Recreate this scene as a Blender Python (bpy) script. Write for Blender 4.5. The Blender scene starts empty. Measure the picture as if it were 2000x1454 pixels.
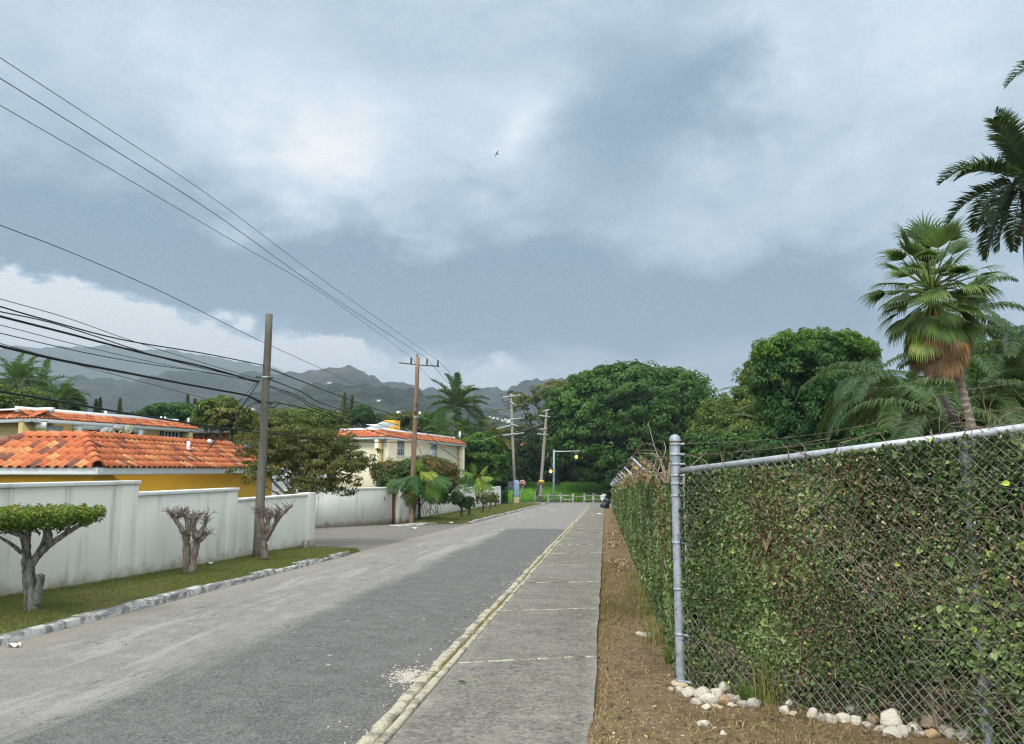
EXPOSURE=0.85; SUN_E=1.5; SKYMUL=0.67; HAZE=0.00030
import bpy, bmesh, math, random
import numpy as np
from mathutils import Vector
scene = bpy.context.scene
COL = scene.collection
PI = math.pi
RNG = np.random.default_rng(7)
random.seed(7)

# ------------------------------------------------------------------ camera model, used to read real positions off the photograph
F = 1500.0
EYE = np.array([0., 0., 1.6])
YAW, PITCH = math.radians(6.86), math.radians(7.26)
SLOPE = 0.0243                       # the street falls gently away from the viewer
FW = np.array([-math.sin(YAW)*math.cos(PITCH), math.cos(YAW)*math.cos(PITCH), math.sin(PITCH)])
RT = np.array([math.cos(YAW), math.sin(YAW), 0.])
UP = np.cross(RT, FW)
def ray(px, py): return FW*F + RT*(px-1000.) - UP*(py-727.)
def PT(px, py, d): return EYE + ray(px, py)/F*d
def zp(y): return -SLOPE*min(y, 100.)
def G(px, py, off=0.):               # where a ray meets the street plane (+off)
    r = ray(px, py)
    t = (off-EYE[2])/(r[2]+SLOPE*r[1])
    return EYE + r*t
def AX(px, py, X):                   # on the plane x = X
    r = ray(px, py); return EYE + r*(X/r[0])
def AY(px, py, Y):
    r = ray(px, py); return EYE + r*(Y/r[1])
def xy(px, d):                       # ground position of something seen at column px, d metres off
    p = PT(px, 918, d); return p[0], p[1]
def gz(x, y):                        # lay of the land
    z = zp(y)-0.16
    if y > 99: z += 1.7*min(1., max(0., (y-100.)/16.))**1.2
    return z

# ------------------------------------------------------------------ mesh helpers
class MB:
    def __init__(s): s.v=[]; s.q=[]; s.t=[]; s.c=[]; s.n=0
    def add(s, V, quads=None, tris=None, tint=0.5):
        V = np.asarray(V, float).reshape(-1,3)
        if quads is not None and len(quads): s.q.append(np.asarray(quads, int).reshape(-1,4)+s.n)
        if tris is not None and len(tris): s.t.append(np.asarray(tris, int).reshape(-1,3)+s.n)
        s.v.append(V); s.n += len(V)
        s.c.append(np.broadcast_to(np.asarray(tint, float), (len(V),)).copy())
        return s
    def build(s, name, mat, parent=None, smooth=False, bevel=0.):
        V = np.concatenate(s.v) if s.v else np.zeros((0,3))
        if parent is not None:
            r = parent
            while r.parent is not None: r = r.parent
            V = V - np.array(r.location)
        Q = np.concatenate(s.q) if s.q else np.zeros((0,4), int)
        T = np.concatenate(s.t) if s.t else np.zeros((0,3), int)
        me = bpy.data.meshes.new(name)
        me.vertices.add(len(V)); me.vertices.foreach_set('co', V.astype(np.float32).ravel())
        nl = len(Q)*4+len(T)*3
        me.loops.add(nl); me.loops.foreach_set('vertex_index', np.concatenate([Q.ravel(), T.ravel()]).astype(np.int32))
        me.polygons.add(len(Q)+len(T))
        st = np.concatenate([np.arange(len(Q))*4, len(Q)*4+np.arange(len(T))*3]).astype(np.int32)
        me.polygons.foreach_set('loop_start', st)
        if smooth: me.polygons.foreach_set('use_smooth', np.ones(len(Q)+len(T), bool))
        me.update(calc_edges=True)
        a = me.attributes.new('tint', 'FLOAT', 'POINT'); a.data.foreach_set('value', np.concatenate(s.c).astype(np.float32))
        me.materials.append(mat)
        o = bpy.data.objects.new(name, me); COL.objects.link(o)
        if parent is not None: o.parent = parent
        if bevel:
            m = o.modifiers.new('b', 'BEVEL'); m.width = bevel; m.segments = 2; m.limit_method = 'ANGLE'
        return o
def tag(o, label=None, cat=None, group=None, kind=None):
    if label: o['label'] = label
    if cat: o['category'] = cat
    if group: o['group'] = group
    if kind: o['kind'] = kind
    return o
def thing(name, label, cat, loc, group=None):
    o = bpy.data.objects.new(name, None); COL.objects.link(o); o.empty_display_size = 0.2
    o.location = tuple(float(c) for c in loc)
    return tag(o, label, cat, group)
def copy_tree(o, loc=None, rot=None, label=None, parent=None, scale=None):
    c = o.copy(); COL.objects.link(c); c.parent = parent
    if loc is not None: c.location = tuple(loc)
    if rot is not None: c.rotation_euler = (0,0,rot)
    if scale is not None: c.scale = scale
    if label: c['label'] = label
    for ch in o.children: copy_tree(ch, parent=c)
    return c

BOXQ = np.array([[0,3,2,1],[4,5,6,7],[0,1,5,4],[1,2,6,5],[2,3,7,6],[3,0,4,7]])
def box(mb, c, d, ux=(1,0,0), uy=None, uz=(0,0,1), tint=0.5):
    ux=np.array(ux,float); uz=np.array(uz,float); ux/=np.linalg.norm(ux)
    uy = np.cross(uz,ux) if uy is None else np.array(uy,float)
    uy/=np.linalg.norm(uy); uz=uz/np.linalg.norm(uz)
    c=np.array(c,float); h=np.array(d,float)/2
    P=[c+sx*h[0]*ux+sy*h[1]*uy+sz*h[2]*uz for sz in(-1,1) for sx,sy in((-1,-1),(1,-1),(1,1),(-1,1))]
    mb.add(P, BOXQ, tint=tint)
def prism(mb, a, b, w, z0, z1, tint=0.5, zs=None):
    """wall piece from plan point a to b, w thick to both sides; z0, z1 may be pairs (at a, at b)"""
    a=np.array(a[:2],float); b=np.array(b[:2],float); d=(b-a)/np.linalg.norm(b-a); n=np.array([-d[1],d[0]])*w/2
    z0=(z0,z0) if np.isscalar(z0) else z0; z1=(z1,z1) if np.isscalar(z1) else z1
    P=[(*(a-n),z0[0]),(*(b-n),z0[1]),(*(b+n),z0[1]),(*(a+n),z0[0]),(*(a-n),z1[0]),(*(b-n),z1[1]),(*(b+n),z1[1]),(*(a+n),z1[0])]
    mb.add(P, BOXQ, tint=tint)
def tube(mb, pts, rad, n=6, tint=0.5, caps=True, rough=0.):
    P=np.array(pts,float); m=len(P)
    R=np.full(m,rad,float) if np.isscalar(rad) else np.interp(np.linspace(0,1,m), np.linspace(0,1,len(rad)), rad)
    T=np.gradient(P,axis=0); T/=np.maximum(np.linalg.norm(T,axis=1,keepdims=True),1e-9)
    ref=np.array([0,0,1.]) if abs(T[0,2])<0.9 else np.array([1.,0,0])
    u=np.cross(ref,T[0]); u/=np.linalg.norm(u)
    ang=np.arange(n)*2*PI/n; V=[]
    for i in range(m):
        u=u-T[i]*np.dot(u,T[i]); u/=max(np.linalg.norm(u),1e-9); w=np.cross(T[i],u)
        r=R[i]*(1+rough*RNG.uniform(-1,1,(n,1))) if rough else R[i]
        V.append(P[i]+r*(np.cos(ang)[:,None]*u+np.sin(ang)[:,None]*w))
    V=np.concatenate(V); Q=[]
    for i in range(m-1):
        k=np.arange(n); Q.append(np.stack([i*n+k,i*n+(k+1)%n,(i+1)*n+(k+1)%n,(i+1)*n+k],1))
    Tq=[]
    if caps:
        V=np.concatenate([V,P[:1],P[-1:]]); k=np.arange(n)
        Tq=np.concatenate([np.stack([(k+1)%n,k,np.full(n,m*n)],1),np.stack([(m-1)*n+k,(m-1)*n+(k+1)%n,np.full(n,m*n+1)],1)])
    mb.add(V,np.concatenate(Q),Tq,tint)
def lathe(mb, base, prof, n=16, tint=0.5):
    b=np.array(base,float); ang=np.arange(n)*2*PI/n; V=[]
    for r,z in prof: V.append(b+np.stack([r*np.cos(ang),r*np.sin(ang),np.full(n,z)],1))
    Q=[]; k=np.arange(n)
    for i in range(len(prof)-1): Q.append(np.stack([i*n+k,i*n+(k+1)%n,(i+1)*n+(k+1)%n,(i+1)*n+k],1))
    mb.add(np.concatenate(V),np.concatenate(Q),tint=tint)
def spline(pts, n=24):
    P=np.array(pts,float); m=len(P)
    if m<3: return P[0]+(P[-1]-P[0])*np.linspace(0,1,n)[:,None]
    out=[]; E=np.concatenate([[2*P[0]-P[1]],P,[2*P[-1]-P[-2]]])
    for t in np.linspace(0,m-1,n):
        i=min(int(t),m-2); f=t-i; a,b,c,d=E[i],E[i+1],E[i+2],E[i+3]
        out.append(0.5*((2*b)+(-a+c)*f+(2*a-5*b+4*c-d)*f*f+(-a+3*b-3*c+d)*f**3))
    return np.array(out)
def grid(mb, X, Y, zf, tint=0.5):
    gx,gy=np.meshgrid(X,Y); Z=np.vectorize(zf)(gx,gy)
    nx,ny=len(X),len(Y); i,j=np.meshgrid(np.arange(nx-1),np.arange(ny-1))
    a=(j*nx+i).ravel()
    mb.add(np.stack([gx.ravel(),gy.ravel(),Z.ravel()],1),np.stack([a,a+1,a+nx+1,a+nx],1),tint=tint)
def unit(v): return v/np.maximum(np.linalg.norm(v,axis=-1,keepdims=True),1e-9)
def rdir(n, rng=RNG): return unit(rng.normal(size=(n,3)))
class Wave:                                    # smooth pseudo noise
    def __init__(s,k,seed,lo=0.5,hi=4.):
        r=np.random.default_rng(seed); f=np.exp(r.uniform(math.log(lo),math.log(hi),k)); a=r.uniform(0,2*PI,k)
        s.kx=f*np.cos(a); s.ky=f*np.sin(a); s.p=r.uniform(0,2*PI,k); s.a=1/f**0.8; s.a/=np.sqrt((s.a**2).sum()/2)
    def __call__(s,x,y):
        x=np.asarray(x,float)[...,None]; y=np.asarray(y,float)[...,None]
        return (s.a*np.sin(x*s.kx+y*s.ky+s.p)).sum(-1)

# ------------------------------------------------------------------ materials
class NT:
    def __init__(s, tree): s.t=tree; s.t.nodes.clear()
    def n(s, typ, **kw):
        nd=s.t.nodes.new(typ)
        for k,v in kw.items():
            if k.startswith('i_'):
                key=k[2:]; key=int(key) if key.isdigit() else key.replace('_',' ')
                s.put(nd.inputs[key], v)
            else: setattr(nd,k,v)
        return nd
    def put(s, sock, v):
        if hasattr(v,'is_output') or isinstance(v,bpy.types.NodeSocket): s.t.links.new(v,sock)
        else: sock.default_value=v
    def math(s, op, a, b=0., c=0., clamp=False):
        nd=s.t.nodes.new('ShaderNodeMath'); nd.operation=op; nd.use_clamp=clamp
        s.put(nd.inputs[0],a); s.put(nd.inputs[1],b)
        if op in('MULTIPLY_ADD','SMOOTH_MIN'): s.put(nd.inputs[2],c)
        return nd.outputs[0]
    def mix(s, f, a, b, blend='MIX'):
        nd=s.t.nodes.new('ShaderNodeMix'); nd.data_type='RGBA'; nd.blend_type=blend
        s.put(nd.inputs[0],f); s.put(nd.inputs[6],rgba(a)); s.put(nd.inputs[7],rgba(b)); return nd.outputs[2]
    def noise(s, vec, scale, detail=4., rough=0.55, dist=0., dim='3D'):
        nd=s.t.nodes.new('ShaderNodeTexNoise'); nd.noise_dimensions=dim
        if vec is not None: s.put(nd.inputs['Vector'],vec)
        nd.inputs['Scale'].default_value=scale; nd.inputs['Detail'].default_value=detail
        nd.inputs['Roughness'].default_value=rough; nd.inputs['Distortion'].default_value=dist
        return nd.outputs[0]
    def voro(s, vec, scale, feature='F1', out=0):
        nd=s.t.nodes.new('ShaderNodeTexVoronoi'); nd.feature=feature; s.put(nd.inputs['Vector'],vec); nd.inputs['Scale'].default_value=scale
        return nd.outputs[out]
    def ss(s, x, a, b):                       # smoothstep a..b
        nd=s.t.nodes.new('ShaderNodeMapRange'); nd.interpolation_type='SMOOTHSTEP'; nd.clamp=True
        s.put(nd.inputs[0],x)
        if a<=b: s.put(nd.inputs[1],a); s.put(nd.inputs[2],b)
        else: s.put(nd.inputs[1],b); s.put(nd.inputs[2],a); nd.inputs[3].default_value=1.; nd.inputs[4].default_value=0.
        return nd.outputs[0]
    def ramp(s, f, stops, interp='LINEAR'):
        nd=s.t.nodes.new('ShaderNodeValToRGB'); s.put(nd.inputs[0],f); e=nd.color_ramp; e.interpolation=interp
        while len(e.elements)<len(stops): e.elements.new(0.5)
        for el,(p,c) in zip(e.elements,stops): el.position=p; el.color=rgba(c)
        return nd.outputs[0]
    def pos(s): return s.t.nodes.new('ShaderNodeTexCoord').outputs['Object']
    def sep(s, v):
        nd=s.t.nodes.new('ShaderNodeSeparateXYZ'); s.put(nd.inputs[0],v); return nd.outputs
    def comb(s,x,y,z):
        nd=s.t.nodes.new('ShaderNodeCombineXYZ'); s.put(nd.inputs[0],x); s.put(nd.inputs[1],y); s.put(nd.inputs[2],z); return nd.outputs[0]
    def scale(s, v, k):
        nd=s.t.nodes.new('ShaderNodeVectorMath'); nd.operation='MULTIPLY'; s.put(nd.inputs[0],v); nd.inputs[1].default_value=k; return nd.outputs[0]
    def attr(s, name='tint'):
        nd=s.t.nodes.new('ShaderNodeAttribute'); nd.attribute_name=name; return nd.outputs['Fac']
    def bump(s, h, strength=0.3, dist=0.02):
        nd=s.t.nodes.new('ShaderNodeBump'); s.put(nd.inputs['Height'],h); nd.inputs['Strength'].default_value=strength; nd.inputs['Distance'].default_value=dist; return nd.outputs[0]
    def bsdf(s, color, rough=0.8, spec=0.3, metal=0., normal=None, emit=None, estr=0.):
        nd=s.t.nodes.new('ShaderNodeBsdfPrincipled'); s.put(nd.inputs['Base Color'],rgba(color)); s.put(nd.inputs['Roughness'],rough)
        s.put(nd.inputs['Metallic'],metal); s.put(nd.inputs['Specular IOR Level'],spec)
        if normal is not None: s.put(nd.inputs['Normal'],normal)
        if emit is not None: s.put(nd.inputs['Emission Color'],rgba(emit)); nd.inputs['Emission Strength'].default_value=estr
        return nd.outputs[0]
    def out(s, sh, vol=None):
        o=s.t.nodes.new('ShaderNodeOutputMaterial')
        if sh is not None: s.t.links.new(sh,o.inputs[0])
        if vol is not None: s.t.links.new(vol,o.inputs[1])
def rgba(c):
    if isinstance(c,(tuple,list)) and len(c)==3: return (*c,1.)
    return c
def sr(r,g,b):                                # sRGB 0-255 -> linear
    f=lambda u:(u/12.92 if u<=0.04045 else ((u+0.055)/1.055)**2.4)
    return (f(r/255),f(g/255),f(b/255))
MATS={}
def material(name):
    m=bpy.data.materials.new(name); m.use_nodes=True; MATS[name]=m
    return m, NT(m.node_tree)
def simple(name, col, rough=0.7, spec=0.3, metal=0., var=0.15, scale=6., bump=0.1, emit=None, estr=0.):
    m,k=material(name); p=k.pos(); f=k.noise(p,scale,5,0.6)
    c=k.mix(f,tuple(x*(1-var) for x in col),tuple(min(1,x*(1+var)) for x in col))
    k.out(k.bsdf(c,rough,spec,metal,k.bump(k.noise(p,scale*9,3),bump,0.01) if bump else None,emit,estr)); return m
def leafmat(name, stops, rough=0.5, spec=0.25, trans=0.35):
    m,k=material(name); c=k.ramp(k.attr(),stops)
    a=k.bsdf(c,rough,spec); tr=k.n('ShaderNodeBsdfTranslucent'); k.put(tr.inputs[0],k.mix(0.5,c,(0.16,0.26,0.03)))
    mx=k.n('ShaderNodeMixShader'); mx.inputs[0].default_value=trans; k.t.links.new(a,mx.inputs[1]); k.t.links.new(tr.outputs[0],mx.inputs[2])
    k.out(mx.outputs[0]); return m
# ---- road asphalt: worn pale lane, darker newer lane, specks, cracks
def m_asphalt(name, patch=True, base=(0.195,0.187,0.176)):
    m,k=material(name); p=k.pos(); x,y,z=k.sep(p)
    fine=k.noise(p,55,4,0.75); mid=k.noise(p,3.2,5,0.6); grain=k.noise(p,220,2,0.6)
    streak=k.noise(k.scale(p,(1.9,0.22,1)),1.0,7,0.68,1.1)
    c=k.mix(k.ss(mid,0.3,0.7),tuple(v*0.86 for v in base),tuple(v*1.14 for v in base))
    if patch:
        edge=k.math('ADD',x,k.math('MULTIPLY',k.math('SUBTRACT',k.noise(k.scale(p,(0.25,0.12,1)),1.0,4,0.6),0.5),1.7))
        new=k.ss(edge,-4.15,-3.75)
        new=k.math('MULTIPLY',new,k.ss(y,32.6,32.2))
        c=k.mix(new,c,k.mix(k.ss(mid,0.3,0.7),(0.070,0.069,0.066),(0.108,0.107,0.102)))
        worn=k.math('MULTIPLY',k.ss(streak,0.50,0.62),k.ss(x,-3.4,-4.4))
        c=k.mix(k.math('MULTIPLY',worn,0.55),c,(0.34,0.325,0.30))
        dust=k.math('MULTIPLY',k.ss(k.math('ADD',x,k.math('MULTIPLY',mid,0.7)),-5.35,-6.0),0.65)
        c=k.mix(dust,c,(0.27,0.225,0.16))
        cr=k.noise(k.scale(p,(3.4,0.55,1)),1.3,3,0.5,0.9)
        crack=k.math('MULTIPLY',k.ss(k.math('ABSOLUTE',k.math('SUBTRACT',cr,0.5)),0.016,0.003),k.ss(k.noise(p,0.8,2),0.48,0.58))
        c=k.mix(k.math('MULTIPLY',crack,0.7),c,(0.03,0.03,0.03))
        sp=k.voro(k.scale(p,(4.2,2.4,1)),1.0); spk=k.math('MULTIPLY',k.ss(sp,0.11,0.05),k.ss(k.noise(p,0.9,3),0.50,0.58))
        c=k.mix(k.math('MULTIPLY',spk,0.8),c,(0.42,0.41,0.38))
        pit=k.math('MULTIPLY',k.ss(k.noise(k.scale(p,(11,3.2,1)),1.0,2,0.5),0.67,0.74),k.ss(k.noise(p,0.55,3),0.47,0.6))
        c=k.mix(k.math('MULTIPLY',pit,0.8),c,(0.045,0.045,0.046))
    mott=k.noise(k.scale(p,(1,.6,1)),24,5,0.8); c=k.mix(k.math('MULTIPLY',k.ss(mott,0.52,0.70),0.32),c,tuple(v*1.75 for v in base)); c=k.mix(k.math('MULTIPLY',k.ss(mott,0.49,0.34),0.42),c,(0.035,0.035,0.037))
    c=k.mix(k.math('MULTIPLY',k.ss(fine,0.40,0.78),0.55),c,tuple(v*2.0 for v in base))
    c=k.mix(k.math('MULTIPLY',k.ss(fine,0.48,0.2),0.65),c,(0.04,0.04,0.042))
    sp2=k.voro(p,26); c=k.mix(k.math('MULTIPLY',k.ss(sp2,0.14,0.06),0.5),c,(0.36,0.35,0.32))
    h=k.math('ADD',fine,k.math('MULTIPLY',mid,0.6))
    k.out(k.bsdf(c,0.88,0.25,0.,k.bump(h,0.75,0.012))); return m
M_ROAD=m_asphalt('road_asphalt'); M_APRON=m_asphalt('apron_asphalt',False,(0.155,0.145,0.128))
def m_sidewalk():
    m,k=material('sidewalk_concrete'); p=k.pos(); x,y,z=k.sep(p)
    mid=k.noise(p,2.3,6,0.62); fine=k.noise(p,60,4,0.75); big=k.noise(p,0.45,3,0.5)
    c=k.mix(k.ss(mid,0.3,0.72),(0.135,0.127,0.107),(0.20,0.189,0.162))
    c=k.mix(k.math('MULTIPLY',k.ss(big,0.45,0.7),0.4),c,(0.215,0.205,0.178))
    mott=k.noise(p,26,5,0.8); c=k.mix(k.math('MULTIPLY',k.ss(mott,0.50,0.68),0.75),c,(0.30,0.29,0.255)); c=k.mix(k.math('MULTIPLY',k.ss(mott,0.50,0.34),0.75),c,(0.045,0.044,0.04))
    m8=k.noise(p,8,4,0.7); c=k.mix(k.math('MULTIPLY',k.ss(m8,0.52,0.70),0.35),c,(0.26,0.25,0.22)); c=k.mix(k.math('MULTIPLY',k.ss(m8,0.48,0.34),0.4),c,(0.07,0.068,0.06)); vs=k.voro(p,17); c=k.mix(k.math('MULTIPLY',k.ss(vs,0.10,0.05),0.8),c,(0.45,0.43,0.38))
    # worn pale edges and lichen patches
    e=k.math('MULTIPLY',k.ss(k.math('ADD',k.math('ABSOLUTE',k.math('ADD',x,0.76)),k.math('MULTIPLY',k.noise(p,3,4),0.4)),0.74,0.95),0.45)
    c=k.mix(e,c,(0.30,0.285,0.245))
    st=k.math('MULTIPLY',k.ss(k.noise(p,5.5,5,0.7),0.63,0.72),k.ss(x,-0.75,-1.15)); c=k.mix(k.math('MULTIPLY',st,0.7),c,(0.42,0.40,0.34))
    cr=k.noise(k.scale(p,(1.2,0.5,1)),1.6,4,0.55,0.8)
    crack=k.math('MULTIPLY',k.ss(k.math('ABSOLUTE',k.math('SUBTRACT',cr,0.5)),0.006,0.001),k.ss(k.noise(p,0.7,2),0.5,0.6))
    c=k.mix(k.math('MULTIPLY',crack,0.6),c,(0.04,0.04,0.036))
    k.out(k.bsdf(c,0.9,0.2,0.,k.bump(k.math('ADD',fine,mid),0.6,0.008))); return m
M_SIDE=m_sidewalk()
def m_kerb(name, paint=True):
    m,k=material(name); p=k.pos(); f=k.noise(p,5,6,0.7); g=k.noise(p,30,4,0.6)
    st=k.noise(k.scale(p,(4,1.2,9)),1.0,5,0.7)
    if paint:
        c=k.mix(k.ss(st,0.47,0.57),(0.50,0.49,0.455),(0.19,0.188,0.185)); c=k.mix(k.math('MULTIPLY',k.ss(f,0.47,0.58),0.85),c,(0.15,0.145,0.135))
    else:
        c=k.mix(k.ss(f,0.46,0.62),(0.42,0.39,0.29),(0.19,0.178,0.14)); c=k.mix(k.math('MULTIPLY',k.ss(st,0.58,0.66),0.75),c,(0.11,0.10,0.078)); c=k.mix(k.math('MULTIPLY',k.ss(k.noise(p,14,4,0.7),0.60,0.68),0.6),c,(0.09,0.085,0.07))
    c=k.mix(k.math('MULTIPLY',k.ss(g,0.55,0.75),0.4),c,(0.1,0.1,0.09))
    k.out(k.bsdf(c,0.9,0.2,0.,k.bump(k.math('ADD',g,f),0.7,0.012))); return m
M_KERBP=m_kerb('painted_kerb'); M_KERBC=m_kerb('bare_kerb',False)
def m_ground(name, a, b, c3, scale=1.2, bumpd=0.03, mot=0.):
    m,k=material(name); p=k.pos(); f=k.noise(p,scale,6,0.65); g=k.noise(p,scale*16,5,0.7); h=k.noise(p,scale*60,3,0.6)
    c=k.mix(k.ss(f,0.38,0.62),a,b); c=k.mix(k.math('MULTIPLY',k.ss(g,0.5,0.72),0.7),c,c3)
    c=k.mix(k.math('MULTIPLY',k.ss(h,0.5,0.25),0.5),c,tuple(v*0.35 for v in a))
    if mot:
        q=k.noise(p,11,6,0.75); c=k.mix(k.math('MULTIPLY',k.ss(q,0.50,0.36),mot),c,tuple(v*0.38 for v in a)); q2=k.noise(p,30,4,0.7); c=k.mix(k.math('MULTIPLY',k.ss(q2,0.56,0.68),mot),c,tuple(min(1,v*1.5) for v in c3)); q3=k.noise(p,3.5,5,0.7); c=k.mix(k.math('MULTIPLY',k.ss(q3,0.52,0.64),mot*.8),c,(0.105,0.088,0.04))
    k.out(k.bsdf(c,0.95,0.1,0.,k.bump(k.math('ADD',g,h),0.8,bumpd))); return m
M_LAND=m_ground('land',(0.055,0.075,0.025),(0.10,0.10,0.04),(0.14,0.11,0.06))
M_DIRT=m_ground('dirt',(0.225,0.150,0.098),(0.235,0.172,0.098),(0.37,0.27,0.165),1.6,0.03,0.7)
M_TURF=m_ground('turf',(0.105,0.120,0.040),(0.185,0.155,0.070),(0.155,0.150,0.06),1.5,0.03,0.5)
M_BANK=m_ground('bank',(0.08,0.17,0.03),(0.09,0.20,0.03),(0.10,0.16,0.03),0.8)
def m_stucco(name, col, stain=0.5, z_fun=True):
    """painted render with grime streaks and an earth-splashed foot (the foot follows the sloping ground)"""
    m,k=material(name); p=k.pos(); x,y,z=k.sep(p)
    f=k.noise(p,0.9,5,0.6); g=k.noise(p,38,4,0.65)
    c=k.mix(k.ss(f,0.3,0.7),tuple(v*0.93 for v in col),col)
    run=k.noise(k.scale(p,(3.2,3.2,0.22)),1.0,5,0.65); c=k.mix(k.math('MULTIPLY',k.ss(run,0.53,0.72),0.55*stain),c,(0.30,0.29,0.235))
    sp=k.noise(p,9,5,0.7); c=k.mix(k.math('MULTIPLY',k.ss(sp,0.66,0.74),0.5*stain),c,(0.35,0.34,0.29))
    hgt=k.math('ADD',z,k.math('MULTIPLY',y,SLOPE))
    foot=k.ss(k.math('ADD',hgt,k.math('MULTIPLY',k.math('SUBTRACT',k.noise(p,2.6,5,0.65),0.5),0.6)),0.30,-0.02)
    c=k.mix(k.math('MULTIPLY',foot,0.95*stain if z_fun else 0.),c,(0.36,0.275,0.17))
    k.out(k.bsdf(c,0.85,0.2,0.,k.bump(g,0.35,0.008))); return m
M_WALL=m_stucco('white_render',(0.85,0.82,0.735),0.9)
M_COPE=m_stucco('white_coping',(0.80,0.79,0.75),0.7,False)
M_YEL=m_stucco('yellow_render',(0.60,0.34,0.035),0.25,False)
M_CREAM=m_stucco('cream_render',(0.72,0.66,0.48),0.45,False)
M_OCHRE=m_stucco('ochre_render',(0.46,0.36,0.16),0.4,False)
M_TRIM=simple('white_trim',(0.74,0.76,0.76),0.6,0.3,0,0.08,3,0.05)
M_QUOIN=simple('quoin_stone',(0.58,0.40,0.17),0.8,0.2,0,0.3,4,0.3)
def m_tile():
    m,k=material('roof_tile'); t=k.attr(); p=k.pos()
    c=k.ramp(t,[(0.,(0.17,0.075,0.055)),(0.10,(0.23,0.088,0.06)),(0.16,(0.45,0.122,0.052)),(0.55,(0.54,0.155,0.062)),(0.78,(0.57,0.185,0.072)),(0.90,(0.60,0.25,0.10)),(1.,(0.63,0.32,0.13))])
    f=k.noise(p,7,5,0.65); c=k.mix(k.math('MULTIPLY',k.ss(f,0.46,0.72),0.5),c,(0.15,0.085,0.06))
    k.out(k.bsdf(c,0.75,0.25,0.,k.bump(k.noise(p,40,3),0.25,0.006))); return m
M_TILE=m_tile()
def m_bark(name, a, b, scale=8., stretch=0.18):
    m,k=material(name); p=k.pos(); q=k.scale(p,(1,1,stretch)); f=k.noise(q,scale,6,0.7); g=k.noise(p,scale*5,4,0.65)
    c=k.mix(k.ss(f,0.35,0.65),a,b); c=k.mix(k.math('MULTIPLY',k.ss(g,0.55,0.75),0.5),c,tuple(v*0.35 for v in a))
    k.out(k.bsdf(c,0.92,0.1,0.,k.bump(k.math('ADD',f,g),0.9,0.03))); return m
M_BARK=m_bark('bark',(0.095,0.08,0.066),(0.40,0.37,0.325),13,0.3); M_BARKD=m_bark('dark_bark',(0.06,0.05,0.04),(0.13,0.11,0.09))
M_BARKP=m_bark('pollard_bark',(0.165,0.125,0.10),(0.34,0.285,0.235),14,0.35)
M_POLEG=m_bark('grey_pole_wood',(0.115,0.105,0.085),(0.195,0.180,0.150),5,0.06); M_POLEB=m_bark('brown_pole_wood',(0.20,0.125,0.085),(0.33,0.225,0.16),5,0.06)
M_POLEF=m_bark('pale_pole_wood',(0.26,0.23,0.19),(0.38,0.34,0.29),5,0.06)
def m_palmbark():
    m,k=material('palm_bark'); p=k.pos(); x,y,z=k.sep(p)
    r=k.math('SINE',k.math('MULTIPLY',k.math('ADD',z,k.math('MULTIPLY',k.noise(p,2,3),0.12)),46.)); f=k.noise(p,12,5,0.7)
    c=k.mix(k.ss(f,0.35,0.68),(0.34,0.29,0.24),(0.15,0.125,0.10)); c=k.mix(k.math('MULTIPLY',k.ss(r,0.5,0.95),0.6),c,(0.10,0.085,0.07))
    k.out(k.bsdf(c,0.9,0.15,0.,k.bump(k.math('ADD',r,f),0.6,0.02))); return m
M_PALMBARK=m_palmbark()
def m_galv(name, a=(0.29,0.33,0.375), b=(0.42,0.455,0.49), rust=0.25, rough=0.55, metal=0.35):
    m,k=material(name); p=k.pos(); f=k.noise(p,16,5,0.7); g=k.noise(p,5,4,0.6)
    c=k.mix(k.ss(f,0.4,0.62),a,b); c=k.mix(k.math('MULTIPLY',k.ss(g,0.60,0.70),rust),c,(0.28,0.13,0.06))
    sp=k.noise(p,70,2,0.5); c=k.mix(k.math('MULTIPLY',k.ss(sp,0.60,0.68),0.5),c,(0.20,0.22,0.25))
    k.out(k.bsdf(c,rough,0.4,metal,k.bump(sp,0.3,0.003))); return m
M_GALV=m_galv('galvanised_steel'); M_RAIL=m_galv('galvanised_rail',(0.38,0.41,0.44),(0.50,0.525,0.55),0.15); M_RUST=m_galv('rusty_steel',(0.24,0.12,0.07),(0.36,0.19,0.11),0.3,0.85,0.1)
M_WIRE=m_galv('chain_link_wire',(0.26,0.245,0.22),(0.40,0.385,0.36),0.4,0.6,0.2)
M_BARB=simple('barbed_wire_steel',(0.16,0.12,0.09),0.7,0.3,0.2,0.3,20,0)
M_ARMD=simple('dark_angle_iron',(0.035,0.033,0.032),0.6,0.3,0.2,0.3,8,0.1)
M_CABLE=simple('cable_rubber',(0.012,0.012,0.014),0.6,0.3,0,0.2,3,0); M_CABLEG=simple('aluminium_line',(0.10,0.11,0.12),0.5,0.3,0.2,0.2,3,0)
M_PORC=simple('insulator_porcelain',(0.06,0.03,0.03),0.3,0.5,0,0.2,6,0)
M_STEEL=simple('painted_steel',(0.55,0.57,0.58),0.5,0.4,0,0.1,4,0.05); M_SIGPOLE=simple('signal_pole_paint',(0.28,0.38,0.44),0.5,0.4,0,0.12,4,0.05)
def m_glass(name,c=(0.03,0.035,0.045)):
    m,k=material(name); k.out(k.bsdf(c,0.12,0.5)); return m
M_GLASS=m_glass('window_glass'); M_INSHADE=simple('painted_interior_shade',(0.05,0.048,0.045),0.9,0.1,0,0.3,2,0)  # dark interior colour stands in for the shade inside balcony and openings
M_SHUT=simple('grey_shutter',(0.12,0.13,0.15),0.7,0.3,0,0.15,4,0.1); M_DOOR=simple('brown_door_wood',(0.23,0.10,0.055),0.6,0.3,0,0.3,6,0.3)
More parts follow.
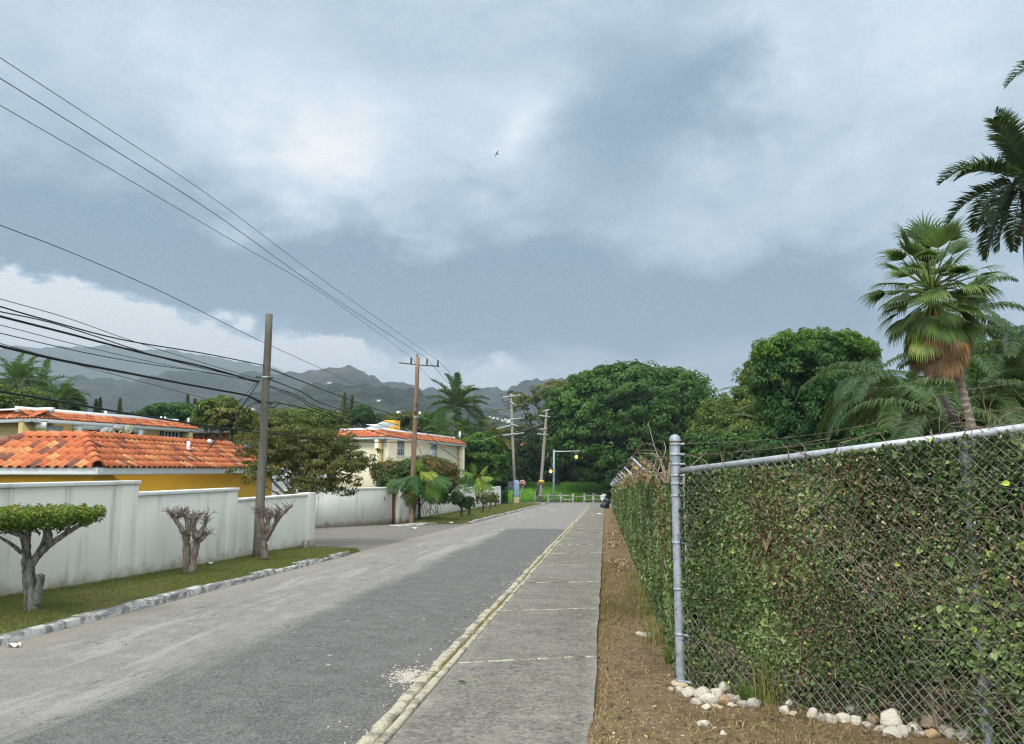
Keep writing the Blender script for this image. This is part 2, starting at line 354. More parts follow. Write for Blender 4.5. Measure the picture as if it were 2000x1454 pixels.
M_BLACK=simple('black_paint',(0.02,0.02,0.022),0.5,0.4,0,0.2,5,0); M_YBOX=simple('ochre_tank_paint',(0.72,0.38,0.03),0.6,0.3,0,0.15,4,0.1)
M_CAB=simple('blue_grey_cabinet_paint',(0.25,0.33,0.47),0.5,0.4,0,0.12,3,0.05); M_PLINTH=simple('tan_concrete',(0.46,0.37,0.25),0.9,0.2,0,0.25,6,0.4)
M_SIGNG=simple('grey_sign_face',(0.26,0.30,0.36),0.5,0.4,0,0.15,2,0.05); M_RED=simple('sign_red',(0.55,0.03,0.035),0.5,0.4,0,0.1,4,0); M_WHITE=simple('sign_white',(0.75,0.74,0.72),0.5,0.4,0,0.08,4,0)
M_SIGNY=simple('sign_yellow',(0.72,0.40,0.03),0.5,0.4,0,0.1,4,0); M_SIGNYL=simple('sign_pale_yellow',(0.80,0.62,0.28),0.5,0.4,0,0.1,4,0)
M_AMBER=simple('amber_lamp_glow',(0.9,0.5,0.06),0.4,0.3,0,0.02,4,0,(1.0,0.50,0.06),2.6)
M_LIMED=m_kerb('limed_timber'); M_RUB=simple('rubber',(0.02,0.02,0.02),0.8,0.2,0,0.2,6,0.1); M_CARW=simple('white_car_paint',(0.62,0.64,0.68),0.25,0.5,0,0.03,2,0)
M_BAG=simple('black_bag_plastic',(0.018,0.019,0.03),0.3,0.5,0,0.3,6,0.6); M_PAPER=simple('paper_litter',(0.70,0.70,0.68),0.8,0.2,0,0.1,8,0.1)
M_MARK=m_kerb('road_paint'); M_GREY=simple('grey_metal_panel',(0.40,0.40,0.38),0.6,0.3,0.1,0.3,5,0.1); M_TYREY=simple('pale_yellow_ring',(0.72,0.58,0.20),0.6,0.3,0,0.2,6,0.1)
def m_rock():
    m,k=material('limestone'); p=k.pos(); t=k.attr(); f=k.noise(p,9,6,0.7); g=k.noise(p,40,5,0.7)
    c=k.ramp(t,[(0.,(0.30,0.27,0.25)),(0.3,(0.58,0.53,0.45)),(0.6,(0.66,0.60,0.48)),(0.82,(0.50,0.35,0.21)),(1.,(0.46,0.26,0.14))])
    c=k.mix(k.math('MULTIPLY',k.ss(f,0.52,0.66),0.7),c,(0.28,0.235,0.19)); c=k.mix(k.math('MULTIPLY',k.ss(g,0.6,0.72),0.6),c,(0.17,0.15,0.12))
    c=k.mix(k.math('MULTIPLY',k.ss(f,0.45,0.3),0.5),c,(0.72,0.69,0.62))
    k.out(k.bsdf(c,0.93,0.15,0.,k.bump(k.math('ADD',f,g),1.,0.02))); return m
M_ROCK=m_rock()
def m_hill(name, g1, g2, brown, scale):
    m,k=material(name); p=k.pos(); f=k.noise(p,scale,8,0.68); b=k.noise(p,scale*0.22,4,0.55); v=k.voro(p,scale*3.,'F1')
    c=k.mix(k.ss(f,0.42,0.58),g1,g2); c=k.mix(k.ss(b,0.54,0.68),c,brown)
    k.out(k.bsdf(c,0.95,0.05,0.,k.bump(k.math('ADD',f,k.math('MULTIPLY',v,0.5)),1.,12.))); return m
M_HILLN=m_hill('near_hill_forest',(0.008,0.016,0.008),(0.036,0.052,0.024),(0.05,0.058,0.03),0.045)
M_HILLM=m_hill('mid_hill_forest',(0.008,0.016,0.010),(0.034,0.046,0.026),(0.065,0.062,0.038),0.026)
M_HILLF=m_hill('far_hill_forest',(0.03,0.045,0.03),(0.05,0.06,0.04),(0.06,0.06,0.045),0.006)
# ---- leaves (a tint per leaf picks the colour)
L_BIG=leafmat('broad_tree_leaf',[(0,(0.025,0.062,0.014)),(0.45,(0.053,0.127,0.022)),(0.8,(0.096,0.209,0.034)),(1,(0.171,0.271,0.046))])
L_LIGHT=leafmat('light_tree_leaf',[(0,(0.063,0.105,0.020)),(0.5,(0.119,0.189,0.034)),(0.85,(0.182,0.238,0.049)),(1,(0.308,0.280,0.056))])
L_MANGO=leafmat('mango_leaf',[(0,(0.017,0.053,0.018)),(0.5,(0.039,0.112,0.033)),(0.82,(0.072,0.173,0.042)),(0.95,(0.165,0.240,0.045)),(1,(0.420,0.285,0.045))])
L_MANGOT=leafmat('mango_top_leaf',[(0,(0.039,0.104,0.016)),(0.5,(0.072,0.176,0.023)),(0.8,(0.117,0.221,0.026)),(1,(0.390,0.312,0.039))])
L_OLIVE=leafmat('olive_tree_leaf',[(0,(0.046,0.058,0.018)),(0.4,(0.103,0.121,0.030)),(0.75,(0.194,0.205,0.049)),(1,(0.364,0.307,0.079))])
L_FEATH=leafmat('feathery_leaf',[(0,(0.055,0.065,0.018)),(0.4,(0.115,0.125,0.034)),(0.75,(0.20,0.20,0.06)),(1,(0.33,0.28,0.10))])
L_SHRUB=leafmat('shrub_leaf',[(0,(0.022,0.05,0.014)),(0.5,(0.055,0.10,0.026)),(0.85,(0.11,0.15,0.04)),(1,(0.22,0.17,0.05))])
M_ARMG=simple('weathered_crossarm',(0.42,0.42,0.41),0.8,0.2,0,0.2,4,0.1)
L_RED=leafmat('reddish_shrub_leaf',[(0,(0.031,0.063,0.017)),(0.45,(0.084,0.105,0.028)),(0.7,(0.196,0.119,0.031)),(1,(0.364,0.182,0.042))])
L_DARK=leafmat('dark_tree_leaf',[(0,(0.011,0.031,0.013)),(0.6,(0.028,0.062,0.021)),(1,(0.063,0.109,0.031))])
L_BRIGHT=leafmat('bright_leaf',[(0,(0.03,0.085,0.012)),(0.5,(0.065,0.16,0.018)),(0.85,(0.13,0.24,0.022)),(1,(0.30,0.36,0.03))])
L_MON=leafmat('split_leaf',[(0,(0.018,0.058,0.012)),(0.6,(0.042,0.125,0.02)),(0.85,(0.14,0.24,0.02)),(1,(0.38,0.42,0.03))],0.4,0.35)
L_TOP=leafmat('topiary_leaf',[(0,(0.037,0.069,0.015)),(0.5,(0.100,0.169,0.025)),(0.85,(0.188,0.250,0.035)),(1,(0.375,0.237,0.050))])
L_PALM=leafmat('palm_leaf',[(0,(0.033,0.069,0.026)),(0.5,(0.072,0.132,0.039)),(0.85,(0.128,0.195,0.048)),(1,(0.300,0.300,0.060))],0.45,0.35)
L_PALMD=leafmat('dark_palm_leaf',[(0,(0.017,0.034,0.022)),(0.6,(0.036,0.066,0.036)),(0.9,(0.084,0.120,0.036)),(1,(0.120,0.066,0.036))],0.45,0.35)
L_FAN=leafmat('fan_palm_leaf',[(0,(0.045,0.078,0.027)),(0.5,(0.087,0.150,0.042)),(0.85,(0.180,0.270,0.054)),(1,(0.390,0.405,0.060))],0.45,0.35)
L_DEAD=leafmat('dead_frond',[(0,(0.10,0.06,0.045)),(0.45,(0.24,0.155,0.10)),(0.72,(0.34,0.21,0.11)),(0.86,(0.46,0.23,0.05)),(1,(0.56,0.26,0.035))],0.8,0.1,0.2)
L_YOUNGD=leafmat('yellowing_frond',[(0,(0.07,0.085,0.02)),(0.5,(0.14,0.13,0.03)),(0.85,(0.26,0.19,0.035)),(1,(0.42,0.30,0.04))],0.6,0.2)
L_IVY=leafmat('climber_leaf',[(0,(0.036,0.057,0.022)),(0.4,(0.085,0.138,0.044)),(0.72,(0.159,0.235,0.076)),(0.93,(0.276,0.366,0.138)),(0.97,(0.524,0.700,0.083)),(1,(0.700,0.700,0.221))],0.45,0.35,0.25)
L_DRY=leafmat('dry_leaf',[(0,(0.075,0.055,0.036)),(0.4,(0.18,0.13,0.08)),(0.75,(0.33,0.245,0.145)),(0.92,(0.48,0.34,0.18)),(1,(0.62,0.53,0.37))],0.85,0.1,0.2)
L_GRASS=leafmat('grass_blade',[(0,(0.101,0.121,0.034)),(0.5,(0.177,0.198,0.054)),(0.85,(0.262,0.236,0.084)),(1,(0.456,0.338,0.143))],0.7,0.15)
L_STRAW=leafmat('straw_blade',[(0,(0.081,0.086,0.025)),(0.35,(0.184,0.149,0.052)),(0.7,(0.345,0.253,0.115)),(1,(0.517,0.380,0.172))],0.8,0.1)
L_TALL=leafmat('tall_grass_blade',[(0,(0.058,0.111,0.021)),(0.5,(0.111,0.208,0.033)),(0.8,(0.208,0.247,0.052)),(1,(0.468,0.364,0.143))],0.6,0.2)
L_FIELD=leafmat('field_grass_blade',[(0,(0.108,0.270,0.041)),(0.5,(0.203,0.499,0.054)),(1,(0.378,0.700,0.080))],0.6,0.2)
M_TWIG=m_bark('dry_twig',(0.25,0.19,0.14),(0.46,0.38,0.29),20,0.3)
# ================================================================== camera, sky, sun, air
cam=bpy.data.cameras.new('camera'); co=bpy.data.objects.new('camera',cam); COL.objects.link(co); scene.camera=co
cam.sensor_width=36.; cam.lens=36.*F/2000.; cam.clip_start=0.05; cam.clip_end=30000.
co.location=tuple(EYE); co.rotation_euler=(PI/2+PITCH,0,YAW)
scene.view_settings.view_transform='Standard'; scene.view_settings.look='None'; scene.view_settings.gamma=1.; scene.view_settings.exposure=EXPOSURE
SUN_EL,SUN_AZ=math.radians(50),math.radians(203)         # azimuth measured clockwise from +Y
sd=np.array([math.sin(SUN_AZ)*math.cos(SUN_EL),math.cos(SUN_AZ)*math.cos(SUN_EL),math.sin(SUN_EL)])
sl=bpy.data.lights.new('sun','SUN'); sl.energy=SUN_E; sl.angle=math.radians(14); sl.color=(1.,0.93,0.82)
so=bpy.data.objects.new('sun',sl); COL.objects.link(so); so.rotation_euler=Vector(-sd).to_track_quat('-Z','Y').to_euler()
def azel(px,py):
    r=ray(px,py); return math.atan2(r[0],r[1]),math.asin(r[2]/np.linalg.norm(r))
W=bpy.data.worlds.new('World'); scene.world=W; W.use_nodes=True
k=NT(W.node_tree)
tc=k.t.nodes.new('ShaderNodeTexCoord'); d=tc.outputs['Generated']; dx,dy,dz=k.sep(d)
az=k.math('ARCTAN2',dx,dy); el=k.math('ARCSINE',dz)
dzz=k.math('ADD',k.math('MAXIMUM',dz,0.),0.16)
flat=k.comb(k.math('DIVIDE',dx,dzz),k.math('DIVIDE',dy,dzz),0.)          # the cloud deck, seen in perspective
n1=k.noise(flat,0.9,7,0.56,0.35); n2=k.noise(flat,2.6,6,0.6,0.2); n3=k.noise(k.scale(d,(1,1,1.6)),9.,7,0.62,0.3); n4=k.noise(k.scale(d,(1,1,1.4)),3.2,5,0.55,0.4)
cen=lambda n,a:k.math('MULTIPLY',k.math('SUBTRACT',n,0.5),a)
azw=k.math('ADD',az,k.math('ADD',cen(n4,0.34),cen(n3,0.10))); elw=k.math('ADD',el,k.math('ADD',cen(n2,0.12),cen(n3,0.10)))
def blob(px,py,rx,ry,amp):
    a,e=azel(px,py); u=k.math('DIVIDE',k.math('SUBTRACT',azw,a),rx/F); v=k.math('DIVIDE',k.math('SUBTRACT',elw,e),ry/F)
    r2=k.math('ADD',k.math('MULTIPLY',u,u),k.math('MULTIPLY',v,v))
    return k.math('MULTIPLY',k.math('POWER',2.71828,k.math('MULTIPLY',r2,-1.)),amp)
B=0.535
B=k.math('ADD',B,cen(n1,0.42)); B=k.math('ADD',B,cen(n2,0.20)); B=k.math('ADD',B,cen(n3,0.27)); n5=k.noise(k.scale(d,(1,1,1.9)),21.,6,0.6,0.2); B=k.math('ADD',B,cen(n5,0.18))
for bl in [(150,40,420,150,0.03),(420,20,200,80,0.06),(600,260,210,150,0.22),(700,330,130,120,0.14),(1035,235,80,110,0.25),(930,210,120,90,0.10),(820,100,260,70,-0.10),(1250,200,190,150,-0.36),
           (1480,130,90,200,0.12),(1760,80,260,150,0.17),(1830,300,220,150,0.03),(1380,330,200,120,-0.10),(1500,420,200,110,0.04),(120,440,260,120,-0.20),(420,540,420,75,-0.34),(800,600,330,80,-0.40),
           (960,440,170,80,-0.14),(1250,600,380,85,-0.38),(1620,640,300,70,-0.20),(950,520,300,70,-0.22),(1900,560,160,90,-0.02),(1500,740,260,60,0.02),(1150,660,160,40,-0.10),(300,420,160,70,-0.10)]:
    B=k.math('ADD',B,blob(*bl))
# bright cloud bank standing behind the dark deck, low over the hills
a0,e0=azel(0,545); a1,e1=azel(860,690); sl_=(e1-e0)/(a1-a0)
line=k.math('ADD',k.math('MULTIPLY',k.math('SUBTRACT',az,a0),sl_),e0)
gap=k.math('SUBTRACT',k.math('ADD',line,k.math('ADD',cen(n3,0.15),k.math('ADD',cen(n4,0.05),cen(n5,0.05)))),el)
bank=k.math('MULTIPLY',k.ss(gap,-0.010,0.026),k.ss(az,azel(1180,700)[0],azel(980,700)[0]))
low=k.ss(el,azel(500,730)[1],azel(500,660)[1])
bank=k.math('MULTIPLY',bank,k.math('ADD',k.math('MULTIPLY',low,0.62),0.38))
B=k.math('ADD',k.math('MULTIPLY',B,k.math('SUBTRACT',1.,bank)),k.math('MULTIPLY',k.math('ADD',cen(n3,0.30),1.08),bank))
B=k.math('MULTIPLY_ADD',k.math('SUBTRACT',B,0.5),k.math('ADD',1.18,k.math('MULTIPLY',k.ss(el,math.radians(34),math.radians(8)),0.55)),0.5)
c=k.ramp(B,[(0.,sr(118,145,165)),(0.25,sr(146,170,187)),(0.5,sr(177,197,210)),(0.75,sr(209,222,233)),(1.,sr(246,247,247))])
sky=k.n('ShaderNodeTexSky',sky_type='NISHITA',sun_disc=False); sky.sun_elevation=SUN_EL; sky.sun_rotation=SUN_AZ; sky.air_density=1.2; sky.dust_density=2.5
c=k.mix(k.ss(el,math.radians(36),math.radians(62)),c,(0.60,0.61,0.60)); cl=k.n('ShaderNodeVectorMath',operation='SCALE'); k.put(cl.inputs[0],c)
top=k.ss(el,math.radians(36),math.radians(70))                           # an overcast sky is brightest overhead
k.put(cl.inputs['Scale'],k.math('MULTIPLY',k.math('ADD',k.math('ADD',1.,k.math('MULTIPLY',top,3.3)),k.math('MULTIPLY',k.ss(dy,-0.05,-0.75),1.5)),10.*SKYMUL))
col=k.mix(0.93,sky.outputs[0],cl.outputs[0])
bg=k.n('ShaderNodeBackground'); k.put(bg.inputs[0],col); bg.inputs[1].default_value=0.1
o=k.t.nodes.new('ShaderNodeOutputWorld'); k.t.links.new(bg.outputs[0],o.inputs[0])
W.cycles.sampling_method='MANUAL'; W.cycles.sample_map_resolution=512
cy=scene.cycles; cy.max_bounces=5; cy.diffuse_bounces=3; cy.glossy_bounces=2; cy.transmission_bounces=3; cy.volume_bounces=0; cy.transparent_max_bounces=4
cy.sample_clamp_indirect=3.; cy.use_adaptive_sampling=True; cy.adaptive_threshold=0.01; cy.caustics_reflective=False; cy.caustics_refractive=False
cy.use_denoising=True
try: cy.denoiser='OPENIMAGEDENOISE'; cy.denoising_input_passes='RGB_ALBEDO_NORMAL'; cy.denoising_prefilter='NONE'
except Exception: pass
scene.render.use_persistent_data=False
cy.pixel_filter_type='BLACKMAN_HARRIS'; cy.filter_width=1.25
def build_haze():
    mb=MB(); box(mb,(-600,1900,273),(8600,5000,626)); m,k=material('hazy_air')
    v=k.n('ShaderNodeVolumePrincipled'); v.inputs['Color'].default_value=(0.56,0.66,0.78,1); v.inputs['Density'].default_value=HAZE; v.inputs['Anisotropy'].default_value=0.1
    k.out(None,v.outputs[0]); o=mb.build('haze',m); o['kind']='stuff'; tag(o,'thin blue-grey haze between the street and the hills','haze')
build_haze()

# ================================================================== the setting
def S(name,mb,mat,**kw): o=mb.build(name,mat,**kw); o['kind']='structure'; return o
mb=MB(); grid(mb,np.r_[-4800,-3000,-1500,-700,-300,-150,-80,np.linspace(-50,50,41),80,150,300,700,1500,3000,3600],np.r_[-400,-100,-40,np.linspace(-20,140,81),170,220,300,500,900,1600,2600,3500,4300],lambda x,y:gz(x,y)-0.05-(0. if y<100 and x<-6 else 0.)-(0.03*max(0,-x-20) if x<-20 and y<300 else 0.)*0)
S('ground',mb,M_LAND)
XL,XR=-6.42,-1.61
KJ=Wave(9,3,0.3,2.5)
mb=MB(); grid(mb,np.linspace(XL-0.02,XR+0.02,12),np.r_[np.linspace(-8,30,77),np.linspace(31,92,62)],lambda x,y:zp(y)-0.055+0.015*math.cos((x+4)/2.4*1.4)+0.006*float(KJ(x*1.2,y*0.4)))
S('road',mb,M_ROAD,smooth=True)
# driveway apron between the two stretches of wall
mb=MB(); grid(mb,np.linspace(-13.5,XL+0.01,14),np.linspace(19.0,38.5,26),lambda x,y:zp(y)-0.053+0.018*max(0,XL-x)*0.3)
S('driveway',mb,M_APRON,smooth=True)
# cross street at the bottom
mb=MB(); grid(mb,np.linspace(-50,50,51),np.linspace(90.5,98.2,9),lambda x,y:zp(y)-0.043); S('cross_road',mb,M_APRON)
mb=MB()
for x0,sg in ((XL,-1),(XR,1)):
    n=10; P=[(x0,90.6,zp(90.6)-0.047)]; 
    for i in range(n+1):
        a=i/n*PI/2; P.append((x0+sg*4*(1-math.cos(a)),90.6-4*(1-math.sin(a)),0)); 
    P=[(p[0],p[1],zp(p[1])-0.045) for p in P]
    mb.add(P,tris=[(0,i,i+1) if sg>0 else (0,i+1,i) for i in range(1,n+1)])
grid(mb,np.linspace(-1.62,0.7,4),np.linspace(70.5,91,10),lambda x,y:zp(y)-0.040); S('road_corner',mb,M_APRON)
# worn centre dash and edge line
mb=MB()
for a,b in ((G(1032,1003,-.1),G(1087,987.5,-.1)),(G(1010,1014,-.1),G(1020,1008,-.1))):
    dv=unit(b-a); nv=np.array([dv[1],-dv[0],0])*0.07
    P=[a-nv,a+nv,b+nv,b-nv]; P=[(p[0],p[1],zp(p[1])-0.026) for p in P]; mb.add(P,[(0,1,2,3)])
S('road_marking',mb,M_MARK)
# sidewalk slabs with cream joint strips, double kerb edging
X0,X1=-1.40,-0.11
SK=0.36
joints=[]; y=7.28
while y<70: joints.append(y); y+=3.07
joints=[1.1,4.2]+joints
mb=MB()
ed=[-6]+joints+[71]
for a,b in zip(ed[:-1],ed[1:]):
    dz=RNG.uniform(-0.006,0.006); nx=6; ny=max(2,int((b-a)/0.5))
    xs=np.linspace(X0,X1,nx); ys=np.linspace(a+0.018,b-0.018,ny)
    n0=mb.n; grid(mb,xs,ys,lambda x,y:zp(y)+dz+0.004*float(KJ(x*2,y)))
    V=mb.v[-1]; V[:,2]-=SLOPE*SK*(V[:,0]-X0); V[:,1]+=SK*(V[:,0]-X0); rim=[i for i in range(nx)]+[j*nx+nx-1 for j in range(1,ny)]+[(ny-1)*nx+i for i in range(nx-2,-1,-1)]+[j*nx for j in range(ny-2,0,-1)]
    # ragged outer edge
    for j in range(ny): V[j*nx+nx-1,0]+=RNG.uniform(-0.012,0.012)
    L=V[rim]; D=L.copy(); D[:,2]-=0.13; m_=len(rim); kk=np.arange(m_)
    mb.add(np.concatenate([L,D]),np.stack([kk,m_+kk,m_+(kk+1)%m_,(kk+1)%m_],1))
S('sidewalk',mb,M_SIDE)
mb=MB()
for jn,j in enumerate(joints):
    w=0.024; x=X0+0.01
    while x<X1-0.02:
        l=min(RNG.uniform(0.15,0.5),X1-x); 
        if RNG.random()<(0.97 if jn in(2,3) else 0.86): box(mb,(x+l/2,j+SK*(x+l/2-X0)+RNG.uniform(-.006,.006),zp(j+SK*(x+l/2-X0))-0.03+RNG.uniform(0,0.006)),(l-0.003,2*w*RNG.uniform(0.5,1.05),0.07),(1,SK,0))
        x+=l
S('sidewalk_joint',mb,M_KERBC)
def kerb_run(name,y0,y1,xc,w,h0,h1,mat,seg=(0.5,1.0),jx=0.008,jz=0.01,path=None,drop=0.016):
    mb=MB(); y=y0
    while y<y1:
        l=min(RNG.uniform(*seg),y1-y); f=drop*(RNG.random()<0.18)
        n=4; ys=np.linspace(y+0.004,y+l-0.004,n); a=RNG.uniform(-jx,jx); b=RNG.uniform(-jz,jz)-f
        rows=[]
        for t in ys:
            cx=(path(t) if path else xc)+a
            e=lambda:RNG.uniform(-0.006,0.006)
            rows.append([(cx-w/2,t,zp(t)+h0),(cx-w/2+e(),t,zp(t)+h1+b+e()),(cx-w/6+e(),t,zp(t)+h1+b+0.002+e()*.5),(cx+w/3+e(),t,zp(t)+h1+b+e()),(cx+w/2+e(),t,zp(t)+h1-0.012+b+e()),(cx+w/2+e(),t,zp(t)+h0)])
        V=np.array(rows).reshape(-1,3); Q=[]; m_=6
        for i in range(n-1):
            for q in range(m_-1): Q.append((i*m_+q,i*m_+q+1,(i+1)*m_+q+1,(i+1)*m_+q))
        e0=len(V); V=np.concatenate([V,V]); 
        mb.add(V,Q+[(e0+0,e0+5,e0+4,e0+1),(e0+1,e0+4,e0+3,e0+2),(e0+(n-1)*6,e0+(n-1)*6+1,e0+(n-1)*6+4,e0+(n-1)*6+5),(e0+(n-1)*6+1,e0+(n-1)*6+2,e0+(n-1)*6+3,e0+(n-1)*6+4)]); y+=l
    return S(name,mb,mat)
kerb_run('kerb',-6,72,-1.572,0.095,-0.16,-0.020,M_KERBC,(0.18,0.8),0.018,0.010)
kerb_run('kerb',-6,71,-1.447,0.062,-0.16,0.004,M_KERBC,(1.0,2.2),0.004,0.004)
kerb_run('kerb',-6,G(692,1080)[1],-6.48,0.17,-0.16,0.030,M_KERBP,(0.6,1.3),0.015,0.018)
def kpath(t): return -6.47-(0. if t<83 else (t-83)**2*0.09)
kerb_run('kerb',G(920,1021)[1],89.5,-6.47,0.20,-0.16,0.055,M_KERBP,(0.7,1.4),0.01,0.012,kpath)
# verges
def turf_z(x,y): return zp(y)+0.018+0.012*float(KJ(x*3,y*2))+0.05*max(0,min(1,(-x-7.0)/1.5))
V1E=20.6
mb=MB(); grid(mb,np.r_[np.linspace(-8.75,-6.47,13),-6.44],np.linspace(-4,V1E,120),lambda x,y:turf_z(x,y)-0.32*max(0,(y-20.0))-(0.25 if x>-6.45 else 0.)); S('grass_verge',mb,M_TURF,smooth=True)
mb=MB(); grid(mb,np.r_[np.linspace(-10.6,-6.47,11),-6.44],np.linspace(35.2,90,60),lambda x,y:turf_z(x,y)+(0.0 if y>36.5 else -0.17*(36.5-y))-(0 if x<kpath(y)-.02 else 0.3)); S('grass_verge',mb,M_TURF,smooth=True)
DN=Wave(14,11,2,14)
FA=G(1331,1337,-.05)[:2]; FB=xy(1880,4.72)
FDIR=unit(np.array(FB)-np.array(FA))
def dirt_z(x,y):
    u=(x-FA[0])*FDIR[0]+(y-FA[1])*FDIR[1]; v=-(x-FA[0])*FDIR[1]+(y-FA[1])*FDIR[0]   # along / behind the cross fence
    rise=0.062*max(0,min(u,4.2)) if y<FA[1]+1 else 0
    return zp(y)-0.05+rise+0.010*float(DN(x,y))*(1 if y<25 else 0.3)
mb=MB(); grid(mb,np.r_[-0.14,np.linspace(-0.09,4.5,92),5,6,8,12,20,40],np.r_[-6,-3,np.linspace(-1,12,220),np.linspace(12.2,40,80),np.linspace(41,97,40)],dirt_z); S('dirt_ground',mb,M_DIRT,smooth=True)
mb=MB(); grid(mb,np.linspace(-60,60,61),np.linspace(98.4,140,28),lambda x,y:gz(x,y)+0.04+0.12*float(KJ(x*.3,y*.3))); S('grass_bank',mb,M_BANK,smooth=True)

# ---- hills
def hills(name,prof,d,depth,mat,seed,amp,nx=260,ny=36,base=-14.):
    w=Wave(26,seed,1.,26.); w2=Wave(20,seed+1,8.,60.); mb=MB()
    xs=np.linspace(prof[0][0],prof[-1][0],nx); ty=np.interp(xs,[p[0] for p in prof],[p[1] for p in prof])
    V=[]
    for j in range(ny):
        t=j/(ny-1)                                     # 0 ridge .. 1 foot
        for i in range(nx):
            dd=d-depth*t
            r=ray(xs[i],ty[i]); r=r/math.hypot(r[0],r[1]); h=EYE[2]+r[2]*d
            u=xs[i]/160.; z=base+(h-base)*(1-t)**1.25
            z+=amp*math.sin(PI*min(1,t*1.05))*float(w(u,t*3.))*(1-t)*0.9+amp*0.10*float(w2(u*2.2,t*5.))*(1-t)
            V.append((r[0]*dd,r[1]*dd,z))
    # far side
    for i in range(nx):
        r=ray(xs[i],ty[i]); r=r/math.hypot(r[0],r[1]); V.append((r[0]*(d+depth*.5),r[1]*(d+depth*.5),base))
    Q=[]
    i,j=np.meshgrid(np.arange(nx-1),np.arange(ny-1)); a=(j*nx+i).ravel(); Q=np.stack([a,a+nx,a+nx+1,a+1],1)
    i=np.arange(nx-1); Q=np.concatenate([Q,np.stack([ny*nx+i,i,i+1,ny*nx+i+1],1)])
    mb.add(V,Q); return S(name,mb,mat,smooth=True)
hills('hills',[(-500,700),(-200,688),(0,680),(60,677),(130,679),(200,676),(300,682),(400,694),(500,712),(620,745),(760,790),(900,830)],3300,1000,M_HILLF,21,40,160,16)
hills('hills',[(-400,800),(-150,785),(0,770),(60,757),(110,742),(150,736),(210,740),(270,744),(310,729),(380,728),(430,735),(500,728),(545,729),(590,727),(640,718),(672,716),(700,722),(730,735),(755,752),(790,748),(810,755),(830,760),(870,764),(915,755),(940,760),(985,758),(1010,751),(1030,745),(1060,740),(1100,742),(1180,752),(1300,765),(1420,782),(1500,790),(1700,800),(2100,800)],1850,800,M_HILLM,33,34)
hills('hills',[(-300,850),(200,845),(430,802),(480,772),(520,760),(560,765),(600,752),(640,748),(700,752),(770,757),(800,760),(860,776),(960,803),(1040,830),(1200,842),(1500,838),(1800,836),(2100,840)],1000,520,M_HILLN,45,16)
# ================================================================== foliage
def leaves(mb,P,N,size,aspect=0.5,fold=0.18,tint=None,rng=RNG,droop=None,base_at=True):
    """one small folded diamond per point P with normal N"""
    n=len(P); size=np.broadcast_to(size,(n,)).astype(float)
    a=rdir(n,rng) if droop is None else unit(rdir(n,rng)*0.7+np.array([0,0,-1.])*droop)
    t=unit(a-N*np.sum(a*N,1,keepdims=True)); b=np.cross(N,t)
    s=size[:,None]; L=t*s; Wd=b*s*aspect/2
    V=np.stack([P-L*0.5,P+Wd-N*s*fold*0.-L*0.05+N*s*fold,P+L*0.5-N*s*fold*0.6,P-Wd-L*0.05+N*s*fold],1).reshape(-1,3)
    q=np.arange(n)[:,None]*4+np.arange(4)[None]
    mb.add(V,q,tint=np.repeat(np.clip(tint if tint is not None else rng.random(n),0,1),4))
def oval_leaves(mb,P,N,size,aspect=0.7,fold=0.1,tint=None,rng=RNG,droop=0.5):
    """rounded pointed leaf of six corners, folded along the midrib"""
    n=len(P); a=unit(rdir(n,rng)*0.7+np.array([0,0,-1.])*droop); t=unit(a-N*np.sum(a*N,1,keepdims=True)); b=np.cross(N,t); s=np.asarray(size)[:,None]; L=t*s; Wd=b*s*aspect/2; up=N*s*fold
    V=np.stack([P-L*.5,P-L*.22+Wd*.92+up,P+L*.16+Wd*.78+up,P+L*.55-up*.8,P+L*.16-Wd*.78+up,P-L*.22-Wd*.92+up],1).reshape(-1,3); k=np.arange(n)[:,None]*6
    q=np.concatenate([k+np.array([[0,1,2,3]]),k+np.array([[0,3,4,5]])]); mb.add(V,q,tint=np.repeat(np.clip(tint if tint is not None else rng.random(n),0,1),6))
def crown_pts(ells,n_cl,per,cl_r,rng,low=-0.5,shell=(0.72,1.0),flat=0.75,tvar=0.45):
    """clumps over the skin of a set of ellipsoids; returns leaf points, normals and tints"""
    vol=np.array([e[1][0]*e[1][2]+e[1][1]*e[1][2]+e[1][0]*e[1][1] for e in ells]); vol=vol/vol.sum()
    P=[];N=[];T=[]
    for (c,r),w in zip(ells,vol):
        c=np.array(c,float); r=np.array(r,float); m=max(3,int(n_cl*w))
        dv=rdir(m*3,rng); dv=dv[dv[:,2]>low][:m]
        for dd in dv:
            o=c+dd*r*rng.uniform(*shell); rr=cl_r*rng.uniform(0.6,1.35); k=int(per*rng.uniform(0.6,1.4))
            u=unit(rdir(k,rng)+dd*0.75); p=o+u*rr*rng.uniform(0.45,1.0,(k,1))*np.array([1,1,flat])
            P.append(p); N.append(unit(u*0.6+dd*0.5+np.array([0,0,0.5])+rdir(k,rng)*0.65)); T.append(rng.uniform(0,tvar)+rng.random(k)*(1-tvar))
    return np.concatenate(P),np.concatenate(N),np.concatenate(T)
def fill_pts(ells,n,rng,scale=0.72):
    vol=np.array([np.prod(e[1]) for e in ells]); k=rng.choice(len(ells),n,p=vol/vol.sum())
    c=np.array([e[0] for e in ells])[k]; r=np.array([e[1] for e in ells])[k]
    return c+rdir(n,rng)*r*scale*(rng.random((n,1))**0.5), rdir(n,rng), rng.random(n)*0.35
def limb_curve(a,b,bow,rng,n=7):
    a=np.array(a,float);b=np.array(b,float);m=(a+b)/2+rdir(1,rng)[0]*np.linalg.norm(b-a)*bow
    return spline([a,m,b],n)
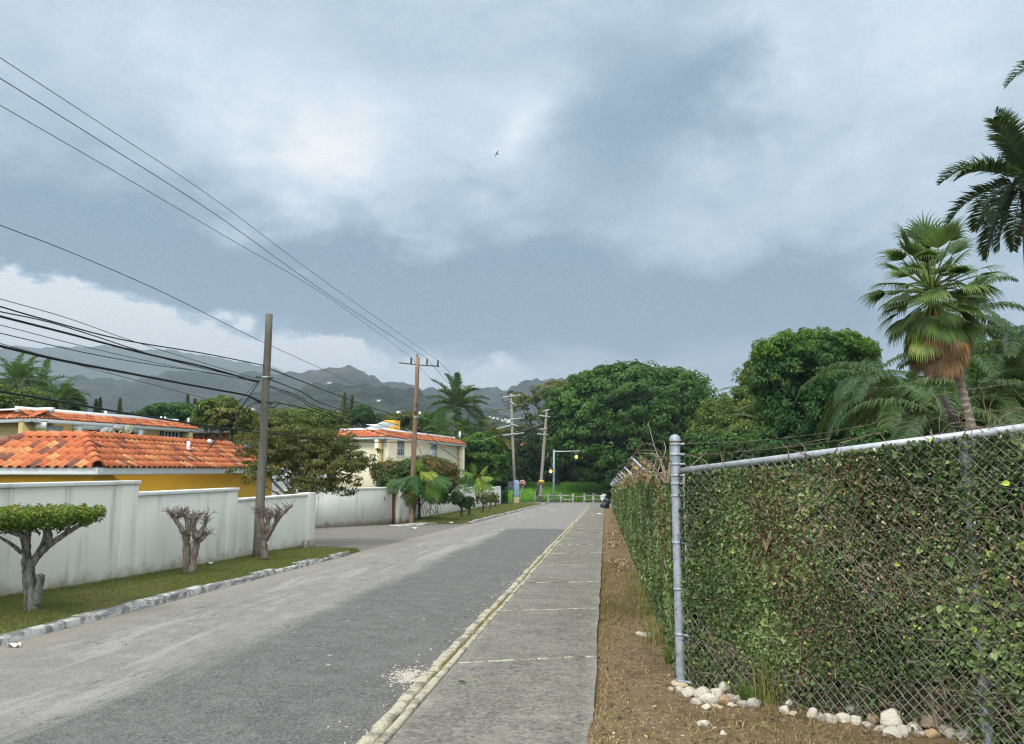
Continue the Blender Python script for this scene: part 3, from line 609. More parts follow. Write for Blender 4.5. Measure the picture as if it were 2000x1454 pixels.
def tree(name,label,cat,base,ells,leaf,mat,n_cl,per,cl_r,fill=600,trunk_r=0.25,bark=None,group=None,seed=0,limbs=7,low=-0.5,aspect=0.5,shell=(0.72,1.0),flat=0.75,fillsize=2.2,droop=None,extra=None,trunk_top=None,fold=0.18,tvar=0.45):
    rng=np.random.default_rng(seed+100); t=thing(name,label,cat,base,group); base=np.array(base,float)
    P,N,T=crown_pts(ells,n_cl,per,cl_r,rng,low,shell,flat,tvar); mb=MB()
    leaves(mb,P,N,leaf*rng.uniform(0.7,1.3,len(P)),aspect,fold,T,rng,droop)
    if fill:
        P,N,T=fill_pts(ells,fill,rng); leaves(mb,P,N,leaf*fillsize*rng.uniform(0.7,1.3,len(P)),0.8,0.1,T,rng)
    mb.build('crown',mat,t)
    if extra:
        m2,frac,sel=extra; P,N,T=crown_pts(sel or ells,int(n_cl*frac),per,cl_r,rng,0.1,(0.9,1.08),flat); mb=MB(); leaves(mb,P,N,leaf*rng.uniform(0.7,1.3,len(P)),aspect,fold,T,rng,droop); mb.build('crown_top',m2,t)
    mb=MB(); c0=np.mean([e[0] for e in ells],0); top=np.array(trunk_top if trunk_top is not None else [c0[0],c0[1],c0[2]-0.1])
    st=base+np.array([0,0,-0.15]); mid=st+(top-st)*0.55+rdir(1,rng)[0]*0.06*np.linalg.norm(top-st)
    sp=spline([st,mid,top],10); tube(mb,sp,[trunk_r*1.25,trunk_r,trunk_r*0.85,trunk_r*0.55],9,rough=0.08)
    for i in range(limbs):
        e=ells[i%len(ells)]; dd=rdir(1,rng)[0]; dd[2]=abs(dd[2])*0.6; q=np.array(e[0])+dd*np.array(e[1])*0.85; s=sp[rng.integers(4,9)]
        tube(mb,limb_curve(s,q,0.12,rng,8),[trunk_r*0.5,trunk_r*0.3,trunk_r*0.08],6)
    mb.build('trunk',bark or M_BARKD,t,smooth=True); return t
def E(px,py,d,rx,rz,ry=None):
    """ellipsoid seen at px,py, d metres off, with half sizes given in photo pixels"""
    c=PT(px,py,d); a=rx*d/F; return (c,(a,(ry*d/F if ry else a),rz*d/F))
def gb(px,d,off=0.):
    x,y=xy(px,d); return (x,y,gz(x,y)+off)
def frond(mb,o,dirv,L,droop,nleaf,ll,lw,rng,tint=0.4,vlift=0.35,hang=0.5,rach=0.02,tv=0.25):
    """one feather frond: arched rachis with two rows of drooping leaflets"""
    n=14; o=np.array(o,float); dirv=unit(np.array(dirv,float)); hz=unit(np.array([dirv[0],dirv[1],0.])+1e-6); P=[o]; v=dirv.copy()
    for i in range(n): 
        v=unit(v+np.array([0,0,-1.])*droop/n*(0.35+1.5*i/n)); P.append(P[-1]+v*L/n)
    P=np.array(P); tube(mb,P,[rach,rach*0.6,rach*0.15],5,tint=min(1,tint+0.25))
    T=np.gradient(P,axis=0); T=unit(T); side=unit(np.cross(T,np.array([0,0,1.])+1e-6))
    for s in(-1,1):
        tt=np.linspace(0.10,0.995,nleaf)+rng.uniform(-.006,.006,nleaf)
        idx=tt*n; i0=np.clip(idx.astype(int),0,n-1); f=(idx-i0)[:,None]
        b=P[i0]*(1-f)+P[i0+1]*f; T0=T[i0]; S0=side[i0]*s; U0=np.cross(S0,T0)*s; U0=np.where(U0[:,2:]<0,-U0,U0)
        l=(ll*np.sin(PI*np.clip(0.12+0.85*tt,0,1))**0.6*rng.uniform(0.8,1.15,nleaf))[:,None]
        dv=unit(S0*0.85+T0*(0.35+0.5*tt[:,None])+U0*vlift*rng.uniform(0.5,1.5,(nleaf,1))+rdir(nleaf,rng)*0.10)
        d2=unit(dv+np.array([0,0,-1.])*hang*rng.uniform(0.6,1.4,(nleaf,1)))
        w=unit(np.cross(dv,U0))*lw/2
        m=b+dv*l*0.5; e=m+d2*l*0.5
        V=np.stack([b-w*0.5,b+w*0.5,m+w,m-w,e],1).reshape(-1,3); k=np.arange(nleaf)*5
        tn=np.repeat(np.clip(tint+rng.uniform(-tv,tv,nleaf),0,1),5)
        mb.add(V,np.stack([k,k+1,k+2,k+3],1),np.stack([k+3,k+2,k+4],1),tint=tn)
def feather_palm(name,label,base,top,L,nf,seed,mat=None,trunk=(0.2,0.14),elev=(80,-35),ll=0.75,lw=0.05,nleaf=38,droop=1.2,group=None,spear=True,hang=0.5,crownshaft=0.,vlift=0.35,tint=0.4,bow=0.05,cat='palm tree'):
    rng=np.random.default_rng(seed+500); t=thing(name,label,cat,base,group); base=np.array(base,float); top=np.array(top,float)
    mb=MB(); mid=(base+top)/2+np.array([rng.uniform(-1,1),rng.uniform(-1,1),0])*bow*np.linalg.norm(top-base)
    tube(mb,spline([base+np.array([0,0,-.2]),mid,top],12),[trunk[0]*1.25,trunk[0],trunk[1]],10); mb.build('trunk',M_PALMBARK,t,smooth=True)
    if crownshaft:
        mb=MB(); tube(mb,[top-np.array([0,0,.05]),top+np.array([0,0,crownshaft*.5]),top+np.array([0,0,crownshaft])],[trunk[1]*1.05,trunk[1]*1.1,trunk[1]*0.5],10,tint=0.85); mb.build('crownshaft',mat or L_PALM,t,smooth=True); top=top+np.array([0,0,crownshaft*0.9])
    mb=MB(); ga=rng.uniform(0,6)
    for i in range(nf):
        f=(i+0.5)/nf; a=ga+i*2.39996; e=math.radians(elev[0]+(elev[1]-elev[0])*f**0.85+rng.uniform(-6,6))
        dv=(math.cos(a)*math.cos(e),math.sin(a)*math.cos(e),math.sin(e))
        frond(mb,top+np.array(dv)*0.08,dv,L*rng.uniform(0.85,1.1),droop*rng.uniform(0.75,1.25),nleaf,ll,lw,rng,np.clip(tint+rng.uniform(-.18,.18)+(0.12 if f>.85 else 0),0,1),vlift,hang,rach=0.012*L**0.5)
    if spear: tube(mb,[top,top+np.array([0.05,0,L*0.45])],[0.03,0.005],5,tint=0.85)
    mb.build('crown',mat or L_PALM,t); return t
def blade_field(mb,P,h,w,rng,lean=0.5,tint=None):
    n=len(P); h=np.broadcast_to(h,(n,))[:,None]; a=rng.uniform(0,2*PI,n); d=np.stack([np.cos(a),np.sin(a),np.zeros(n)],1); l=rng.uniform(0.1,lean,(n,1))
    b=np.stack([-d[:,1],d[:,0],np.zeros(n)],1)*w/2; up=np.array([0,0,1.])
    m=P+up*h*0.55+d*h*l*0.35; e=P+up*h*(1-0.3*l)+d*h*l
    V=np.stack([P-b,P+b,m+b*0.8,m-b*0.8,e],1).reshape(-1,3); k=np.arange(n)*5
    mb.add(V,np.stack([k,k+1,k+2,k+3],1),np.stack([k+3,k+2,k+4],1),tint=np.repeat(np.clip(tint if tint is not None else rng.random(n),0,1),5))
def text_mesh(name,fc,mat):
    tmp=bpy.data.objects.new(name+'_curve',fc); COL.objects.link(tmp); bpy.context.view_layer.update()
    me=bpy.data.meshes.new_from_object(tmp.evaluated_get(bpy.context.evaluated_depsgraph_get())); bpy.data.objects.remove(tmp); me.materials.clear(); me.materials.append(mat)
    o=bpy.data.objects.new(name,me); COL.objects.link(o); return o
# ================================================================== walls
def lerp(a,b,t): return np.array(a,float)*(1-t)+np.array(b,float)*t
WA=G(0,1170,.05)[:2]; WB=G(612,1064,.05)[:2]                     # foot of the near wall
wdir=unit(WB-WA); wn=np.array([wdir[1],-wdir[0]])                 # wn points to the street
def wp(px):                                                       # point of the near wall's line seen at column px
    r=ray(px,918); r2=r[:2]; A=np.array([r2,-wdir]).T; s=np.linalg.solve(A,WA); return r2*s[0]
t=thing('boundary_wall','long white rendered wall stepping down along the grass verge, three level tops','wall',(*wp(300),zp(14)))
secs=[(wp(0)-wdir*5.,wp(272),1.41),(wp(272),wp(466),1.20),(wp(466),wp(616),0.965)]
for i,(a,b,zt) in enumerate(secs):
    c=-wn*0.10
    mb=MB(); prism(mb,a+c,b+c,0.20,(zp(a[1])-.4,zp(b[1])-.4),zt-0.07); mb.build('wall_panel',M_WALL,t,bevel=0.01)
    mb=MB(); 
    if i<2: prism(mb,a+c,b+c+wdir*0.03,0.29,zt-0.068,zt)
    else: prism(mb,a+c,b+c-wdir*0.4,0.27,zt-0.068,zt-0.01)
    mb.build('coping',M_COPE,t,bevel=0.012)
    # a shallow pilaster where the wall steps
    L=np.linalg.norm(b-a); mb=MB(); q=0.42 if i<2 else 0.5
    prism(mb,b+c-wdir*q,b+c-wdir*0.003,0.235 if i<2 else 0.30,(zp(b[1])-.3,zp(b[1])-.3),zt-0.072 if i<2 else zt+0.01); mb.build('pilaster',M_WALL,t,bevel=0.01)
# gate wall across the driveway
P1=np.array(xy(560,30.4)); P2=np.array(xy(787,36.2)); gd=unit(P2-P1); gn=np.array([gd[1],-gd[0]])
t2=thing('gate_wall','white rendered wall with a narrow brown door and house number facing the driveway','wall',(*P2,zp(36)))
def on_gate(px):
    r2=ray(px,918)[:2]; s=np.linalg.solve(np.array([r2,-gd]).T,P1); return r2*s[0]
zt=0.74; d0,d1=on_gate(767.),on_gate(777.5); za=lambda y:zp(y)-0.35
mb=MB(); c=-gn*0.125
prism(mb,P1+c-gd*6,d0+c,0.25,(za(P1[1]),za(d0[1])),zt); prism(mb,d1+c,P2+c,0.25,(za(d1[1]),za(P2[1])),zt)
dz=AX(772,963,(d0[0]+d1[0])/2)[2]
prism(mb,d0+c,d1+c,0.25,dz,zt); mb.build('wall_panel',M_WALL,t2)
mb=MB(); prism(mb,P1+c-gd*6,P2+c+gd*0.02,0.33,zt+0.002,zt+0.075); mb.build('coping',M_COPE,t2,bevel=0.012)
mb=MB(); dm=(d0+d1)/2; zb=zp(dm[1])-0.15; w=np.linalg.norm(d1-d0); H=dz-zb
box(mb,(*(dm-gn*0.20),(zb+dz)/2),(w,0.04,H),(*gd,0)); dr=mb.build('gate_door',M_DOOR,t2)
mb=MB()
for q in(.0,.23,.27,.50,.55,.96): box(mb,(*(dm-gn*0.17),zb+H*(0.02+q)),(w,0.035,0.05),(*gd,0))
for q in(-.46,-.12,.16,.46): box(mb,(*(dm-gn*0.172+gd*w*q),(zb+dz)/2),(0.05,0.03,H*.97),(*gd,0))
mb.build('door_frame',simple('door_edge_wood',(0.34,0.16,0.09),0.6,0.3,0,0.2,6,0.2),dr)
fc=bpy.data.curves.new('house_number','FONT'); fc.body='2'; fc.size=0.21; fc.extrude=0.006; fc.align_x='CENTER'; fc.align_y='CENTER'
fo=text_mesh('house_number',fc,M_BLACK); fo.parent=t2
q=on_gate(752.); zz=AX(752,974,q[0])[2]; fo.location=tuple(np.array([*(q+gn*0.006),zz])-np.array(t2.location)); fo.rotation_euler=(PI/2,0,math.atan2(gd[1],gd[0]))
# street wall beyond the brown pole
t3=thing('street_wall','weathered white wall stepping down behind the clipped trees beyond the brown pole','wall',(*P2,zp(36)))
E3=np.array(xy(978,78.)); sdir=unit(E3-P2); sn=np.array([sdir[1],-sdir[0]])
L=np.linalg.norm(E3-P2); cuts=[0,9,18,27,35,L]; tops=[0.70,0.52,0.30,0.12,-0.03]
for i,(a,b) in enumerate(zip(cuts[:-1],cuts[1:])):
    A=P2+sdir*a-sn*0.1; B=P2+sdir*b-sn*0.1
    mb=MB(); prism(mb,A,B,0.20,(za(A[1]),za(B[1])),tops[i]-.06); mb.build('wall_panel',M_WALL,t3,bevel=0.01)
    mb=MB(); prism(mb,A,B,0.27,tops[i]-.058,tops[i]); mb.build('coping',M_COPE,t3)
    mb=MB(); prism(mb,B-sdir*0.4,B-sdir*0.004,0.25,zp(B[1])-.3,tops[i]-.061); mb.build('pilaster',M_WALL,t3,bevel=0.01)
# white kerb slab at the pole's foot
mb=MB(); q=np.array(xy(795,35.2)); prism(mb,q+gn*0.3-gd*1.0,q+gn*0.3+gd*1.3,0.9,zp(35)-.15,zp(35)+0.02); S('kerb_slab',mb,M_KERBP,bevel=0.03)

# ================================================================== roofs and windows
def tile_plane(mb,O,U,Wd,Sv,L,cl=0.,cr=0.,tw=0.25,te=0.34,h=0.05,rng=RNG):
    O=np.array(O,float);U=unit(np.array(U,float));Sv=unit(np.array(Sv,float));N=np.cross(U,Sv)
    if N[2]<0:N=-N
    pu=np.array([0,.08,.2,.31,.42,.54,.62,.72,.82,.92,1.0]); ph=np.where(pu<=.62,np.sin(PI*pu/.62)*h,-np.sin(PI*(pu-.62)/.38)*h*.35)
    rows=int(math.ceil(L/te)); m=len(pu); k=np.arange(m-1)
    for r in range(rows):
        v0=r*te; v1=min(L,v0+te+0.05)
        if v0>=L-.02: break
        for c in range(int(math.ceil(Wd/tw))):
            u0=c*tw; uc=u0+tw*.4; vm=(v0+v1)/2
            if uc<cl*vm-.05 or uc>Wd-cr*vm+.05: continue
            jit=rng.uniform(-.006,.006,2)
            bs=O+U*(u0+pu[:,None]*tw)
            A=bs+Sv*(v0-.02+jit[0])+N*(ph[:,None]+.035); Lp=A-N*.03+Sv*0.003; B=bs+Sv*v1+N*(ph[:,None]+.004+jit[1]*.5)
            z=rng.random(); 
            mb.add(np.concatenate([Lp,A,B]),np.concatenate([np.stack([k,k+1,m+k+1,m+k],1),np.stack([m+k,m+k+1,2*m+k+1,2*m+k],1)]),tint=z)
def ridge_caps(mb,a,b,r=0.13,step=0.36,rng=RNG):
    a=np.array(a,float);b=np.array(b,float);L=np.linalg.norm(b-a);d=(b-a)/L;s=unit(np.cross(d,np.array([0,0,1.])));u=np.cross(s,d); u=u if u[2]>0 else -u
    n=9; ang=np.linspace(-.15,PI+.15,n); k=np.arange(n-1); q=0
    while q<L-.05:
        e=min(q+step+.05,L+.03); C0=a+d*(q-.01)+u*.03; C1=a+d*e+u*.0
        A=C0+(np.cos(ang)[:,None]*s+np.sin(ang)[:,None]*u)*r*1.06; B=C1+(np.cos(ang)[:,None]*s+np.sin(ang)[:,None]*u)*r*.9; I=C0+(np.cos(ang)[:,None]*s+np.sin(ang)[:,None]*u)*r*.86
        mb.add(np.concatenate([A,B,I]),np.concatenate([np.stack([k,k+1,n+k+1,n+k],1),np.stack([k+1,k,2*n+k,2*n+k+1],1)]),tint=rng.uniform(0.05,.9)); q+=step
def window(parent,c,u,w,h,nx,ny,n,fr=0.07,shut=0.,mat=None):
    """frame with glazing bars; the pane is its child"""
    c=np.array(c,float);u=unit(np.array([*u[:2],0.]));n=np.array([*n[:2],0.]); mb=MB(); o=n*0.03
    for s in(-1,1):
        box(mb,c+o+u*s*(w/2-fr/2),(fr,.10,h),u,n); box(mb,c+o+np.array([0,0,s*(h/2-fr/2)]),(w-2*fr,.10,fr),u,n)
    for i in range(1,nx): box(mb,c+o+u*(i/nx-.5)*w,(fr*(.9 if i*2==nx else .5),.07,h-2*fr),u,n)
    for j in range(1,ny): box(mb,c+o*0.9+np.array([0,0,(j/ny-.5)*h]),(w-2*fr,.055,fr*(.8 if j*2==ny else .45)),u,n)
    box(mb,c+n*0.07-np.array([0,0,h/2+.03]),(w+.15,.16,.06),u,n)
    f=mb.build('window',M_TRIM,parent)
    mb=MB(); box(mb,c+n*0.012,(w-2*fr,.02,h-2*fr),u,n); mb.build('pane',M_GLASS,f)
    if shut:
        for s in(-1,1):
            mb=MB(); box(mb,c+o*.8+u*s*(w/2+shut/2+.02),(shut,.05,h),u,n)
            for j in range(9): box(mb,c+o*1.9+u*s*(w/2+shut/2+.02)+np.array([0,0,(j/8-.5)*h*.86]),(shut*.8,.03,.04),u,n)
            mb.build('shutter',M_SHUT,parent)
    return f
# ---- yellow house with the hipped tile roof
XE=-12.3; ze=1.66; dh,hh=1.42,0.80
C=AX(190,918,XE); D=AX(552,918,XE); Y0,Y1=C[1],D[1]; WX=2*dh+1.7
yh=thing('yellow_house','low yellow house under a hipped orange barrel tile roof behind the stepped wall','house',(XE-2,(Y0+Y1)/2,zp(20)-.6))
mb=MB(); ov=0.38
for a,b in (((XE-ov,Y0+ov),(XE-ov,Y1-ov)),((XE-ov,Y0+ov),(XE-WX+ov,Y0+ov)),((XE-WX+ov,Y0+ov),(XE-WX+ov,Y1-ov)),((XE-WX+ov,Y1-ov),(XE-ov,Y1-ov))):
    a=np.array(a);b=np.array(b);dd=unit(b-a)*0.1; prism(mb,a+(dd if a[1]==b[1] else -dd),b-(dd if a[1]==b[1] else -dd),0.2,zp(20)-.8,ze-.19)
mb.build('wall',M_YEL,yh)
mb=MB(); z0,z1=ze-.17,ze-.005
prism(mb,(XE-.02,Y0),(XE-.02,Y1),.04,z0,z1); prism(mb,(XE-.045,Y0+.02),(XE-WX+.04,Y0+.02),.04,z0,z1); box(mb,(XE-WX/2,(Y0+Y1)/2,ze-.18),(WX-.1,Y1-Y0-.1,.02)); mb.build('fascia',M_TRIM,yh,bevel=.006)
sl=math.hypot(dh,hh); mb=MB()
sx=np.array([-dh,0,hh]); sy=np.array([0,dh,hh])
tile_plane(mb,(XE+.05,Y0-.05,ze),(0,1,0),Y1-Y0+.1,sx,sl,dh/sl,dh/sl)
tile_plane(mb,(XE-WX-.05,Y0-.05,ze),(1,0,0),WX+.1,sy,sl,dh/sl,dh/sl)
tile_plane(mb,(XE-WX-.05,Y1+.05,ze),(0,-1,0),Y1-Y0+.1,(dh,0,hh),sl,dh/sl,dh/sl)
tile_plane(mb,(XE+.05,Y1+.05,ze),(-1,0,0),WX+.1,(0,-dh,hh),sl,dh/sl,dh/sl)
a=[(XE,Y0),(XE,Y1),(XE-WX,Y1),(XE-WX,Y0)]; b=[(XE-dh,Y0+dh),(XE-dh,Y1-dh),(XE-WX+dh,Y1-dh),(XE-WX+dh,Y0+dh)]
mb.add([(*p,ze) for p in a]+[(*p,ze+hh) for p in b],[(i,(i+1)%4,4+(i+1)%4,4+i) for i in range(4)]+[(4,5,6,7)],tint=.1)
rf=mb.build('roof',M_TILE,yh)
mb=MB()
for i in range(4): ridge_caps(mb,(*a[i],ze+.03),(*b[i],ze+hh+.03)); ridge_caps(mb,(*b[i],ze+hh+.03),(*b[(i+1)%4],ze+hh+.03),.12)
mb.build('ridge_cap',M_TILE,rf)
mb=MB(); v=AX(368,872,XE-dh*.62); tube(mb,[v-np.array([0,0,.22]),v+np.array([0,0,.16])],.055,10); box(mb,v-np.array([0,0,.1]),(.22,.22,.03)); mb.build('vent_pipe',M_TRIM,rf)
mb=MB(); v=AX(409,866,XE-dh*.9); lathe(mb,v-np.array([0,0,.1]),[(.04,0),(.045,.08),(.10,.10),(.11,.14),(.07,.22),(0.005,.25)],14); mb.build('turbine_vent',M_STEEL,rf,smooth=True)
for px in (367,430):
    p=AX(px,962,XE-ov-.1); f=window(yh,(XE-ov+.0,p[1],AX(px,950,XE-ov)[2]-.45),(0,1),.9,.95,2,2,(1,0))
# ---- apartment blocks: cream walls, tiled mansard band, white parapet
def block(root,A,B,zeave,side=+1,run=0.95,rise=0.55,wall=M_CREAM,zb=None,clipA=0,clipB=0,zbase=None,over=0.55,depth=0.3):
    """one facade from plan point A to B (eave line); outward normal to the right of A->B when side=+1"""
    A=np.array(A[:2],float);B=np.array(B[:2],float);u=unit(B-A);n=np.array([u[1],-u[0]])*side;L=np.linalg.norm(B-A); u3=np.array([*u,0]);n3=np.array([*n,0])
    z0=(zp(A[1])-1.2) if zbase is None else zbase
    mb=MB(); prism(mb,A-n*(over+depth/2),B-n*(over+depth/2),depth,z0,zeave-.12); mb.build('wall',wall,root)
    mb=MB(); prism(mb,A-n*.03,B-n*.03,.06,zeave-.20,zeave-.01); prism(mb,A-n*(.065+over/2),B-n*(.065+over/2),over-.01,zeave-.118,zeave-.10); mb.build('fascia',M_TRIM,root)
    s3=unit(-n3*run+np.array([0,0,rise])); L2=math.hypot(run,rise); mb=MB()
    tile_plane(mb,(*(A+n*.05),zeave),u3,L,s3,L2,clipA,clipB)
    mb.add([(*A,zeave),(*B,zeave),*( [(*(B-n*run-u*clipB*L2),zeave+rise),(*(A-n*run+u*clipA*L2),zeave+rise)])],[(0,1,2,3)],tint=.1)
    r=mb.build('roof',M_TILE,root)
    mb=MB(); prism(mb,A-n*(run+.12)+u*clipA*L2,B-n*(run+.12)-u*clipB*L2,.24,zeave+rise-.1,zeave+rise+.17); mb.build('parapet',M_TRIM,r)
    return u3,n3
ap=PT(140,822,39.); bp=PT(390,840,47.5); ap[2]=bp[2]=4.08
a1=thing('apartment_block','cream apartment block with tiled eaves and grey shuttered window above the yellow house','building',(ap[0],ap[1],zp(40)-1))
ud=unit(np.array([*(bp-ap)[:2],0])); pl=np.array([-ud[1],ud[0],0])
S0=ap-ud*2.2
u3,n3=block(a1,S0,bp,4.08,wall=M_OCHRE,clipB=.76,rise=.42)
block(a1,S0+pl*14,S0,4.08,wall=M_OCHRE,rise=.42)
block(a1,bp,bp+pl*10,4.08,wall=M_OCHRE,clipA=.76,rise=.42)
mb=MB(); q=[S0+pl*1.0+ud*.2,bp-n3*1.2-ud*.9,bp-n3*10,S0+pl*10]; mb.add([(p[0],p[1],4.52) for p in q],[(0,1,2,3)]); mb.build('flat_roof',M_TRIM,a1)
def on(line_p,dirv,px):
    r2=ray(px,918)[:2]; s=np.linalg.solve(np.array([r2,-dirv[:2]]).T,np.array(line_p)[:2]); return r2*s[0]
wl=S0-n3*.55
w0=on(wl,ud,330); window(a1,(*w0,AX(330,851,w0[0])[2]-.10),ud,1.15,.72,4,2,n3,fr=.05,shut=.28)
# balcony with white posts; a flat dark panel paints the shade of its recess
c0,c1=on(wl,ud,137),on(wl,ud,258); mid=(c0+c1)/2; wd=np.linalg.norm(c1-c0)
mb=MB(); box(mb,(*(mid+n3[:2]*.012),2.75),(wd,.02,2.1),ud,n3); mb.build('balcony_shade_panel',M_INSHADE,a1)
for c in (c0,c1): mb=MB(); box(mb,(*(c+n3[:2]*.35),2.6),(.28,.28,2.7),ud,n3); mb.build('balcony_post',M_TRIM,a1,bevel=.01)
mb=MB(); box(mb,(*(mid+n3[:2]*.35),3.83),(wd+.6,.22,.3),ud,n3); mb.build('balcony_beam',M_TRIM,a1)
w0=on(wl,ud,97); mb=MB(); box(mb,(*(w0+n3[:2]*.03),2.7),(1.1,.05,2.2),ud,n3); mb.build('white_panel',M_TRIM,a1)
# jumble of grey boards and a pale ring slung on the balcony
ht=thing('hanging_sculpture','grey boat shaped boards with a pale yellow ring slung on the balcony front','sculpture',(*(mid+n3[:2]*.9),2.0))
for px,py,w,h,an in ((205,842,.95,.42,.25),(228,838,.8,.30,-.2),(247,841,.85,.45,.5),(218,848,.7,.25,-.5)):
    o=on(wl+n3*.75,ud,px); z=1.6+(918-py)/F*np.dot(np.array([*o,1.6])-EYE,FW)*1.0; mb=MB(); a_=np.linspace(0,2*PI,16,endpoint=False)
    uu=ud*math.cos(an)+np.array([0,0,1])*math.sin(an); vv=np.cross(uu,n3)
    Pf=[np.array([*o,z])+uu*math.cos(t_)*w/2+vv*math.sin(t_)*h/2*(1-.25*math.cos(t_))+n3*s_ for s_ in(-.04,.04) for t_ in a_]
    kk=np.arange(16); mb.add(Pf,np.stack([kk,(kk+1)%16,16+(kk+1)%16,16+kk],1),[(16,16+i,16+i+1) for i in range(1,15)]+[(0,i+1,i) for i in range(1,15)]); mb.build('board',M_GREY,ht)
for px,py,r_ in ((246,839,.20),(213,845,.12),(232,846,.11)):
    o=on(wl+n3*.9,ud,px); z=1.6+(918-py)/F*np.dot(np.array([*o,1.6])-EYE,FW); mb=MB(); a_=np.linspace(0,2*PI,20)
    tube(mb,[np.array([*o,z])+ud*math.cos(q_)*r_+np.array([0,0,1])*math.sin(q_)*r_ for q_ in a_],.03,6,caps=False); mb.build('ring',M_TYREY,ht,smooth=True)
for px in (196,222,238):
    o=on(wl+n3*.72,ud,px); mb=MB(); tube(mb,[(*o,2.2),(*o,3.75)],.04,6); mb.build('strap',M_BLACK,ht)
# small far wing at the picture edge and a window on it
w0=on(S0+pl*0-(-pl)*.0,pl,45); window(a1,(*(w0-ud[:2]*(-.55)),2.75),pl,1.4,1.0,2,2,-ud)
mb=MB(); q=on(S0+ud*.55,pl,74)
for j in range(5): box(mb,(*(q-ud[:2]*.03),3.75-.42*j),(.45 if j%2 else .7,.06,.3),pl,ud)
mb.build('quoin',M_TRIM,a1)
for px,hh_ in ((199,.35),(309,.3),(317,.3),(363,.35)):
    o=on(S0-n3*1.9,ud,px); mb=MB(); tube(mb,[(*o,4.5),(*o,4.55+hh_)],.06,8); mb.build('roof_vent',M_TRIM,a1)
# second block
kp=PT(752,855,57.); ep=PT(911,868,75.); kp[2]=ep[2]=4.05
a2=thing('apartment_block','cream two storey apartment block with ochre quoins behind the brown pole','building',(kp[0],kp[1],zp(57)-1))
ud2=unit(np.array([*(ep-kp)[:2],0])); pl2=np.array([-ud2[1],ud2[0],0])
u3b,n3b=block(a2,kp,ep,4.05,clipA=.76,clipB=.76)
block(a2,kp+pl2*4.2,kp,4.05,wall=M_CREAM,clipB=.76)
M_WWALL=m_stucco('bright_white_render',(0.78,0.79,0.80),0.2,False)
k2=kp+pl2*4.2+ud2*2.0
block(a2,k2+pl2*22,k2,4.0,wall=M_WWALL)
block(a2,ep,ep+pl2*9,4.05,clipA=.76)
mb=MB(); q=[kp+pl2*1.1+ud2*.9,ep+pl2*1.1-ud2*.9,ep+pl2*9,kp+pl2*24]; mb.add([(p[0],p[1],4.62) for p in q],[(0,1,2,3)]); mb.build('flat_roof',M_TRIM,a2)
wl2=kp-n3b*.55
for px,py in ((781,873),(846,879)):
    w0=on(wl2,ud2,px); dist=np.dot(np.array([*w0,1.6])-EYE,FW); window(a2,(*w0,1.6+(918-py)/F*dist-.12),ud2,1.35 if px<800 else 1.6,1.3,4,2,n3b,.09)
w0=on(wl2,ud2,836.5); dist=np.dot(np.array([*w0,1.6])-EYE,FW); zc=1.6+(918-886)/F*dist; mb=MB(); box(mb,(*(w0+n3b[:2]*.22),zc),(.75,.45,.5),ud2,n3b); acu=mb.build('window_cooler',M_TRIM,a2,bevel=.03)
mb=MB(); 
for j in range(6): box(mb,(*(w0+n3b[:2]*.452),zc-.17+j*.07),(.45,.012,.03),ud2,n3b)
mb.build('grille',M_SHUT,acu)
w0=on(wl2,ud2,803.5); mb=MB(); tube(mb,[(*(w0+n3b[:2]*.08),-2),(*(w0+n3b[:2]*.08),3.9)],.09,8); mb.build('drain_pipe',M_SHUT,a2)
w0=on(wl2,ud2,829); mb=MB(); p=np.array([*(w0+n3b[:2]*.2),3.55]); tube(mb,spline([p+ud2*1.8+np.array([0,0,.3]),p,p-ud2*1.0-np.array([0,0,.35]),p-ud2*1.1-np.array([0,0,1.8])],12),.05,6); mb.build('white_pipe',M_TRIM,a2)
for a_,b_,nn in ((kp-n3b*.55-ud2*(-.55),ud2,n3b),(ep-n3b*.55-ud2*.75,ud2,n3b)):
    mb=MB()
    for j in range(13): box(mb,a_[:2].tolist()+[3.72-.44*j],(.75 if j%2 else .5,.36,.40),b_,nn)
    mb.build('quoin',M_QUOIN,a2,bevel=.02)
# flat dark panels painting shaded openings, and rails, on the white wing
wl3=k2+ud2*.55
for px,py,w,h in ((700,873,.9,1.6),(672,872,1.6,1.9),(640,880,1.4,1.6),(600,872,1.6,1.8),(560,874,1.4,1.6),(690,955,1.2,1.0),(655,945,1.5,1.6)):
    w0=on(wl3,pl2,px); dist=np.dot(np.array([*w0,1.6])-EYE,FW); mb=MB(); box(mb,(*(w0-ud2[:2]*.012),1.6+(918-py)/F*dist),(w,.02,h),pl2,ud2); mb.build('opening_panel',M_INSHADE if px<690 else M_SHUT,a2)
mb=MB()
for i in range(16): w0=on(wl3,pl2,658+i*2.3); dist=np.dot(np.array([*w0,1.6])-EYE,FW); box(mb,(*(w0-ud2[:2]*.3),1.6+(918-899)/F*dist),(.06,.05,.9),pl2,ud2)
mb.build('balcony_rail',M_DOOR,a2)
o=on(wl2-n3b*3,ud2,764); mb=MB(); box(mb,(*o,5.4),(1.3,1.0,.9),ud2,n3b); mb.build('roof_tank',M_YBOX,a2,bevel=.05)
o=on(wl2-n3b*2.5,ud2,742); mb=MB(); box(mb,(*o,5.15),(2.6,1.6,.1),ud2,unit(n3b+np.array([0,0,.35])))
for j in range(9): box(mb,(*(o+ud2[:2]*(j-4)*.3),5.24),(.04,1.5,.06),ud2,n3b)
mb.build('roof_panel',M_TRIM,a2)
o=on(wl2-n3b*1.5,ud2,897.5); mb=MB(); tube(mb,[(*o,4.8),(*o,5.55)],.12,8); mb.build('roof_vent',M_TRIM,a2)
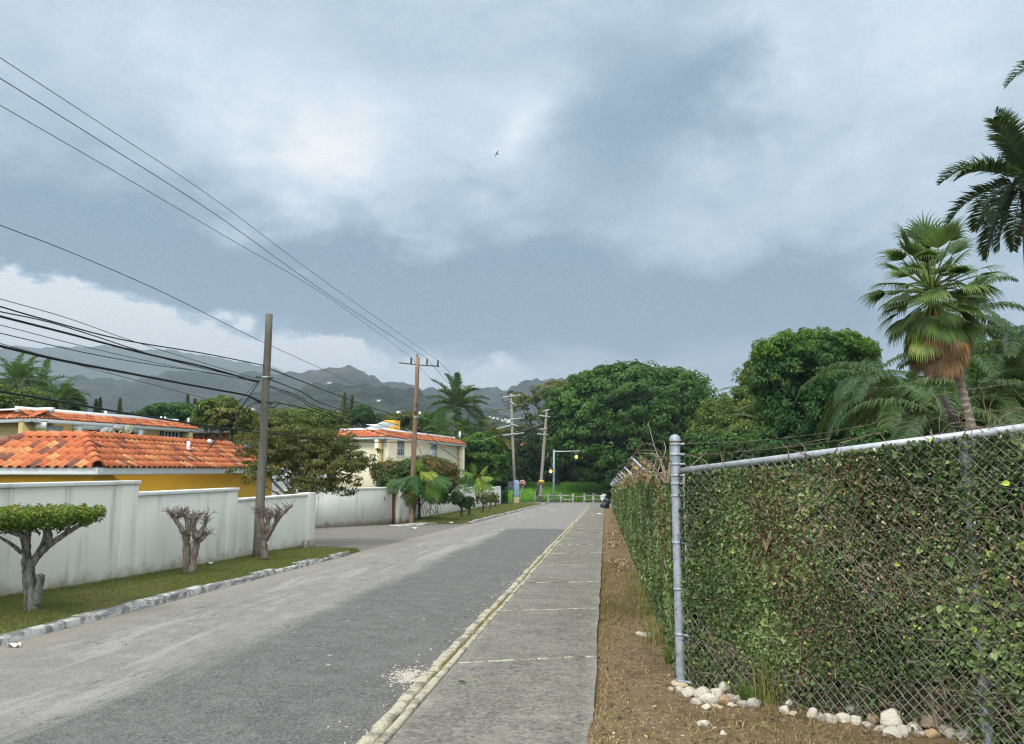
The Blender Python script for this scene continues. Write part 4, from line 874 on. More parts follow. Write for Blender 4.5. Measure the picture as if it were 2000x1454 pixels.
# far house among the trees at the street's end
hp=PT(1019,874,116.); fh=thing('far_house','pale house with a small red roof half hidden between the far poles','house',(hp[0],hp[1],gz(hp[0],hp[1])))
mb=MB(); box(mb,(hp[0],hp[1]+2,hp[2]-2),(2.2,3,4)); mb.build('wall',M_CREAM,fh)
mb=MB(); z=hp[2]+.0; mb.add([(hp[0]-1.6,hp[1]-.2,z),(hp[0]+1.5,hp[1]-.2,z),(hp[0]+1.5,hp[1]+4.2,z),(hp[0]-1.6,hp[1]+4.2,z),(hp[0]+.6,hp[1]+1.6,z+.85),(hp[0]+.6,hp[1]+2.4,z+.85)],[(0,1,4,5)][:0],[(0,1,4),(1,2,5),(1,5,4),(2,3,5),(3,0,4),(3,4,5),(0,2,1),(0,3,2)],tint=.5); mb.build('roof',M_TILE,fh)
mb=MB(); box(mb,(hp[0]-.2,hp[1]+.47,z-.9),(.7,.06,.7)); mb.build('window',M_GLASS,fh)
# hillside houses
hs=[(955,815),(964,817),(972,818),(984,821),(993,824),(478,796),(487,798),(494,799),(551,803),(563,806),(500,812),(690,802),(772,812),(779,806),(1022,833),(660,806),(840,812),(644,748),(740,783)]
HH=["white house nearest the royal palm on the near hillside","long white house in the row beside the royal palm","low white house in mid row beside the far pole","white house just short of the far pole's arms","lowest white house behind the far pole","wide pale roofed house on the slope beside the grey pole","small pale roofed house next to the wide one near the grey pole","narrow pale roofed house touching the grey pole's edge","white house on the slope beyond the grey pole","second white house on the slope beyond the grey pole","lone white roof below the others by the grey pole","pale house beside the tall pine on the slope","grey white house above the second apartment block","smaller house perched above the second apartment block","pale house on the slope between the two far poles","white speck of a house just past the pine","house on the slope between brown pole and royal palm","lone white house high on the bare hill shoulder","small lone house halfway up the forested hill"]
for (px,py),lab in zip(hs,HH):
    d=640. if py>770 else 1050.; p=PT(px,py,d); w=d/F*RNG.uniform(5,9); t_=thing('hillside_house',lab,'house',p,'houses on the hillside')
    mb=MB(); box(mb,p-np.array([0,0,w*.12]),(w,w*.7,w*.5)); mb.build('wall',M_WWALL,t_)
    mb=MB(); z=p[2]+w*.13; mb.add([(p[0]-w*.58,p[1]-w*.42,z),(p[0]+w*.58,p[1]-w*.42,z),(p[0]+w*.58,p[1]+w*.42,z),(p[0]-w*.58,p[1]+w*.42,z),(p[0]-w*.4,p[1],z+w*.16),(p[0]+w*.4,p[1],z+w*.16)],[(0,1,5,4),(2,3,4,5)],[(1,2,5),(3,0,4)],tint=.3); mb.build('roof',M_TRIM if RNG.random()<.8 else M_TILE,t_)
# ================================================================== chain link fences
A2=np.array(FA); B2=np.array(FB); fdir=FDIR; fnr=np.array([fdir[1],-fdir[0]]); fin=-fnr      # fnr faces the viewer, fin the garden
ZA=PT(1334,921,np.dot(np.array([*A2,1.6])-EYE,FW))[2]; ZB=PT(1860,851,np.dot(np.array([*B2,1.6])-EYE,FW))[2]
LF=4.6; sl_f=(ZB-ZA)/np.linalg.norm(B2-A2)
ztop=lambda u:ZA+sl_f*u
def fp(u,off=0.,z=0.): q=A2+fdir*u+fin*off; return np.array([q[0],q[1],z])
f1=thing('chain_link_fence','galvanised chain link fence smothered in climber, facing the viewer','fence',(A2[0]+fdir[0]*2,A2[1]+fdir[1]*2,dirt_z(*(A2+fdir*2))))
def link_mesh(mb,pf,L,zb,zt,r,pitch=0.071,n=4):
    """diamond wire mesh; pf(u,off,z) places a point; zb, zt heights along u"""
    H=2.0; s=pitch/2
    for sg in(1,-1):
        k0=int(-H/pitch)-1; k1=int((L+H)/pitch)+1
        for k in range(k0,k1+1):
            u0=k*pitch; pts=[]
            # wire u = u0 + sg*h, h measured up from the foot line
            for h in np.linspace(0,H,2 if L>20 else 5):
                u=u0+sg*h if sg>0 else u0+H-h
                pts.append((u,h))
            (ua,ha),(ub,hb)=pts[0],pts[-1]
            # clip to 0..L and to the top rail
            ts=np.linspace(0,1,41); us=ua+(ub-ua)*ts; hs=ha+(hb-ha)*ts; zz=np.array([zb(max(0,min(L,u))) for u in us])+hs; ok=(us>=0)&(us<=L)&(zz<=np.array([zt(max(0,min(L,u))) for u in us]))
            if ok.sum()<2: continue
            i=np.where(ok)[0]; sel=[i[0],i[-1]]
            tube(mb,[pf(us[j],0.0025*sg,zz[j]) for j in sel],r,n,caps=False)
zb1=lambda u:dirt_z(*(A2+fdir*u))+0.0
mb=MB(); link_mesh(mb,fp,LF,zb1,lambda u:ztop(u)-.012,0.0021); mb.build('mesh',M_WIRE,f1)
mb=MB(); tube(mb,[fp(-.02,.03,ztop(0)),fp(3.0,.03,ztop(3.0))],.027,12,caps=True); mb.build('top_rail',M_RAIL,f1,smooth=True)
mb=MB(); tube(mb,[fp(2.98,.03,ztop(2.98)),fp(LF,.03,ztop(LF))],.029,12); mb.build('top_rail',M_RUST,f1,smooth=True)
def fence_post(parent,u,r,top,off=0.05):
    mb=MB(); b=fp(u,off,zb1(u)-.2); lathe(mb,b,[(r,0),(r,top-b[2])],16); return mb.build('fence_post',M_GALV,parent,smooth=True)
uB=np.linalg.norm(B2-A2)
p_=fence_post(f1,uB,.032,ztop(uB)-.02,.06)
mb=MB(); b=fp(uB,.06,0); lathe(mb,b,[(.036,ztop(uB)-.30),(.041,ztop(uB)-.28),(.041,ztop(uB)-.06),(.048,ztop(uB)-.03),(.03,ztop(uB)+.01)],16); mb.build('sleeve',M_GALV,p_,smooth=True)
# leaning angle iron carrying barbed wire
tipB=PT(1838,773,np.dot(np.array([*B2,1.6])-EYE,FW)+.25); ba=fp(uB-.02,.06,ztop(uB))
mb=MB(); dv=unit(tipB-ba); box(mb,(ba+tipB)/2,(.032,.005,np.linalg.norm(tipB-ba)),(*fdir,0),None,dv); box(mb,(ba+tipB)/2+fin.tolist()[0]*0+np.array([*fdir,0])*.016,(.005,.032,np.linalg.norm(tipB-ba)),(*fdir,0),None,dv); mb.build('barb_arm',M_ARMD,f1)
# corner post
cp=thing('corner_post','thick galvanised corner post with domed cap where the two mesh fences meet','fence post',(*A2,dirt_z(*A2)))
zt_=PT(1319,852,np.dot(np.array([*A2,1.6])-EYE,FW))[2]; pb=(A2[0],A2[1],0.); R_=.043
mb=MB(); lathe(mb,pb,[(R_,zp(A2[1])-.3),(R_,zt_-.075)],20); mb.build('shaft',M_GALV,cp,smooth=True)
mb=MB(); lathe(mb,pb,[(R_+.001,zt_-.075),(R_+.001,zt_-.035)],20); mb.build('rust_collar',M_RUST,cp,smooth=True)
mb=MB(); lathe(mb,pb,[(R_+.006,zt_-.045),(R_+.007,zt_-.03)]+[(math.cos(a)*(R_+.006),zt_-.028+math.sin(a)*.045) for a in np.linspace(0,PI/2*.98,8)],20); mb.build('cap',M_GALV,cp,smooth=True)
for py in (868,888,907,929,945,968,1058,1146,1230,1315):
    z=PT(1322,py,np.dot(np.array([*A2,1.6])-EYE,FW))[2]; mb=MB(); lathe(mb,pb,[(R_+.001,z-.011),(R_+.005,z-.010),(R_+.005,z+.010),(R_+.001,z+.011)],18); q=fp(.075,.0,z); box(mb,q,(.075,.014,.018),(*fdir,0)); tube(mb,[q+fnr.tolist()[0]*0-np.array([*fin,0])*.02,q+np.array([*fin,0])*.02],.006,6); mb.build('brace_band',M_GALV,cp)
mb=MB(); box(mb,fp(.095,0,(ZA+zb1(0))/2),(.018,.007,ZA-zb1(0)-.04),(*fdir,0)); mb.build('tension_bar',M_GALV,cp)
mb=MB(); lathe(mb,(pb[0],pb[1],0),[(.10,zp(A2[1])-.12),(.085,zp(A2[1])-.03),(.05,zp(A2[1])-.02)],12); mb.build('footing',M_PLINTH,cp,smooth=True)
# barbed strands
def strand(pts,label,n=40,r=.0021,barb=.13):
    P=spline(pts,n); mb=MB(); off=np.cumsum(RNG.normal(0,.004,(n,3)),0)*.4; P=P+off-off[-1]*np.linspace(0,1,n)[:,None]
    tube(mb,P,r,5); Ls=np.concatenate([[0],np.cumsum(np.linalg.norm(np.diff(P,axis=0),axis=1))])
    for q in np.arange(.05,Ls[-1],barb):
        c=np.array([np.interp(q,Ls,P[:,i]) for i in range(3)]); 
        for _ in range(2): dv=rdir(1)[0]*.018; tube(mb,[c-dv,c+dv],r*.7,4)
    o=mb.build('barbed_wire',M_BARB); return tag(o,label,'barbed wire','barbed wire over the fences')
dA=np.dot(np.array([*A2,1.6])-EYE,FW); dB=np.dot(tipB-EYE,FW)
far=fp(LF,.2,0); fd=np.dot(far-EYE,FW)
strand([PT(1327,868,dA),PT(1530,857,dA*.78+dB*.22),PT(1740,820,dA*.3+dB*.7),tipB,PT(1960,752,dB-.25),PT(2100,735,dB-.6)],'rusty barbed strand rising from the corner post to the dark arm tip')
strand([PT(1328,892,dA),PT(1560,872,dA*.7+dB*.3),PT(1760,838,dA*.28+dB*.72),lerp(ba,tipB,.52),PT(1960,800,dB-.25),PT(2100,790,dB-.6)],'rusty barbed strand fixed halfway up the dark arm')
strand([PT(1328,914,dA),PT(1480,906,dA*.85+dB*.15),PT(1640,882,dA*.5+dB*.5),lerp(ba,tipB,.12),PT(1980,828,dB-.3)],'rusty barbed strand just above the top rail')
# ---- fence running along the sidewalk to the far end
XF=float(A2[0]); YF=float(A2[1])
f2=thing('chain_link_fence','ivy covered chain link fence with slanted arms running along the sidewalk','fence',(XF,30,zp(30)))
def sp_(u,off=0.,z=0.): return np.array([XF+off,YF+u,z])
LS=62.
zt2=lambda u:ZA-.0-(SLOPE*u)+0.02*math.sin(u*.5)
zb2=lambda u:zp(YF+u)-.05
mb=MB(); link_mesh(mb,sp_,LS,zb2,lambda u:zt2(u)-.01,0.0024,n=3); mb.build('mesh',M_WIRE,f2)
mb=MB(); tube(mb,[sp_(u,.03,zt2(u)) for u in np.linspace(0,LS,30)],.024,8); mb.build('top_rail',M_RUST,f2,smooth=True)
for i,u in enumerate(np.arange(4.2,LS,4.0)):
    mb=MB(); lathe(mb,sp_(u,.06,0),[(.03,zb2(u)-.2),(.03,zt2(u)+.02)],10); ps=mb.build('fence_post',M_GALV,f2,smooth=True)
    b=sp_(u,.05,zt2(u)-.02); tp=b+np.array([-.30,0.04,.30]); dv=unit(tp-b); mb=MB()
    box(mb,(b+tp)/2,(.034,.006,np.linalg.norm(tp-b)),(0,1,0),None,dv); box(mb,(b+tp)/2+np.array([0,.016,0]),(.006,.034,np.linalg.norm(tp-b)),(0,1,0),None,dv); mb.build('barb_arm',M_RAIL,f2)
for kx,lab in ((.28,'barbed strand through the tips of the slanted fence arms'),(.16,'barbed strand midway along the slanted fence arms')):
    us=np.arange(.2,LS,4.0); strand([sp_(.05,0,ZA+.05)]+[sp_(u,.05-kx,zt2(u)-.02+kx) for u in us],lab,160,.003,.2)
# ---- the climber on the fences
def ivy(name,label,pf,L,zb,zt,dens,size,depth,rng,dead=.22,hole=None,tw=(300,.006),falloff=None,umax=None):
    t=thing(name,label,'climbing plant',pf(L/2 if L<10 else 12,.1,zb(L/2 if L<10 else 12)))
    n=int(dens*L*1.75); u=rng.random(n)*L if falloff is None else L*rng.random(n)**falloff
    w1=Wave(14,5,1.,6.); w2=Wave(16,9,3.,14.); w3=Wave(12,21,.8,4.)
    zb_=np.array([zb(a) for a in u]); zt_a=np.array([zt(a) for a in u]); h=rng.random(n)
    thick=depth*(.55+.45*np.tanh(w1(u,h*1.75)))
    top=zt_a+0.03*w2(u,h*0); z=zb_+h*(top-zb_-.02); off=-.013+(rng.random(n)**1.5)*thick
    keep=np.ones(n,bool)
    if hole is not None: keep=hole(u,z-zb_,rng)
    u,z,off,zb_=u[keep],z[keep],off[keep],zb_[keep]; n=len(u)
    base=np.array([pf(a,o,c) for a,o,c in zip(u,off,z)])
    nr=pf(0,-1,0)-pf(0,0,0); N=unit(nr*0.75+np.array([0,0,.5])+rng.normal(size=(n,3))*.55)
    cl=w2(u*1.3,z*1.3); isdead=(rng.random(n)<dead*(.35+3.2*np.clip(w3(u*1.6,z*1.6)-.55,0,1.2)))
    far=1+ (np.maximum(0,u-9)*.05 if falloff else 0)
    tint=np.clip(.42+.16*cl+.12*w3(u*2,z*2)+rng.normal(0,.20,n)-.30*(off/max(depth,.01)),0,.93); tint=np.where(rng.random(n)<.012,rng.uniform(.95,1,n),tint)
    sz=size*rng.lognormal(0,.36,n)*far*(1+.18*np.tanh(w1(u*2+4,z*2)))
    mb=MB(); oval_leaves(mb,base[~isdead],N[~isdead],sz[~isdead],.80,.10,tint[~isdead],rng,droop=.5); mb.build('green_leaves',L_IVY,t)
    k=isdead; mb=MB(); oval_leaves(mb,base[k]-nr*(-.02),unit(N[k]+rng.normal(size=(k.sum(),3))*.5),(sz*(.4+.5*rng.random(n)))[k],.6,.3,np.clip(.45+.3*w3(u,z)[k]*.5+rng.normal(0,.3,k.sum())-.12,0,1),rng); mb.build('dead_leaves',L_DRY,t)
    mb=MB(); W_=Wave(8,3,.5,3.)
    for i in range(tw[0]):
        a=rng.random()*L if falloff is None else L*rng.random()**falloff; lw=rng.uniform(.1,.75); ang=rng.choice([rng.normal(.4,.35),rng.normal(2.6,.4),rng.normal(1.5,.35)]); zt0=zb(min(L,max(0,a))); hz=rng.uniform(.05,1.6)
        P=[]; 
        for q in np.linspace(0,1,7): P.append(pf(np.clip(a+math.cos(ang)*lw*q,0,L),rng.uniform(-.026,.02),zt0+hz+math.sin(ang)*lw*q*.7+.02*rng.normal()))
        P=spline(P,12); mx=zt(min(L,max(0,a)))+.06
        P[:,2]=np.minimum(P[:,2],mx); tube(mb,P,[tw[1]*rng.uniform(.4,1.2),tw[1]*.35],5,caps=False)
    for i in range(int(L*2.2) if L<10 else 26):                    # woody stems from the ground
        a=rng.random()*min(L,12); P=[pf(a,.12,zb(min(a,L))-.05)]
        for q in range(5): a=np.clip(a+rng.normal(0,.10),0,L); P.append(pf(a,.10*(1-q/5)+rng.uniform(0,.05),zb(a)+.28*(q+1)))
        tube(mb,spline(P,14),[.014,.008,.003],6,caps=False)
    mb.build('twigs',M_TWIG,t)
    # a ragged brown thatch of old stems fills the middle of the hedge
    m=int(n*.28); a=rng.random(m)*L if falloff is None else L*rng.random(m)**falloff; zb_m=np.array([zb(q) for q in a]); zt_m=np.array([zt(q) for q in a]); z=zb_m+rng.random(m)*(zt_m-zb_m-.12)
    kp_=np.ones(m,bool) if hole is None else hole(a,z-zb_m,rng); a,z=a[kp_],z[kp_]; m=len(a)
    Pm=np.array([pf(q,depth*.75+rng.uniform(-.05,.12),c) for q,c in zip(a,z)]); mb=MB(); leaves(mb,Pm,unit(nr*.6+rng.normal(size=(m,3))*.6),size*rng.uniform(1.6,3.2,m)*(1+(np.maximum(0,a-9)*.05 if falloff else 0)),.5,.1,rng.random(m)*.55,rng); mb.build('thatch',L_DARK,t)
    return t
rg=np.random.default_rng(77)
def hole1(u,h,rng):                                                # thin towards the foot by the corner post and along the top edge
    n=len(u); w=Wave(12,31,1.5,7.); f=w(u,h*1.2)
    low=(h<.72-.24*u+.16*f)&(u<2.3); lowm=(h<.16+.08*f)
    topm=(h>1.60+.07*f+.055*u)
    thin=(f>1.15)
    p=np.where(low,.17,1.)*np.where(lowm,.7,1.)*np.where(topm,.78,1.)*np.where(thin,.35,1.)
    return rng.random(n)<p
ivy('climbing_vine','dense dark green small leaved climber over the fence facing the viewer',fp,LF,zb1,ztop,12500,.0265,.20,rg,.085,hole1,(620,.0040))
def hole2(u,h,rng): return rng.random(len(u))<np.where(h<.25,.5,1.)
ivy('climbing_vine','olive small leaved climber over the fence along the sidewalk',sp_,LS,zb2,zt2,1500,.034,.11,rg,.028,hole2,(420,.0032),falloff=2.3)
# dry litter banked inside the cross fence
mb=MB(); n=9000; u=rg.random(n)*LF; o=.12+rg.random(n)**1.3*1.6; P=np.array([fp(a,b,0) for a,b in zip(u,o)]); P[:,2]=[dirt_z(p[0],p[1]) for p in P]; P[:,2]+=.01+.42*np.clip((o-.1)/1.2,0,1)*rg.random(n)
leaves(mb,P,unit(np.array([0,0,1.])+rg.normal(size=(n,3))*.8-np.array([*fin,0])*.4),rg.uniform(.04,.10,n),.5,.35,rg.random(n)*.6+.4*rg.random(n),rg); o_=mb.build('leaf_litter',L_DRY); tag(o_,'drift of tan dead leaves behind the foot of the mesh fence','dead leaves',None,'stuff')
# ================================================================== poles, signals, signs
def dep(p): return float(np.dot(np.array(p)-EYE,FW))
def top_of(base,px,py):
    d=dep((base[0],base[1],1.6)); p=PT(px,py,d); p=PT(px,py,d+ (p[2]-1.6)*FW[2]); return p
def pole(name,label,base,top,r0,r1,mat,cat='utility pole'):
    t=thing(name,label,cat,base); mb=MB(); b=np.array(base); P=[b+(np.array(top)-b)*q for q in np.linspace(-.04,1,14)]; 
    P=[p+np.array([.012*math.sin(i*1.3),.0,0])*r0*2 for i,p in enumerate(P)]
    tube(mb,P,[r0,(r0+r1)/2,r1],16,rough=.02); mb.build('shaft',mat,t,smooth=False); return t,b,np.array(top)
b=G(503,1090,.03); T1=top_of(b,526,614)
p1,b1,t1_=pole('utility_pole','thick grey wooden pole without crossarms standing against the stepped white wall',b,T1,.112,.080,M_POLEG)
def on1(py): 
    f=(1088-py)/(1088-614.); return b1+(t1_-b1)*f
for py in (741,): 
    c=on1(py); mb=MB(); lathe(mb,c,[(.096,-.02),(.106,-.015),(.106,.015),(.096,.02)],16); mb.build('band',M_GALV,p1)
for py in (742,790): c=on1(py); mb=MB(); tube(mb,[c+np.array([-.08,-.08,0]),c+np.array([-.2,-.12,.02])],.02,6); tube(mb,[c+np.array([.08,-.08,0]),c+np.array([.2,-.1,-.02])],.02,6); mb.build('clamp',M_ARMD,p1)
b=G(803,1022,.02); d2=dep((b[0],b[1],1.6)); T2=top_of(b,816,698)
p2,b2,t2_=pole('utility_pole','brown wooden pole with thin metal crossarm beside the narrow brown door',b,T2,.125,.095,M_POLEB)
def on2(px,py): p=PT(px,py,d2); return PT(px,py,d2+(p[2]-1.6)*FW[2])
mb=MB(); a,c=on2(779,709),on2(858,716); tube(mb,[a,(a+c)/2+np.array([0,0,-.02]),c],.028,6); mb.build('crossarm',M_ARMD,p2)
INS=[]
for px,py,h in ((803,711,13),(834,713,13),(855,716,13)):
    q=on2(px,py); e=on2(px,py-h); L_=e[2]-q[2]; mb=MB(); lathe(mb,q,[(.02,0),(.055,L_*.15),(.03,L_*.25),(.06,L_*.38),(.03,L_*.5),(.055,L_*.62),(.03,L_*.72),(.045,L_*.85),(.01,L_)],10); mb.build('insulator',M_PORC,p2,smooth=True); INS.append(e)
mb=MB(); q=on2(815,699); tube(mb,[q,q+np.array([0,0,.18])],.03,6); mb.build('top_pin',M_PORC,p2)
for px,py in ((813,792),(811,806),(818,838),(820,808)):
    q=on2(px,py)+np.array([.05,-.2,0]); mb=MB(); lathe(mb,q,[(.05,-.06),(.075,-.02),(.05,.02),(.065,.06),(.01,.08)],8); mb.build('spool_insulator',M_PORC if px!=820 else M_WHITE,p2,smooth=True)
q=on2(812,815); mb=MB(); lathe(mb,q,[(.11,-.05),(.122,-.04),(.122,.04),(.11,.05)],14); mb.build('band',M_GALV,p2)
b=np.array([*xy(1006,86.),zp(86)]); T3=top_of(b,998,769)
p3,b3,t3_=pole('utility_pole','far pale pole with four white crossarms rising behind the blue cabinet',b,T3,.19,.13,M_POLEF)
d3=dep((b[0],b[1],1.6))
def on3(px,py): p=PT(px,py,d3); return PT(px,py,d3+(p[2]-1.6)*FW[2])
def arm(parent,f,a,b_,r,mat=M_ARMG,n='crossarm'):
    mb=MB(); a=f(*a)+np.array([0,-.2,0]); b_=f(*b_)+np.array([0,-.2,0]); dv=b_-a; box(mb,(a+b_)/2,(np.linalg.norm(dv),.12,r),dv,None,np.cross(unit(dv),np.array([0,1,0]))*-1 if True else None); mb.build(n,mat,parent)
for a,c in (((980,777),(1017,772)),((983,822),(1019,817)),((983,851),(1024,846)),((999,786),(1009,793)),((999,829),(1013,833)),((970,838),(999,831))): arm(p3,on3,a,c,.13)
for px,py in ((980,776),(1017,771),(983,821),(1019,815),(1010,771),(1024,845)): q=on3(px,py)+np.array([0,-.2,0]); mb=MB(); lathe(mb,q,[(.06,0),(.09,.1),(.05,.2),(.08,.28),(.01,.36)],8); mb.build('insulator',M_PORC,p3,smooth=True)
mb=MB(); q=on3(981,778); tube(mb,spline([q,on3(985,786),on3(996,782)],8),.05,5); tube(mb,[on3(984,794),on3(996,788)],.05,5); mb.build('stay',M_ARMD,p3)
b=np.array([*xy(1054,98.5),zp(99)+.2]); T4=top_of(b,1068,800)
p4,b4,t4_=pole('utility_pole','leaning pale pole with a yellow arrow board and four short arms',b,T4,.24,.16,M_POLEF)
d4=dep((b[0],b[1],1.6))
def on4(px,py): p=PT(px,py,d4); return PT(px,py,d4+(p[2]-1.6)*FW[2])
for a,c in (((1060,804),(1074,801)),((1053,812),(1075,815)),((1053,839),(1069,838)),((1049,848),(1071,850))): arm(p4,on4,a,c,.14)
for px,py in ((1054,811),(1064,811),(1051,845),(1056,845),(1070,847)): q=on4(px,py)+np.array([0,-.2,0]); mb=MB(); lathe(mb,q,[(.06,0),(.1,.1),(.05,.22),(.08,.3),(.01,.4)],8); mb.build('insulator',M_PORC,p4,smooth=True)
mb=MB(); tube(mb,[on4(1054,940)+np.array([-.1,-.3,0]),on4(1049,968)+np.array([0,-.4,0])],.14,8); tube(mb,[on4(1064,902)+np.array([0,.3,0]),on4(1072,885)+np.array([0,.3,0])],.16,8); mb.build('splint',M_BARKD,p4)
# yellow two way board fixed to the leaning pole
sg=thing('arrow_sign','yellow six sided board pointed at both ends on the leaning pole','road sign',on4(1058,941)+np.array([0,-.45,0]))
c=on4(1058,941)+np.array([0,-.40,0]); u=d4/F
def board(mb,c,pts,th=.03,ux=RT):
    n=len(pts); P=[np.array(c)+ux*x+np.array([0,0,y])+np.array([FW[0],FW[1],0])*s for s in(-th/2,th/2) for x,y in pts]; k=np.arange(n)
    mb.add(P,np.stack([k,(k+1)%n,n+(k+1)%n,n+k],1),[(0,i+1,i) for i in range(1,n-1)]+[(n,n+i,n+i+1) for i in range(1,n-1)])
hexp=lambda s:[(-6*u*s,0),(-3.6*u*s,-3*u*s),(3.6*u*s,-3*u*s),(6*u*s,0),(3.6*u*s,3*u*s),(-3.6*u*s,3*u*s)]
mb=MB(); board(mb,c,hexp(1.)); mb.build('board',M_SIGNYL,sg)
mb=MB(); board(mb,c-np.array([FW[0],FW[1],0])*.03,hexp(.72)); mb.build('board_face',M_SIGNY,sg)
# signal with amber lamps
b=np.array([*xy(1080.5,97.6),zp(97.6)-.2]); sgp=thing('traffic_signal','blue grey signal pole with a long arm at the junction','signal',b); d5=dep((b[0],b[1],1.6))
on5=lambda px,py:PT(px,py,d5+(PT(px,py,d5)[2]-1.6)*FW[2])
mb=MB(); tube(mb,[b,on5(1082,879)],.125,10); mb.build('pole',M_SIGPOLE,sgp,smooth=True)
mb=MB(); tube(mb,[on5(1082,882),on5(1105,882),on5(1133,881)],[.06,.03],8); mb.build('arm',M_TRIM,sgp,smooth=False)
for px,py in ((1126,893),(1076,921)):
    q=on5(px,py)+np.array([0,-.35,0]); mb=MB(); box(mb,q+np.array([0,.24,0]),(.42,.4,1.05),RT); tube(mb,[q+np.array([0,.3,.4]),(on5(1126,883) if px>1100 else on5(1081,915))],.04,6); h=mb.build('signal_head',M_BLACK,sgp,bevel=.03)
    mb=MB(); lathe(mb,(0,0,0),[(.19,0),(.17,.06),(.10,.10),(.0,.12)],16); V=mb.v[0]; mb.v[0]=np.stack([V[:,0],-V[:,2],V[:,1]],1)+q+np.array([0,.03,0]); mb.build('amber_lamp',M_AMBER,h,smooth=True)
# stop sign
b=np.array([*xy(1019.5,88.),zp(88)-.05]); ss=thing('stop_sign','small red sign with white rim beside the tall blue cabinet','road sign',b); d6=dep((b[0],b[1],1.6)); c=PT(1020.4,944,d6); u6=d6/F
mb=MB(); tube(mb,[b,(c[0],c[1]+.05,c[2]+.2)],.035,8); mb.build('post',M_GALV,ss)
oct_=lambda r:[(r*math.cos(PI/8+i*PI/4),r*math.sin(PI/8+i*PI/4)) for i in range(8)]
mb=MB(); board(mb,c-np.array([0,.04,0]),oct_(6.1*u6)); mb.build('rim',M_WHITE,ss)
mb=MB(); board(mb,c-np.array([0,.075,0]),oct_(5.2*u6)); fo_=mb.build('sign_face',M_RED,ss)
fc=bpy.data.curves.new('lettering','FONT'); fc.body='STOP'; fc.size=.30; fc.extrude=.004; fc.align_x='CENTER'; fc.align_y='CENTER'; fc.materials.append(M_WHITE)
fo=text_mesh('lettering',fc,M_WHITE); fo.parent=fo_; fo.location=tuple(c-np.array([0,.10,0])-b); fo.rotation_euler=(PI/2,0,YAW); fo.scale=(.95,1.15,1)
# cabinet and grey board
b=np.array([*xy(1008.5,84.5),zp(84.5)]); cb=thing('utility_cabinet','tall blue grey cabinet with sloped top on a tan plinth','cabinet',b); d7=dep((b[0],b[1],1.6)); u7=d7/F
zc=lambda py:PT(1008,py,d7)[2]
mb=MB(); box(mb,(b[0],b[1],(zc(982)+zc(971))/2-.15),(11*u7,.7,zc(971)-zc(982)+.3),RT); mb.build('plinth',M_PLINTH,cb,bevel=.02)
mb=MB(); w=10.6*u7; z0,z1=zc(970.5),zc(942.5); box(mb,(b[0],b[1],(z0+z1)/2),(w,.62,z1-z0),RT)
P=[np.array([b[0],b[1],z1])+RT*sx*w/2*f+np.array([0,s*.31*f,0])+np.array([0,0,(1-f)*.9]) for f in(1,.72) for sx,s in((-1,-1),(1,-1),(1,1),(-1,1))]; mb.add(P,[(0,1,5,4),(1,2,6,5),(2,3,7,6),(3,0,4,7),(4,5,6,7)]); mb.build('case',M_CAB,cb,bevel=.02)
mb=MB(); box(mb,(b[0],b[1]-.32,(z0+z1)/2),(w*.86,.02,(z1-z0)*.9),RT); dd=mb.build('door',M_CAB,cb,bevel=.008)
mb=MB(); box(mb,np.array([b[0],b[1]-.345,(z0+z1)/2])+RT*w*.36,(.04,.04,.16),RT); mb.build('handle',M_BLACK,dd)
b=np.array([*xy(996.5,86.5),zp(86.5)]); nb=thing('notice_board','grey two panel board on posts next to the tall cabinet','notice board',b); d8=dep((b[0],b[1],1.6)); u8=d8/F
for a_,c_ in ((941,948.2),(948.8,957)):
    z0,z1=PT(996,c_,d8)[2],PT(996,a_,d8)[2]; mb=MB(); box(mb,(b[0],b[1],(z0+z1)/2),(11*u8,.06,z1-z0),RT); mb.build('board_panel',M_SIGNG,nb,bevel=.01)
for s in(-1,1): mb=MB(); q=b+RT*s*5.6*u8; box(mb,(q[0],q[1]+.07,(b[2]+PT(996,940,d8)[2])/2),(.08,.08,PT(996,940,d8)[2]-b[2]),RT); mb.build('post',M_BLACK,nb)
# low rail fence beyond the cross street
rfn=thing('rail_fence','low pale rail fence along the far side of the cross street','fence',(0,98.6,zp(98.6)))
pp=[]
for px in (1046,1071,1096,1119,1141.5,1158.5,1177,1197,1218):
    x=xy(px,98.8)[0]; y=98.6; pp.append((px,x,y)); h=1.0
    mb=MB(); box(mb,(x,y,zp(98)+.35),(.26,.22,1.15),(1,0,0)); box(mb,(x,y,zp(98)+.95),(.32,.28,.08)); mb.build('rail_post',M_LIMED,rfn,bevel=.03)
for i,(a,c) in enumerate(zip(pp[:-1],pp[1:])):
    mb=MB(); box(mb,((a[1]+c[1])/2,98.6,zp(98)+(.72 if i not in(3,) else .62)),(c[1]-a[1]-.2,.12,.17)); mb.build('rail',M_LIMED if i not in(3,4,5) else M_BARKP,rfn)
    if i in(1,2,4,5): mb=MB(); box(mb,((a[1]+c[1])/2,98.62,zp(98)+.22),(c[1]-a[1]-.2,.12,.15),(1,0,.0 if i!=1 else .28)); mb.build('rail',M_BARKP if i!=2 else M_LIMED,rfn)

